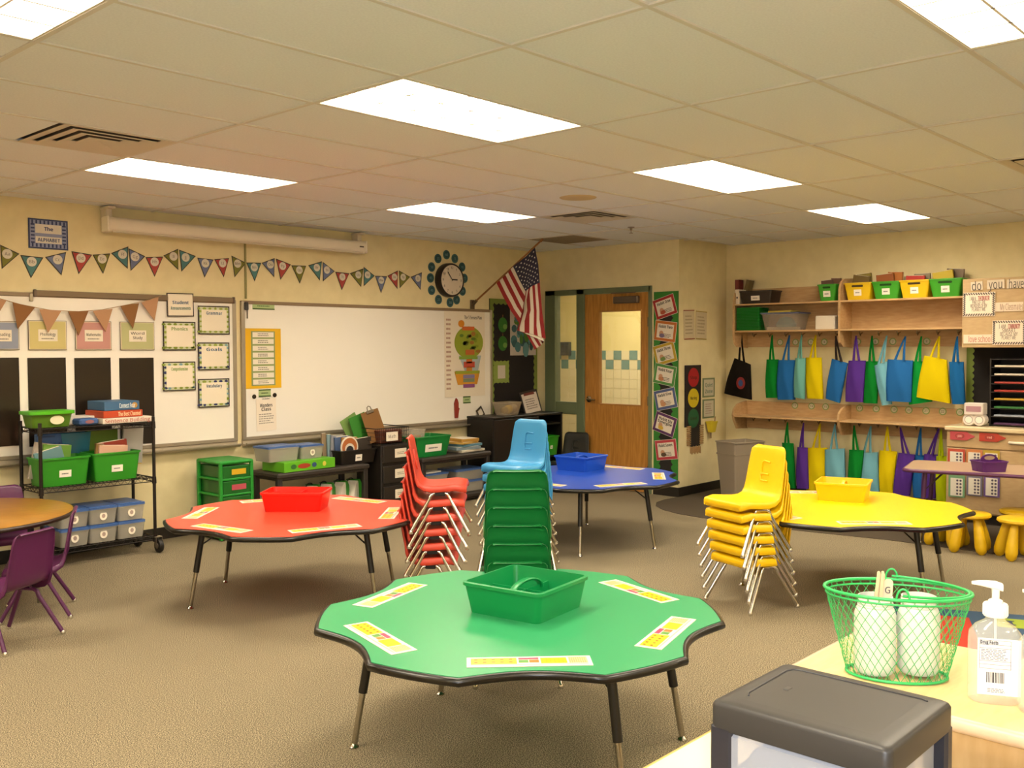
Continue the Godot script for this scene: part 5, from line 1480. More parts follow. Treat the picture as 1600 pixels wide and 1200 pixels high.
		var s1 := nb()
		tube(s1, [Vector3(0, 0.07, 0.01), Vector3(0, 0.06, 0.04), Vector3(0, -0.06, 0.04), Vector3(0, -0.07, 0.01)], 0.013, 8)
		fin(s1, "door_pull", m("d8c6a4", 0.4), dp, Transform3D(Basis.IDENTITY, Vector3(0.33 - e * 0.66, (yd - 0.1) * 0.5 - 0.12, 0)))
	var top := thing("countertop", "cream laminate countertop over the base cabinet at right edge", "countertop", Vector3(XC, yk - 0.018, zc + 0.8), -90)
	box(top, "countertop_slab", m("d6c29a", 0.3), Vector3(0, 0, xd * 0.5 + 0.01), Vector3(1.62, 0.036, xd + 0.02), 0.006)
	for q in [["b8484e", "pink", R(Vector3(6.393, 0.7799, -0.4359), 0.209, 0.0743)], ["b03a28", "red", R(Vector3(6.393, 0.781, -0.1856), 0.2166, 0.0728)]]:
		var t: Transform3D = q[2]
		var w := t.basis.x.x
		var h := t.basis.y.y
		var o := thing("crayon_label", "%s paper crayon label on the drawer front" % q[1], "label", t.origin, -90, "crayon labels on the drawer")
		blob(o, "crayon", m(q[0], 0.7), [Vector2(-w * 0.5, -h * 0.5), Vector2(w * 0.2, -h * 0.5), Vector2(w * 0.28, -h * 0.3), Vector2(w * 0.5, -h * 0.06), Vector2(w * 0.5, h * 0.06), Vector2(w * 0.28, h * 0.3), Vector2(w * 0.2, h * 0.5), Vector2(-w * 0.5, h * 0.5)], 0, 0.002)
		blob(o, "ring", m("8f3a34", 0.7), oval(w * 0.19, h * 0.34, 18, -w * 0.1, 0), 0.002, 0.003)
		blob(o, "centre", m(q[0], 0.7), oval(w * 0.14, h * 0.24, 18, -w * 0.1, 0), 0.003, 0.004)
		text(o, q[1], Vector3(-w * 0.1, 0, 0.0045), h * 0.3, "e0c0b0", w * 0.16)
	var cards := [["b84a34", "red", R(Vector3(6.393, 0.5703, -0.4831), 0.1478, 0.1838), "upper"], ["c47a44", "orange", R(Vector3(6.393, 0.5761, -0.3328), 0.1364, 0.1816), "upper"], ["b89a30", "yellow", R(Vector3(6.393, 0.5799, -0.1913), 0.1359, 0.1768), "upper"], ["6f9a72", "green", R(Vector3(6.393, 0.3275, -0.4785), 0.1397, 0.1985), "lower"], ["6f6a7c", "grey blue", R(Vector3(6.393, 0.3476, -0.3283), 0.1337, 0.1847), "lower"], ["6a4f8a", "violet", R(Vector3(6.393, 0.3555, -0.1855), 0.1307, 0.1939), "lower"]]
	for q in cards:
		var t: Transform3D = q[2]
		var o := sheet("counting_chart", "small %s bordered chart in the %s row on the base cabinet door" % [q[1], q[3]], "chart", t, [["border", 1, 1, q[0]], ["page", 0.74, 0.8, "dcd4c6", 0.0, -0.04]], -90, 0.0, "small charts on the base cabinet door")
		for r in 5:
			for c in 2:
				blob(o, "dot_print", m("5a5260", 0.8), oval(0.010, 0.010, 8), 0, 0.0008, Vector3(t.basis.x.x * (0.05 + c * 0.2), t.basis.y.y * (0.26 - r * 0.15), front(o)))
	# paper sorter and white organiser on the counter
	var sz := -0.2811
	var so := thing("paper_sorter", "black paper sorter with coloured paper in its slots on the counter", "paper sorter", Vector3(XC - 0.20, yk, sz + 0.30), -90)
	var black := m("1d1714", 0.5)
	var sh := 1.4691 - yk
	for e in [-1.0, 1.0]:
		box(so, "side_panel", black, Vector3(e * 0.295, sh * 0.5, 0), Vector3(0.012, sh, 0.28), 0.002)
	box(so, "back_panel", black, Vector3(0, sh * 0.5, -0.135), Vector3(0.58, sh, 0.01))
	for i in 9:
		box(so, "shelf", black, Vector3(0, 0.012 + i * (sh - 0.02) / 8.0, 0), Vector3(0.58, 0.008, 0.28), 0.002)
	var pc := ["4c2a50", "8d93a0", "2f6a34", "b8922a", "a0352a", "9c3c34", "c9bfb2", "d2c6b4"]
	for i in 8:
		var pa := thing("paper_stack", "%s paper stack in the black sorter, %s slot from its foot" % [["purple", "grey", "green", "yellow", "scarlet", "brick red", "pale grey", "white"][i], ["first", "second", "third", "fourth", "fifth", "sixth", "seventh", "eighth"][i]], "paper", Vector3(XC - 0.22, yk + 0.016 + i * (sh - 0.02) / 8.0, sz + 0.30), -90, "paper stacks in the sorter")
		box(pa, "sheets", m(pc[i], 0.8), Vector3(0, 0.009, 0), Vector3(0.52, 0.016, 0.26), 0.003)
	var og := thing("desk_organizer", "white box with pink window over two round white dials on the counter", "organizer", Vector3(XC - 0.40, yk, -0.3786), -90)
	var ow := 0.1628
	box(og, "upper_box", m("d4cac4", 0.4), Vector3(0, 0.155, 0), Vector3(ow, 0.105, 0.12), 0.006)
	box(og, "window", m("a8808a", 0.3), Vector3(0, 0.155, 0.061), Vector3(ow * 0.78, 0.05, 0.003), 0.001)
	box(og, "neck", m("c9c0ba", 0.4), Vector3(0, 0.085, 0), Vector3(ow * 0.3, 0.05, 0.08), 0.004)
	for e in [-1.0, 1.0]:
		var s := nb()
		lathe(s, [Vector2(0, -0.05), Vector2(0.052, -0.05), Vector2(0.056, 0.03), Vector2(0.05, 0.045), Vector2(0.0, 0.046)], 20, Transform3D(Basis(Vector3.RIGHT, PI / 2), Vector3(e * ow * 0.27, 0.057, 0)))
		var dl := fin(s, "round_dial", m("dad0c8", 0.4), og)
		blob(dl, "dial_ring", m("9a9290", 0.6), oval(0.036, 0.036, 18, e * ow * 0.27, 0.057), 0.046, 0.047)
		blob(dl, "dial_face", m("e6ddd4", 0.6), oval(0.030, 0.030, 18, e * ow * 0.27, 0.057), 0.047, 0.048)
	# purple-edged table with a caddy, and the stools
	var pyaw := 13.0
	var tt := thing("work_table", "beige rectangular table with purple edge and legs in front of the base cabinet", "table", Vector3(5.168, 0.6, -0.4989) * Vector3(1, 0, 1), pyaw)
	tt.position += Basis(Vector3.UP, deg_to_rad(pyaw)) * Vector3(0.345, 0, 0.6)
	var s2 := nb()
	prism(s2, rrect(0.68, 1.19, 0.07, 5), 0.575, 0.6, Transform3D(Basis(Vector3.RIGHT, -PI / 2), Vector3.ZERO))
	fin(s2, "tabletop", m("b79a80", 0.3), tt)
	s2 = nb()
	var ed := []
	for v in rrect(0.685, 1.195, 0.07, 5):
		ed.append(Vector3(v.x, 0.586, -v.y))
	tube(s2, ed, 0.0145, 8, true)
	fin(s2, "edge_band", m("5d2f56", 0.35), tt)
	for e in [[-1, -1], [1, -1], [-1, 1], [1, 1]]:
		s2 = nb()
		tube(s2, [Vector3(e[0] * 0.26, 0.575, e[1] * 0.44), Vector3(e[0] * 0.275, 0.2, e[1] * 0.46)], 0.018, 10)
		var lg := fin(s2, "leg", m("4a2450", 0.4), tt)
		s2 = nb()
		tube(s2, [Vector3(e[0] * 0.275, 0.22, e[1] * 0.46), Vector3(e[0] * 0.28, 0.012, e[1] * 0.465)], 0.012, 8)
		lathe(s2, [Vector2(0, 0), Vector2(0.019, 0), Vector2(0.012, 0.014), Vector2(0.0, 0.016)], 10, Transform3D(Basis.IDENTITY, Vector3(e[0] * 0.28, 0, e[1] * 0.465)))
		fin(s2, "leg_insert", m("b8b2a6", 0.2, 1.0), lg)
		s2 = nb()
		tube(s2, [Vector3(e[0] * 0.26, 0.575, e[1] * 0.30), Vector3(e[0] * 0.265, 0.42, e[1] * 0.45)], 0.005, 6)
		fin(s2, "leg_brace", m("2a1a24", 0.4), lg)
	var pc2 := thing("supply_caddy", "purple plastic caddy with arched handle on the purple-edged table", "caddy", Vector3(5.4498, 0.6, 0.0676), -38)
	s2 = nb()
	tub(s2, 0.20, 0.16, 0.22, 0.18, 0.085, 0.004, 0.006, 0.025)
	fin(s2, "tray", m("54226a", 0.35), pc2)
	s2 = nb()
	var wall := PackedVector2Array([Vector2(-0.105, 0.01), Vector2(0.105, 0.01), Vector2(0.105, 0.08)])
	for i in 11:
		wall.append(Vector2(cos(PI * i / 10.0) * 0.075, 0.085 + sin(PI * i / 10.0) * 0.05))
	wall.append(Vector2(-0.105, 0.08))
	prism(s2, wall, -0.006, 0.006)
	var hd := fin(s2, "handle_divider", m("54226a", 0.35), pc2)
	blob(hd, "grip_hole", m("a88f78", 0.8), oval(0.045, 0.016, 18, 0, 0.105), -0.0066, 0.0066)
	var stools := [["yellow plastic stool under the table, fully seen in front of the charts", Vector3(5.1844, 0.3, 0.0168)], ["yellow plastic stool cut by the right edge of the photo", Vector3(5.1609, 0.3, 0.3671)], ["yellow plastic stool half hidden behind the yellow flower table", Vector3(5.3117, 0.3, -0.1967)], ["yellow plastic stool in the shade under the purple-edged table", Vector3(5.5614, 0.3, 0.2681)]]
	for q in stools:
		q[1] = Vector3(q[1].x, 0, q[1].z)
	var first: Node3D = null
	for q in stools:
		if first:
			copy(first, q[0], q[1], 40.0 * stools.find(q))
			continue
		first = thing("kids_stool", q[0], "stool", q[1], 8, "yellow stools")
		var ym := m("d8ae0a", 0.45)
		s2 = nb()
		lathe(s2, [Vector2(0, 0.262), Vector2(0.10, 0.262), Vector2(0.135, 0.266), Vector2(0.15, 0.28), Vector2(0.147, 0.295), Vector2(0.135, 0.302), Vector2(0, 0.303)], 32)
		fin(s2, "seat", ym, first)
		for e in 4:
			var d := Vector3(cos(PI / 4 + e * PI / 2), 0, sin(PI / 4 + e * PI / 2))
			s2 = nb()
			tube(s2, [d * 0.075 + Vector3(0, 0.265, 0), d * 0.09 + Vector3(0, 0.22, 0), d * 0.115 + Vector3(0, 0.13, 0), d * 0.13 + Vector3(0, 0.06, 0), d * 0.138 + Vector3(0, 0.02, 0), d * 0.14 + Vector3(0, 0.0, 0)], [0.026, 0.031, 0.040, 0.044, 0.036, 0.016], 12)
			fin(s2, "leg", ym, first)

# ---------------------------------------------------------------- flower tables, chairs, wooden table
func tables() -> void:
	var g := Vector3(0.165, 0, -0.118)
	var r := Vector3(0.935, 0, -2.745)
	var b := Vector3(3.58, 0, -2.5)
	var y := Vector3(3.49, 0, -0.25)
	flower_table("349a64", "green", "nearest the camera", g, 44.6, [0.0, 60.0, 180.0, 240.0])
	flower_table("d8422c", "red", "in front of the whiteboard carts", r, 19.0, [0.0, 60.0, 180.0, 240.0])
	flower_table("1c46b0", "blue", "in front of the door", b, 24.0, [60.0, 120.0, 240.0, 300.0])
	flower_table("f0c800", "yellow", "before the coat racks", y, -10.3, [60.0, 120.0, 240.0, 300.0])
	strips(g, 44.6, "green flower", {60: "front", 120: "front left", 180: "back left", 0: "front right", 300: "back right"})
	strips(r, 19.0, "red flower", {60: "front right", 120: "front left", 180: "far left", 240: "back left", 300: "back right", 0: "far right"})
	strips(b, 24.0, "blue flower", {60: "front right", 0: "far right", 300: "back right", 120: "front left"})
	strips(y, -10.3, "yellow flower", {120: "front", 180: "front left", 240: "back left", 300: "back"})
	caddy("0b8a4a", "green", "in the middle of the green flower table", Vector3(0.2232, 0.53, -0.1329), 8, 0.365, 0.365)
	caddy("1a50c0", "blue", "in the middle of the blue flower table", Vector3(3.8748, 0.53, -2.7606), 3)
	caddy("e01808", "red", "with deep dividers on the red flower table", Vector3(1.042, 0.53, -2.887), -50, 0.40, 0.28, true)
	caddy("f2c40c", "yellow", "on the yellow flower table", Vector3(3.8094, 0.53, -0.388), 16)
	stack("c8402c", "red", "by the red table", Vector3(1.497, 0.0, -1.9843), 42.6, 6, 0.090, 0.94)
	stack("0a6a2e", "green", "behind the green table", Vector3(0.8005, 0.0, -0.706), 132.6, 6, 0.083, 0.97)
	stack("3a94cc", "blue", "before the blue table", Vector3(2.4859, 0.0, -2.2704), -86, 7, 0.072)
	stack("f6c600", "yellow", "by the yellow table", Vector3(2.63, 0, -0.50), -109.3, 6, 0.070, 1.0, 0.012, false)
	# wooden round table with purple chairs
	var wt := thing("round_table", "round wood-grain table with dark edge at the left edge of the photo", "table", Vector3(-0.64, 0, -4.18))
	var s := nb()
	lathe(s, [Vector2(0, 0.525), Vector2(0.715, 0.525), Vector2(0.715, 0.551), Vector2(0.708, 0.555), Vector2(0, 0.555)], 48)
	fin(s, "tabletop", grained("table_oak", "8f6224", "b3833a", 0.012, Vector3(0.6, 4, 5), 0.28, 4, 512), wt)
	s = nb()
	var q := []
	for i in 48:
		q.append(Vector3(cos(TAU * i / 48.0) * 0.716, 0.5385, sin(TAU * i / 48.0) * 0.716))
	tube(s, q, 0.0145, 8, true)
	fin(s, "edge_band", m("2c1a12", 0.35), wt)
	for e in 4:
		var d := Vector3(cos(PI / 4 + e * PI / 2), 0, sin(PI / 4 + e * PI / 2))
		s = nb()
		tube(s, [d * 0.50 + Vector3(0, 0.525, 0), d * 0.53 + Vector3(0, 0.2, 0)], 0.019, 10)
		var lg := fin(s, "leg", m("1b1712", 0.4), wt)
		s = nb()
		tube(s, [d * 0.53 + Vector3(0, 0.22, 0), d * 0.55 + Vector3(0, 0.0, 0)], 0.013, 10)
		fin(s, "leg_insert", m("8a8478", 0.3, 0.8), lg)
	var pur := m("57204e", 0.4)
	var c := chair("5a1f50", pur, "purple plastic chair seen from behind at the wood table, nearest the camera", "purple chairs at the wooden table", 1.0, false)
	c.position = Vector3(-0.70, 0, -3.08)
	c.rotation.y = deg_to_rad(-154)
	copy(c, "purple plastic chair seen from the side at the right of the wood table", Vector3(-0.30, 0, -3.475) + Vector3(-0.05, 0, -0.075), -116)
	copy(c, "purple plastic chair at the far side of the wood table, mostly hidden", Vector3(-0.1385, 0.6, -4.7681) * Vector3(1, 0, 1) + Vector3(0.0, 0, 0.15), -8)
	var dk := chair("1e1f1c", m("c8c2b8", 0.14, 1.0), "black plastic school chair by the side window next to the door", "", 1.0)
	dk.name = numbered("school_chair")
	dk.position = Vector3(5.70, 0, -4.38)
	dk.rotation.y = deg_to_rad(-75)

# ---------------------------------------------------------------- shelves and carts along the whiteboard wall
func wire_deck(par: Node, y: float, w: float, d: float, mat: Material) -> void:
	var s := nb()
	for e in [-1.0, 1.0]:
		for q in [0.0, -0.03]:
			tube(s, [Vector3(-w * 0.5, y + q, e * d * 0.5), Vector3(w * 0.5, y + q, e * d * 0.5)], 0.004, 6)
			tube(s, [Vector3(e * w * 0.5, y + q, -d * 0.5), Vector3(e * w * 0.5, y + q, d * 0.5)], 0.004, 6)
		var zig := []
		for i in 33:
			zig.append(Vector3(-w * 0.5 + w * i / 32.0, y - (0.0 if i % 2 else 0.03), e * d * 0.5))
		tube(s, zig, 0.0022, 5)
		zig = []
		for i in 13:
			zig.append(Vector3(e * w * 0.5, y - (0.0 if i % 2 else 0.03), -d * 0.5 + d * i / 12.0))
		tube(s, zig, 0.0022, 5)
	for i in 30:
		var x := -w * 0.5 + w * (i + 0.5) / 30.0
		tube(s, [Vector3(x, y, -d * 0.5), Vector3(x, y, d * 0.5)], 0.002, 5)
	for e in [-0.2, 0.2]:
		tube(s, [Vector3(-w * 0.5, y - 0.004, e * d), Vector3(w * 0.5, y - 0.004, e * d)], 0.003, 5)
	fin(s, "wire_shelf", mat, par)

func along_board_wall() -> void:
	var black := m("1f1712", 0.4, 0.2)
	var x0 := 0.1148
	var x1 := 0.9626
	var zf := ZW + 0.46
	var zb := ZW + 0.11
	var ys := [0.1333, 0.5866, 1.0137]
	var yp := 1.0583
	var o := thing("wire_shelving", "black wire shelving on casters in front of the left whiteboard", "wire shelving", Vector3((x0 + x1) * 0.5, 0, (zf + zb) * 0.5))
	var w := x1 - x0
	var d := zf - zb
	var s: SurfaceTool
	for e in [[-1, -1], [1, -1], [-1, 1], [1, 1]]:
		var p := Vector3(e[0] * w * 0.5, 0, e[1] * d * 0.5)
		s = nb()
		tube(s, [p + Vector3(0, 0.13, 0), p + Vector3(0, yp, 0)], 0.0125, 10)
		for y in ys:
			tube(s, [p + Vector3(0, y - 0.045, 0), p + Vector3(0, y + 0.008, 0)], [0.018, 0.015], 10)
		var post := fin(s, "post", black, o)
		s = nb()
		lathe(s, [Vector2(0, -0.018), Vector2(0.05, -0.016), Vector2(0.055, 0.0), Vector2(0.05, 0.016), Vector2(0, 0.018)], 20, Transform3D(Basis(Vector3(0, 0, 1), PI / 2) * Basis(Vector3.RIGHT, 0.0), p + Vector3(0.02, 0.055, 0.02)))
		fin(s, "caster_wheel", m("171310", 0.5), post)
		s = nb()
		lathe(s, [Vector2(0, -0.021), Vector2(0.022, -0.021), Vector2(0.022, 0.021), Vector2(0, 0.021)], 14, Transform3D(Basis(Vector3(0, 0, 1), PI / 2), p + Vector3(0.02, 0.055, 0.02)))
		for q in [-1.0, 1.0]:
			bx(s, p + Vector3(0.02 + q * 0.024, 0.085, 0.012), Vector3(0.004, 0.075, 0.03), 0.001)
		bx(s, p + Vector3(0.014, 0.124, 0.006), Vector3(0.06, 0.008, 0.05), 0.002)
		fin(s, "caster_fork", m("a39a8c", 0.3, 0.9), post)
	for y in ys:
		wire_deck(o, y, w, d, black)
	var top: float = ys[2] + 0.006
	var mid: float = ys[1] + 0.006
	var low: float = ys[0] + 0.006
	var grp := "things on the wire shelving"
	# top shelf
	var xa := func(u: float) -> float: return u
	var gt := thing("lidded_tub", "green-lidded small tub with oval label on top of the wire shelving", "tub", Vector3(0.223, top, ZW + 0.32))
	s = nb()
	tub(s, 0.26, 0.15, 0.29, 0.18, 0.10, 0.003, 0.003, 0.02)
	fin(s, "tub_body", clear_plastic("5f8a2a", 0.75), gt)
	s = nb()
	prism(s, rrect(0.33, 0.21, 0.03), 0.095, 0.118, Transform3D(Basis(Vector3.RIGHT, -PI / 2), Vector3.ZERO))
	fin(s, "lid", m("4fb01c", 0.35), gt)
	blob(gt, "oval_label", m("dcd8b8", 0.6), oval(0.05, 0.032, 20), 0, 0.002, Vector3(0.035, 0.052, 0.087))
	var wp := thing("flat_game_box", "flat white game box lying under two coloured game boxes on wire shelving", "game box", Vector3(0.7701, top, ZW + 0.28), 2)
	box(wp, "box_body", m("d9cfc0", 0.6), Vector3(0, 0.022, 0), Vector3(0.3925, 0.042, 0.30), 0.003)
	text(wp, "Sentence Building", Vector3(0, 0.022, 0.1512), 0.03, "b05a48", 0.36)
	var rg := thing("game_box", "red and orange game box in the middle of the pile on wire shelving", "game box", Vector3(0.7389, top + 0.044, ZW + 0.28), 3)
	var rw := 0.3147
	box(rg, "box_body", m("b8431e", 0.5), Vector3(0, 0.027, 0), Vector3(rw, 0.052, 0.28), 0.003)
	text(rg, "The Best Channel", Vector3(0.05, 0.027, 0.1412), 0.034, "e8c8a0", rw * 0.58, true)
	var bgx := thing("game_box", "blue game box with white lettering on top of the pile on wire shelving", "game box", Vector3(0.7348, top + 0.098, ZW + 0.28), 1)
	var bw := 0.2744
	box(bgx, "box_body", m("3a6288", 0.5), Vector3(0, 0.035, 0), Vector3(bw, 0.068, 0.28), 0.003)
	text(bgx, "Connect Four", Vector3(0.04, 0.036, 0.1412), 0.04, "c9d6dc", bw * 0.46, true)
	blob(bgx, "badge", m("b98a3a", 0.6), oval(0.022, 0.022, 14), 0, 0.001, Vector3(bw * 0.36, 0.036, 0.1405))
	var bp := thing("puzzle_pack", "blue patterned packet lying between the green tub and game boxes", "packet", Vector3(0.4822, top, ZW + 0.36), 6)
	box(bp, "packet_body", m("3a5a90", 0.5), Vector3(0, 0.025, 0), Vector3(0.15, 0.048, 0.12), 0.012)
	blob(bp, "packet_print", m("8a5a60", 0.6), oval(0.035, 0.014, 12), 0, 0.001, Vector3(0, 0.026, 0.0605))
	var wt := thing("white_folder", "white folder lying flat behind the blue packet on the wire shelving", "folder", Vector3(0.4902, top, ZW + 0.20), 0)
	box(wt, "folder_cover", m("d8cfc4", 0.6), Vector3(0, 0.03, 0), Vector3(0.22, 0.06, 0.18), 0.003)
	# middle shelf
	tapered_bin("green_bin", "2c8a1e", "large green bin with books, left of the pair on the wire shelving", Vector3(0.3007, mid, ZW + 0.315), 0, 0.3608, 0.235, 0.2063, "large green bins on the wire shelving", Vector2(0.085, 0.05), 0.88)
	tapered_bin("green_bin", "2c8a1e", "large green bin with red book, right of the pair on the wire shelving", Vector3(0.6876, mid, ZW + 0.315), 0, 0.3612, 0.235, 0.2131, "large green bins on the wire shelving", Vector2(0.085, 0.05), 0.88)
	for q in [["stack of pale papers sticking out of the left green bin", 0.2116, "b5aaa0", 0.22, 0.30, -12.0], ["thin turquoise book slanting out of the left green bin", 0.2817, "6f98a0", 0.20, 0.265, 14.0], ["light green book leaning in the left green bin", 0.282, "6a9a3c", 0.20, 0.29, -6.0], ["red picture book lying tilted in the right green bin", 0.71, "8f3020", 0.24, 0.29, 5.0], ["brown book beside the red book in the right green bin", 0.5577, "8a6a3a", 0.06, 0.28, -8.0], ["pale book in front of the red book in the right green bin", 0.6668, "c9a088", 0.22, 0.262, -4.0]]:
		book(q[0], Vector3(q[1], mid + 0.03, ZW + 0.25 + 0.025 * ["b5aaa0", "6a9a3c", "6f98a0", "8f3020", "8a6a3a", "c9a088"].find(q[2])), Vector3(q[3], q[4] - 0.03, 0.025), q[2], 0, q[5], "books in the large green bins")
	var pail := thing("blue_pail", "oval blue pail standing behind the green bins", "pail", Vector3(0.4925, mid, ZW + 0.157))
	s = nb()
	lathe(s, [Vector2(0, 0), Vector2(0.085, 0.0), Vector2(0.12, 0.355), Vector2(0.125, 0.36), Vector2(0.114, 0.355), Vector2(0.08, 0.01), Vector2(0, 0.01)], 24, Transform3D(Basis.from_scale(Vector3(1, 1, 0.34)), Vector3.ZERO))
	fin(s, "pail_body", m("2f7590", 0.35), pail)
	for q in [["blue striped box standing behind the left green bin", 0.3302, "2f5a98", 0.25, 0.36], ["olive green box standing behind the right green bin", 0.698, "5a7a22", 0.24, 0.365]]:
		var sb := thing("standing_box", q[0], "box", Vector3(q[1], mid, ZW + 0.145))
		box(sb, "box_body", m(q[2], 0.45), Vector3(0, q[4] * 0.5, 0), Vector3(q[3], q[4], 0.05), 0.004)
		if q[2] == "2f5a98":
			s = nb()
			for i in 6:
				bx(s, Vector3.ZERO, Vector3(0.012, 0.16, 0.001), 0.0, Transform3D(Basis(Vector3(0, 0, 1), -0.9), Vector3(-0.09 + i * 0.035, 0.24, 0.0255)))
			bx(s, Vector3(-0.04, 0.34, 0.0255), Vector3(0.09, 0.012, 0.001))
			fin(s, "stripe_print", m("274a80", 0.5), sb)
	var cl := thing("hanging_board", "grey dry-erase lap boards hanging on the right end of wire shelving", "lap board", Vector3(x1 - 0.035, 0.6852, ZW + 0.27), 0)
	box(cl, "board", m("a9a6a0", 0.5), Vector3(-0.05, 0.1475, 0), Vector3(0.1617, 0.2949, 0.02), 0.004, Transform3D(Basis(Vector3(0, 0, 1), -0.06), Vector3.ZERO))
	box(cl, "yellow_edge", m("c9a83a", 0.5), Vector3(-0.04, 0.0, 0.0), Vector3(0.13, 0.006, 0.022), 0.001)
	# bottom shelf: lidded boxes, two rows
	for q in [[203, 0, 0, "lower right"], [163, 0, 0, "lower middle"], [120, 0, 0, "lower left"], [205, 1, 0, "upper right"], [160, 1, 0, "upper middle"], [118, 1, 0, "upper left"]]:
		pass
	var cols := [0.7856, 0.5679, 0.3542]
	var bxw := 0.2228
	for r in 2:
		for c in 3:
			lidded_box("clear box with blue lid and round label, %s of six on the wire shelving" % [["lower right", "lower middle", "lower left"], ["upper right", "upper middle", "upper left"]][r][c], Vector3(cols[c], low + r * 0.1373, ZW + 0.29), 0, bxw, 0.32, 0.1333, "blue-lidded boxes on the wire shelving")
	# green drawer tower
	var gx0 := 1.5189
	var gx1 := 1.8357
	var gy := 0.6589
	var gd := thing("drawer_tower", "green plastic three-drawer tower standing below the whiteboards", "drawer tower", Vector3((gx0 + gx1) * 0.5, 0, ZW + 0.29))
	var gw := gx1 - gx0
	var gm := m("1f8a2c", 0.4)
	var gdk := m("17601f", 0.35)
	box(gd, "top_panel", gm, Vector3(0, gy - 0.016, 0), Vector3(gw, 0.032, 0.38), 0.012)
	for e in [-1.0, 1.0]:
		for z in [-1.0, 1.0]:
			box(gd, "corner_post", gm, Vector3(e * (gw * 0.5 - 0.014), gy * 0.5, z * 0.172), Vector3(0.028, gy - 0.01, 0.032), 0.006)
	var lv := [gy - 0.03, gy - 0.155, gy - 0.285, gy - 0.50, 0.03]
	for i in 4:
		var ya: float = lv[i] - 0.014
		var yb: float = lv[i + 1] + 0.008
		box(gd, "shelf_rail", gm, Vector3(0, lv[i + 1], 0), Vector3(gw - 0.01, 0.02, 0.37), 0.005)
		var dr := box(gd, "drawer", gdk, Vector3(0, (ya + yb) * 0.5, 0.0), Vector3(gw - 0.06, ya - yb, 0.365), 0.006)
		if i < 3:
			box(dr, "name_label", m(["d2a818", "b84a58", "9fb0c4"][i], 0.6), Vector3(gw * 0.06, 0, 0.184), Vector3(gw * 0.42, 0.045, 0.003))
	# carts
	cart(0.16, "black plastic utility cart right of the green drawer tower", 2.0548, 3.0593, 0.5072)
	cart(0.085, "black plastic utility cart beside the door corner, holding green bin and books", 3.7154, 4.6946, 0.4937)
	var ay := 0.5072 + 0.001
	var pz_ := thing("puzzle_box", "bright green puzzle box lying on the left cart under clear boxes", "puzzle box", Vector3(2.3931, ay, ZW + 0.33), 2)
	var pzw := 0.5555
	box(pz_, "box_body", m("5fae1e", 0.45), Vector3(0, 0.045, 0), Vector3(pzw, 0.088, 0.32), 0.003)
	for i in 4:
		blob(pz_, "box_print", m(["2f6a30", "a8341e", "2f4a78", "d8c84a"][i], 0.6), oval([0.03, 0.07, 0.025, 0.02][i], 0.022, 12, (i - 1.6) * pzw * 0.2, 0.045), 0.1605, 0.1615)
	lidded_box("larger clear box with blue lid on the green puzzle box", Vector3(2.1919, ay + 0.089, ZW + 0.28), 0, 0.3279, 0.26, 0.1343, "clear boxes on the puzzle box", false)
	lidded_box("smaller clear box with blue lid beside the larger one on the puzzle box", Vector3(2.4942, ay + 0.089, ZW + 0.28), 0, 0.2554, 0.24, 0.1231, "clear boxes on the puzzle box", true)
	tapered_bin("black_book_bin", "1b1512", "black bin full of children's books on the left cart", Vector3(2.9914, ay, ZW + 0.28), 0, 0.4196, 0.30, 0.1309, "", Vector2(0.075, 0.06), 0.9)
	var bks := [[518, "8f7a60", 0.05, "tan spine book at the left in the black bin"], [522, "7f98a0", 0.04, "pale blue spine book in the black bin"], [530, "8a8a94", 0.14, "grey picture book in the black bin"], [536, "4a6088", 0.17, "blue framed picture book in the black bin"], [544, "a8793a", 0.18, "orange picture book at the back of the black bin"], [566, "3a322c", 0.20, "dark picture book at the right in the black bin"]]
	for i in bks.size():
		var q = bks[i]
		var px: float = [2.7359881479687993,2.772094369922517,2.837632815996041,2.8964877449372675,2.9484546410996866,3.107038901646542][i]
		book(q[3], Vector3(px, ay + 0.02, ZW + 0.24 + 0.022 * i), Vector3(q[2], 0.27 - 0.012 * i, 0.018), q[1], 0, [2.0, 1.0, -3.0, 3.0, -2.0, 4.0][i], "books in the black bin")
	var rd := thing("round_book", "round book with white rim and face in the black bin", "book", Vector3(2.8929, ay + 0.16, ZW + 0.405))
	blob(rd, "white_rim", m("d9cfc0", 0.5), oval(0.10, 0.10, 28), 0, 0.008)
	blob(rd, "orange_ring", m("a8602e", 0.5), oval(0.085, 0.085, 28), 0.008, 0.010)
	blob(rd, "white_face", m("d0c8bc", 0.5), oval(0.055, 0.055, 24, 0, -0.02), 0.010, 0.012)
	blob(rd, "dark_face", m("2a2a30", 0.5), oval(0.042, 0.042, 24, 0, -0.03), 0.012, 0.014)
	# white and green headphone cases on the lower deck
	for i in 4:
		var hp := thing("listening_case", "white and green upright case on the lower deck of left cart, %s" % ["rightmost", "second from the right", "third from the right", "leftmost"][i], "case", Vector3([2.967284415620503,2.8193209087907403,2.6606483219086603,2.5060959122519058][i], 0.162, ZW + 0.33), 24, "cases on the left cart")
		s = nb()
		prism(s, PackedVector2Array([Vector2(-0.05, 0), Vector2(0.06, 0), Vector2(0.075, 0.02), Vector2(0.06, 0.15), Vector2(0.045, 0.175), Vector2(0.02, 0.18), Vector2(-0.02, 0.15), Vector2(-0.06, 0.02)]), -0.06, 0.06)
		fin(s, "case_body", m("e2dace", 0.4), hp)
		s = nb()
		prism(s, PackedVector2Array([Vector2(0.035, -0.001), Vector2(0.105, 0.015), Vector2(0.096, 0.14), Vector2(0.06, 0.19), Vector2(0.03, 0.187), Vector2(0.04, 0.15), Vector2(0.046, 0.02)]), -0.065, 0.065)
		fin(s, "green_back", m("2f8a22", 0.4), hp)
		s = nb()
		var arc := []
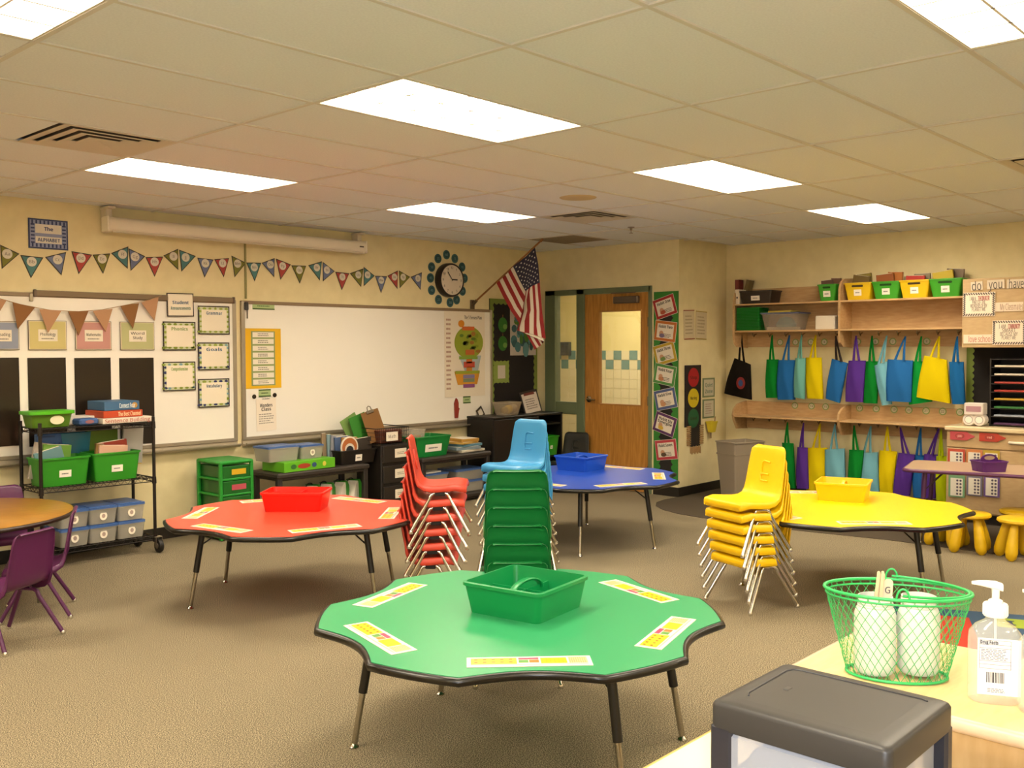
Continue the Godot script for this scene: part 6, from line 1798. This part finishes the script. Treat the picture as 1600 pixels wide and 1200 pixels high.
		for k in 9:
			arc.append(Vector3(-0.01 + cos(PI * k / 8.0) * 0.06, 0.17 + sin(PI * k / 8.0) * 0.035, 0))
		tube(s, arc, 0.006, 6)
		fin(s, "carry_handle", m("1a1714", 0.4), hp)
	# black drawer tower with basket and clipboard
	var tx0 := 3.212
	var tx1 := 3.5559
	var ty := 0.6618
	var bt := thing("drawer_tower", "black plastic drawer tower with white labels between the two carts", "drawer tower", Vector3((tx0 + tx1) * 0.5, 0, ZW + 0.30))
	var tw := tx1 - tx0
	var bm := m("1d1815", 0.45)
	box(bt, "tower_frame", bm, Vector3(0, ty * 0.5, -0.01), Vector3(tw, ty, 0.38), 0.01)
	for i in 4:
		var yy: float = ty - 0.09 - i * 0.195
		var dr := box(bt, "drawer", m("28221e", 0.35), Vector3(0, yy, 0.185), Vector3(tw - 0.03, 0.165, 0.025), 0.006)
		var lb := box(dr, "name_label", m("ddd2c0", 0.7), Vector3(tw * 0.16, 0.005, 0.0135), Vector3(tw * 0.42, 0.085, 0.002))
		rule_lines(lb, Vector3(0, 0, 0.0014), tw * 0.26, 0.03, 2, "8a8070", i)
	var wbk := thing("wire_basket", "black wire basket with label on top of the black drawer tower", "basket", Vector3((tx0 + tx1) * 0.5 - 0.03, ty + 0.002, ZW + 0.29))
	s = nb()
	var bh := 0.153
	var wn := tw + 0.06
	for k in 5:
		var yy := 0.004 + bh * k / 4.0
		tube(s, [Vector3(-wn * 0.5, yy, 0.19), Vector3(wn * 0.5, yy, 0.19), Vector3(wn * 0.5, yy, -0.19), Vector3(-wn * 0.5, yy, -0.19)], 0.0045 if k == 4 else 0.002, 5, true)
	for k in 19:
		var xx := -wn * 0.5 + wn * k / 18.0
		tube(s, [Vector3(xx, bh, 0.19), Vector3(xx, 0.004, 0.19), Vector3(xx, 0.004, -0.19), Vector3(xx, bh, -0.19)], 0.002, 5)
	fin(s, "wire_body", m("171310", 0.4, 0.3), wbk)
	var bl := box(wbk, "name_label", m("ded3c4", 0.7), Vector3(-0.01, bh * 0.5, 0.196), Vector3(0.1431, 0.085, 0.003))
	text(bl, "Math", Vector3(0, 0, 0.002), 0.035, "7a7068", 0.09)
	var cp := thing("clipboard", "brown clipboard leaning in the wire basket", "clipboard", Vector3(3.2914, ty + 0.03, ZW + 0.36))
	cp.rotation_degrees = Vector3(-14, 0, 12)
	box(cp, "board", m("7d5628", 0.6), Vector3(0, 0.155, 0), Vector3(0.225, 0.30, 0.004), 0.002)
	s = nb()
	bx(s, Vector3(0, 0.295, 0.008), Vector3(0.09, 0.03, 0.012), 0.004)
	tube(s, [Vector3(-0.025, 0.31, 0.008), Vector3(-0.02, 0.34, 0.008), Vector3(0.0, 0.35, 0.008), Vector3(0.02, 0.34, 0.008), Vector3(0.025, 0.31, 0.008)], 0.005, 6)
	fin(s, "metal_clip", m("8a7f70", 0.3, 0.9), cp)
	for i in 2:
		var gf := thing("green_folder", "%s green folder fanned behind the clipboard in the wire basket" % ["dark", "pale"][i], "folder", Vector3(3.1766 - 0.03 * i, ty + 0.02, ZW + 0.28 - 0.05 * i))
		gf.rotation_degrees = Vector3(-6, 0, 16 + 9 * i)
		box(gf, "folder_cover", m(["2f7a22", "6f8f4a"][i], 0.6), Vector3(0, 0.14, 0), Vector3(0.2, 0.27, 0.006), 0.001)
	var br := thing("brown_box", "brown box inside the wire basket behind its label", "box", Vector3((tx0 + tx1) * 0.5 + 0.0, ty + 0.008, ZW + 0.30))
	box(br, "box_body", m("5a2a18", 0.6), Vector3(0, bh * 0.42, 0), Vector3(tw * 0.8, bh * 0.8, 0.26), 0.006)
	# right cart's load
	var by := 0.4937 + 0.001
	tapered_bin("green_tub", "0f7a34", "green tapered bin with white name label on the right cart", Vector3(3.9328, by, ZW + 0.28), 0, 0.468, 0.32, 0.2048, "", Vector2(0.22, 0.075), 0.84)
	var cb := thing("clear_bin", "clear open bin with orange and white cards standing in the green bin", "bin", Vector3(3.8109, by + 0.105, ZW + 0.26))
	s = nb()
	tub(s, 0.16, 0.14, 0.20, 0.17, 0.165, 0.003, 0.005, 0.02)
	fin(s, "bin_body", clear_plastic("c9bfae", 0.35), cb)
	box(cb, "orange_cards", m("b8682a", 0.7), Vector3(0.01, 0.09, 0), Vector3(0.11, 0.03, 0.1), 0.004)
	box(cb, "white_cards", m("d8d0c0", 0.7), Vector3(0.0, 0.04, 0.0), Vector3(0.13, 0.06, 0.12), 0.004)
	var pile := [["d2c8b4", 0.27, 0.022], ["7f8f98", 0.24, 0.03], ["5f8aa0", 0.22, 0.025], ["c9a050", 0.20, 0.02], ["b88a3a", 0.18, 0.03]]
	var yy2 := by
	for i in 5:
		book("%s book in the pile beside the green bin on right cart" % ["white bottom", "grey second", "blue third", "yellow fourth", "ochre top"][i], Vector3(4.4711 + [0.03, -0.02, 0.02, -0.02, 0.0][i], yy2, ZW + 0.30), Vector3(pile[i][1] * 1.35, pile[i][2], 0.24), pile[i][0], [4.0, -6.0, 3.0, 10.0, -4.0][i], 0, "pile of books on the right cart")
		yy2 += pile[i][2] + 0.003
	for q in [["blue-lidded clear box, lower left on the right cart's bottom deck", 3.922, 0.0865], ["blue-lidded clear box, lower right on the right cart's bottom deck", 4.4559, 0.0865], ["blue-lidded clear box, upper right on the right cart's bottom deck", 4.4559, 0.2065], ["blue-lidded clear box, upper left on the right cart's bottom deck", 3.922, 0.2065]]:
		lidded_box(q[0], Vector3(q[1], q[2], ZW + 0.29), 0, 0.4332, 0.30, 0.118, "boxes on the right cart", false)
	var wk := thing("workbook", "white workbook lying on the left lower box of the right cart", "book", Vector3(3.9224, 0.3255, ZW + 0.33), 5)
	box(wk, "cover", m("c9c4bc", 0.6), Vector3(0, 0.008, 0), Vector3(0.22, 0.016, 0.2), 0.002)
	# black bookcase in the corner, seen beyond the blue chairs
	var kx0 := 4.7982
	var kx1 := 5.965
	var ky := 0.8334
	var kc := thing("bookcase", "low black bookcase in the corner under the black bulletin board", "bookcase", Vector3((kx0 + kx1) * 0.5, 0, ZW + 0.225))
	var kw := kx1 - kx0
	var km := m("14100e", 0.45)
	box(kc, "top_panel", km, Vector3(0, ky - 0.012, 0), Vector3(kw, 0.024, 0.40), 0.003)
	for e in [-1.0, 0.28, 1.0]:
		box(kc, "side_panel", km, Vector3(e * (kw * 0.5 - 0.012), (ky - 0.024) * 0.5, 0), Vector3(0.022, ky - 0.026, 0.39), 0.002)
	box(kc, "back_panel", km, Vector3(0, ky * 0.5, -0.19), Vector3(kw - 0.03, ky - 0.04, 0.012))
	var gby := 0.3502
	for y in [0.06, gby - 0.012, gby + 0.36]:
		box(kc, "shelf", km, Vector3(0, y, 0), Vector3(kw - 0.05, 0.02, 0.37), 0.002)
	box(kc, "door", m("17120f", 0.5), Vector3(-kw * 0.18, ky * 0.5, 0.197), Vector3(kw * 0.62, ky - 0.06, 0.014), 0.003)
	tapered_bin("green_bin", "2c9a1e", "green bin with small tag in the corner bookcase by the door", Vector3(kx0 + kw * 0.83, gby, ZW + 0.30), 0, 0.2581, 0.26, 0.2205, "", Vector2(0.04, 0.04), 0.86)
	var yb2 := thing("clear_tub", "clear plastic tub of yellow and beige balls on the corner bookcase", "tub", Vector3(5.1735, ky + 0.001, ZW + 0.28))
	s = nb()
	tub(s, 0.22, 0.16, 0.30, 0.2, 0.1475, 0.003, 0.006, 0.03)
	fin(s, "tub_body", clear_plastic("b8a890", 0.35), yb2)
	for q in [[0.0, 0.055, "c9a818", 0.05], [0.075, 0.06, "b09a78", 0.055], [-0.06, 0.045, "a88a30", 0.042]]:
		s = nb()
		var pr := []
		for i in 9:
			var g := -PI / 2 + PI * i / 8.0
			pr.append(Vector2(cos(g) * q[3], sin(g) * q[3]))
		lathe(s, pr, 16)
		fin(s, "ball", m(q[2], 0.6), yb2, Transform3D(Basis.IDENTITY, Vector3(q[0], q[1] + 0.01, 0.02)))
	var hs := thing("sign_holder", "tilted black display stand with red and white page on the corner bookcase", "display stand", Vector3(5.6504, ky + 0.001, ZW + 0.26), -8)
	hs.rotation_degrees = Vector3(-14, -8, 8)
	var hh := 0.2618
	box(hs, "stand_back", m("1a1210", 0.4), Vector3(0, hh * 0.5, -0.008), Vector3(0.27, hh, 0.012), 0.003)
	box(hs, "page", m("c9beb4", 0.6), Vector3(-0.005, hh * 0.46, 0), Vector3(0.23, hh * 0.86, 0.003))
	box(hs, "page_heading", m("6a2a24", 0.6), Vector3(-0.005, hh * 0.86, 0.002), Vector3(0.16, 0.03, 0.002))
	rule_lines(hs, Vector3(0, hh * 0.42, 0.0025), 0.17, hh * 0.5, 5, "7a706a", 9)

func cart(low: float, label: String, x0: float, x1: float, y: float) -> void:
	var o := thing("utility_cart", label, "utility cart", Vector3((x0 + x1) * 0.5, 0, ZW + 0.29), 0, "black utility carts")
	var w := x1 - x0
	var cm := m("2b2420", 0.5)
	for yy in [y, low]:
		var s := nb()
		bx(s, Vector3(0, yy - 0.024, 0), Vector3(w, 0.046, 0.43), 0.012)
		bx(s, Vector3(0, yy - 0.055, 0), Vector3(w - 0.05, 0.03, 0.38), 0.006)
		fin(s, "deck", m("332b25", 0.5) if yy == y else cm, o)
	for e in [[-1, -1], [1, -1], [-1, 1], [1, 1]]:
		var s := nb()
		bx(s, Vector3(e[0] * (w * 0.5 - 0.035), (y + 0.02) * 0.5, e[1] * 0.175), Vector3(0.05, y - 0.06, 0.05), 0.008)
		fin(s, "leg", cm, o)

# ---------------------------------------------------------------- maple cabinet, drawers, basket and bottles nearest the camera
func near_cabinet() -> void:
	var maple := grained("maple", "d8b47c", "e3c48e", 0.015, Vector3(1.2, 3, 6), 0.35, 4, 512)
	const CY := 0.93
	var cabinet := thing("low_cabinet", "maple low cabinet at the bottom right with basket and bottles on top", "cabinet", Vector3(-0.68, 0, 2.36))
	var s := nb()
	prism(s, rrect(0.42, 1.62, 0.045, 6), CY - 0.028, CY, Transform3D(Basis(Vector3.RIGHT, -PI / 2), Vector3.ZERO))
	fin(s, "cabinet_top", maple, cabinet)
	s = nb()
	var ed := []
	for v in rrect(0.424, 1.624, 0.045, 6):
		ed.append(Vector3(v.x, CY - 0.014, -v.y))
	tube(s, ed, 0.0145, 8, true)
	fin(s, "edge_band", m("c4ad94", 0.35), cabinet)
	box(cabinet, "cabinet_body", grained("maple_side", "c2a06c", "d2b482", 0.015, Vector3(4, 0.8, 4), 0.45, 4, 512), Vector3(0.0, (CY - 0.028) * 0.5, 0), Vector3(0.36, CY - 0.032, 1.58), 0.003)
	# lower table that carries the drawer unit
	const RY := 0.84
	var rt := thing("low_table", "cream-topped low table under the dark drawer unit, at the bottom edge", "table", Vector3(-1.335, 0, 1.487 + 0.5))
	s = nb()
	prism(s, rrect(0.84, 1.0, 0.07, 6), RY - 0.028, RY, Transform3D(Basis(Vector3.RIGHT, -PI / 2), Vector3.ZERO))
	fin(s, "tabletop", m("e6d2ac", 0.35), rt)
	s = nb()
	ed = []
	for v in rrect(0.842, 1.002, 0.07, 6):
		ed.append(Vector3(v.x, RY - 0.014, -v.y))
	tube(s, ed, 0.0142, 8, true)
	fin(s, "edge_band", m("c9a95c", 0.35), rt)
	for e in [[-1, -1], [1, -1], [-1, 1], [1, 1]]:
		s = nb()
		tube(s, [Vector3(e[0] * 0.34, 0.0, e[1] * 0.42), Vector3(e[0] * 0.34, RY - 0.028, e[1] * 0.42)], 0.02, 10)
		fin(s, "leg", m("b59a70", 0.5), rt)
	# drawer unit
	const DT := 1.12
	var du := thing("drawer_unit", "dark grey desktop drawer unit with clear drawers in the foreground", "drawer unit", Vector3(-1.46, RY, 1.915), 0)
	var dh := DT - RY
	var gm := m("322f2c", 0.42, 0.0, 0.4)
	var dx := 0.212
	var dz := 0.240
	s = nb()
	var lid := []
	for q in [[0.0, -0.036, 0.010], [0.0, -0.006, 0.010], [-0.002, -0.002, 0.011], [-0.006, 0.0, 0.012], [-0.018, 0.0005, 0.012], [-0.03, 0.001, 0.012]]:
		lid.append(ring_at(rrect(dx + q[0] * 2, dz + q[0] * 2, 0.011 if q[0] > -0.02 else 0.008, 5), dh + q[1]))
	loft(s, lid, true, true, 2)
	fin(s, "top_cover", gm, du)
	s = nb()
	var groove := []
	for v in [[-0.060, -0.088], [-0.05, -0.094], [0.066, -0.098], [0.078, -0.094], [0.082, -0.084], [0.082, 0.088], [0.078, 0.096]]:
		groove.append(Vector3(v[0], dh + 0.0008, v[1]))
	tube(s, groove, 0.0016, 6)
	fin(s, "moulded_line", m("1d1c22", 0.4), du)
	box(du, "moulded_catch", m("35312f", 0.4), Vector3(0.0, dh + 0.0012, -0.062), Vector3(0.014, 0.002, 0.008), 0.001)
	for e in [[-1, -1], [1, -1], [-1, 1], [1, 1]]:
		box(du, "corner_post", m("24242c", 0.4), Vector3(e[0] * (dx * 0.5 - 0.011), (dh - 0.03) * 0.5, e[1] * (dz * 0.5 - 0.016)), Vector3(0.022, dh - 0.03, 0.032), 0.004)
	for i in 3:
		var yy := dh - 0.036 - 0.074 * i
		box(du, "shelf_plate", m("24242c", 0.4), Vector3(0, yy - 0.0745, 0), Vector3(dx - 0.006, 0.006, dz - 0.006), 0.002)
		var dr := box(du, "drawer", clear_plastic("a9acb4", 0.62), Vector3(0, yy - 0.036, 0), Vector3(dx - 0.006, 0.068, dz - 0.034), 0.004)
		box(dr, "drawer_contents", m("7f828c", 0.8), Vector3(0.005, -0.01, 0), Vector3(dx - 0.04, 0.04, dz - 0.08), 0.01)
		box(dr, "side_runner", m("9a9ca0", 0.4), Vector3(0, -0.028, (dz - 0.05) * 0.5 + 0.006), Vector3(dx - 0.02, 0.007, 0.012), 0.002)
		box(dr, "drawer_pull", m("b9bcc2", 0.35), Vector3(-(dx - 0.012) * 0.5 - 0.006, -0.02, 0), Vector3(0.014, 0.012, 0.07), 0.004)
	basket_and_bottles(CY)
	rug()

func basket_and_bottles(cy: float) -> void:
	var gm := m("2fae5a", 0.35)
	var c := Vector3(-0.7446, 0.93, 1.7265)
	var o := thing("wire_basket", "oval green wire mesh basket with two frosted jars on the cabinet", "basket", c, -62.0)
	var ra := 0.138       # half length and half width at the rim and at the foot
	var rb := 0.088
	var fa := 0.095
	var fb := 0.062
	var h := 0.168
	var at := func(g: float, t: float) -> Vector3: return Vector3(cos(g) * lerpf(fa, ra, t), 0.004 + h * t, sin(g) * lerpf(fb, rb, t))
	var s := nb()
	for q in [[1.0, 0.0034], [0.94, 0.002], [0.0, 0.003]]:
		var ring := []
		for i in 48:
			ring.append(at.call(TAU * i / 48.0, q[0]))
		tube(s, ring, q[1], 8, true)
	fin(s, "rim_wire", gm, o)
	s = nb()
	for e in [-1.0, 1.0]:
		for i in 40:
			var pts := []
			for k in 7:
				var t := k / 6.0
				pts.append(at.call(TAU * (i / 40.0 + e * t * 0.155), t))
			tube(s, pts, 0.00062, 4)
	fin(s, "mesh", gm, o)
	s = nb()
	for i in 9:
		var x := (i - 4) * 0.02
		var z := fb * sqrt(maxf(0.0, 1.0 - pow(x / fa, 2.0)))
		tube(s, [Vector3(x, 0.003, -z), Vector3(x, 0.003, z)], 0.0011, 4)
	fin(s, "foot_grid", gm, o)
	for e in [-1.0, 1.0]:
		s = nb()
		var p := []
		for i in 9:
			var g := PI * i / 8.0
			p.append(Vector3(cos(g) * 0.012 , h + 0.004 + sin(g) * 0.022, e * rb))
		tube(s, p, 0.0022, 6)
		fin(s, "handle_loop", gm, o)
	# the hoop handle lies folded on the rim
	s = nb()
	var hp := []
	for i in 25:
		var g := PI * i / 24.0
		hp.append(Vector3(sin(g) * (ra - 0.006), h + 0.012 - sin(g) * 0.006, cos(g) * (rb - 0.003)))
	tube(s, hp, 0.0026, 6)
	fin(s, "hoop_handle", gm, o)
	var frost := m("d9dcd2", 0.45)
	frost.backlight_enabled = true
	frost.backlight = Color(0.45, 0.45, 0.42)
	for q in [[-0.042, 0.012, "left frosted jar in the green basket, filled with craft sticks"], [0.042, -0.008, "right frosted jar in the green basket, open and empty"]]:
		var pos: Vector3 = o.transform * Vector3(q[0], 0.008, q[1])
		var j := thing("frosted_jar", q[2], "jar", pos, 0, "frosted jars in the basket")
		s = nb()
		lathe(s, [Vector2(0, 0), Vector2(0.034, 0.0), Vector2(0.039, 0.006), Vector2(0.040, 0.02), Vector2(0.040, 0.115), Vector2(0.036, 0.128), Vector2(0.033, 0.131), Vector2(0.033, 0.152), Vector2(0.0305, 0.153), Vector2(0.030, 0.13), Vector2(0.036, 0.115), Vector2(0.036, 0.008), Vector2(0, 0.006)], 32)
		fin(s, "jar_body", frost, j)
		s = nb()
		for k in 3:
			var yy := 0.134 + k * 0.006
			var ring := []
			for i in 28:
				ring.append(Vector3(cos(TAU * i / 28.0) * 0.0332, yy, sin(TAU * i / 28.0) * 0.0332))
			tube(s, ring, 0.0011, 5, true)
		fin(s, "screw_thread", frost, j)
	var jl: Vector3 = o.transform * Vector3(-0.042, 0.016, 0.012)
	var side := Vector3(0.677, 0, 0.736)
	for i in 7:
		var st := thing("craft_stick", "broad wooden craft stick lettered G in the left frosted jar" if i == 6 else "narrow craft stick in the left frosted jar, %s from the left" % NTH[i], "craft stick", jl + side * (-0.016 + i * 0.004) + Vector3(0.735, 0, -0.677) * (0.004 * (i % 3) - 0.006), 42.6, "" if i == 6 else "craft sticks in the jar")
		if i == 6:
			st.position = jl + side * 0.014
		st.rotation_degrees = Vector3(0, -47.4, -6 + i * 0.4 if i < 6 else -4)
		s = nb()
		var bw := 0.0095 if i == 6 else 0.003
		var top := 0.178 if i == 6 else 0.196 - 0.004 * (i % 3)
		prism(s, rrect(bw * 2.0, top, bw * 0.9, 4), -0.0008, 0.0008, Transform3D(Basis.IDENTITY, Vector3(0, top * 0.5, 0)))
		fin(s, "stick", m("d8c098", 0.7) if i < 6 else m("e0ceb0", 0.7), st)
		if i == 6:
			text(st, "G", Vector3(0, top - 0.022, 0.0012), 0.014, "4a4450")
	# sanitizer bottles
	for q in [[Vector3(-0.7621, 0.93, 1.9145), "clear hand sanitizer bottle with white pump and drug facts label", -64.0], [Vector3(-0.7665, 0.93, 2.0025), "second clear sanitizer bottle, cut by the right edge of the photo", -64.0]]:
		bottle(q[0], q[1], q[2])

func bottle(at: Vector3, label: String, yaw: float) -> void:
	var o := thing("sanitizer_bottle", label, "bottle", at, yaw, "hand sanitizer bottles")
	o.scale = Vector3(1.13, 1.08, 1.13)
	var gel := StandardMaterial3D.new()
	gel.transparency = BaseMaterial3D.TRANSPARENCY_ALPHA
	gel.albedo_color = Color(0.93, 0.93, 0.90, 0.22)
	gel.roughness = 0.04
	var s := nb()
	var rings := []
	for q in [[0.036, 0.023, 0.0], [0.040, 0.026, 0.004], [0.0405, 0.0265, 0.02], [0.0405, 0.0265, 0.105], [0.039, 0.026, 0.118], [0.030, 0.022, 0.130], [0.017, 0.016, 0.138], [0.014, 0.014, 0.142], [0.014, 0.014, 0.150]]:
		rings.append(ring_at(rrect(q[0] * 2, q[1] * 2, minf(q[0], q[1]) * 0.92, 6), q[2]))
	loft(s, rings, true, true, 2)
	fin(s, "bottle_body", gel, o)
	# label on the side that faces the room's near side
	s = nb()
	bx(s, Vector3(0.002, 0.066, 0.0272), Vector3(0.064, 0.096, 0.0008))
	var lb := fin(s, "label", m("f4f2f0", 0.5), o)
	text(lb, "Drug Facts", Vector3(-0.013, 0.108, 0.0282), 0.006, "4a4a50", 0.026, true)
	s = nb()
	for e in [-1.0, 1.0]:
		bx(s, Vector3(-0.004 + e * 0.023, 0.087, 0.0278), Vector3(0.0006, 0.048, 0.0004))
		bx(s, Vector3(-0.004, 0.087 + e * 0.024, 0.0278), Vector3(0.0466, 0.0006, 0.0004))
	for y in [0.104, 0.098, 0.076, 0.070]:
		bx(s, Vector3(-0.004, y, 0.0278), Vector3(0.0466, 0.0006, 0.0004))
	fin(s, "label_rules", m("6a6a70", 0.8), lb)
	rule_lines(lb, Vector3(-0.004, 0.087, 0.0279), 0.042, 0.019, 7, "8a8a90", 3)
	rule_lines(lb, Vector3(0.0, 0.026, 0.0279), 0.03, 0.008, 3, "8a8a90", 6)
	rng.seed = 2
	s = nb()
	var x := -0.016
	while x < 0.010:
		var l := rng.randf_range(0.0006, 0.0018)
		bx(s, Vector3(x, 0.048, 0.0279), Vector3(l, 0.018, 0.0004))
		x += l + rng.randf_range(0.0006, 0.0014)
	fin(s, "barcode", m("3a3a40", 0.8), lb)
	var pw := m("efe9e6", 0.35)
	s = nb()
	lathe(s, [Vector2(0.0, 0.146), Vector2(0.0175, 0.146), Vector2(0.0185, 0.148), Vector2(0.0185, 0.166), Vector2(0.0175, 0.168), Vector2(0.011, 0.169), Vector2(0.011, 0.173), Vector2(0.008, 0.175), Vector2(0.0, 0.175)], 24)
	for i in 24:
		var g := TAU * i / 24.0
		bx(s, Vector3.ZERO, Vector3(0.0012, 0.017, 0.0012), 0.0, Transform3D(Basis(Vector3.UP, -g), Vector3(cos(g) * 0.0186, 0.157, sin(g) * 0.0186)))
	fin(s, "pump_collar", pw, o)
	s = nb()
	tube(s, [Vector3(0, 0.172, 0), Vector3(0, 0.196, 0)], [0.0055, 0.0065], 12)
	var hr := []
	for q in [[0.010, 0.196, 0.0085, 0.009], [0.0, 0.199, 0.009, 0.0095], [-0.012, 0.2005, 0.008, 0.008], [-0.026, 0.2015, 0.006, 0.0055], [-0.036, 0.201, 0.0035, 0.0035]]:
		var ring := PackedVector3Array()
		for v in rrect(q[2] * 2, q[3] * 1.4, q[3] * 0.55, 3):
			ring.append(Vector3(q[0], q[1] + v.y, v.x))
		hr.append(ring)
	loft(s, hr, true, true, 2)
	fin(s, "pump_head", pw, o)
	s = nb()
	tube(s, [Vector3(0, 0.146, 0), Vector3(0.002, 0.02, 0)], 0.0022, 6)
	fin(s, "dip_tube", m("e6e4de", 0.4), o)

func rug() -> void:
	var o := thing("alphabet_rug", "alphabet rug with blue edge, red block and lettered green strip behind the bottles", "rug", Vector3(3.3341, 0.0, 0.5069), -66.7)
	box(o, "rug_base", grained("rug_blue", "26405c", "3a5874", 0.3, Vector3(4, 4, 4), 0.95, 3, 256), Vector3(0.75, 0.006, 1.0), Vector3(2.5, 0.012, 2.0), 0.004)
	box(o, "red_block", m("b0321e", 0.95), Vector3(-0.10, 0.0125, 0.48), Vector3(0.33, 0.003, 0.62))
	box(o, "green_strip", m("8a9a2a", 0.95), Vector3(1.05, 0.0125, 0.215), Vector3(1.7, 0.003, 0.19))
	for i in 6:
		var t := text(o, ["I", "K", "L", "M", "N", "O"][i], Vector3.ZERO, 0.10, "26344e", 0.0, true)
		t.transform = Transform3D(Basis(Vector3.RIGHT, -PI / 2), Vector3(0.275 + i * 0.12, 0.0147, 0.215))
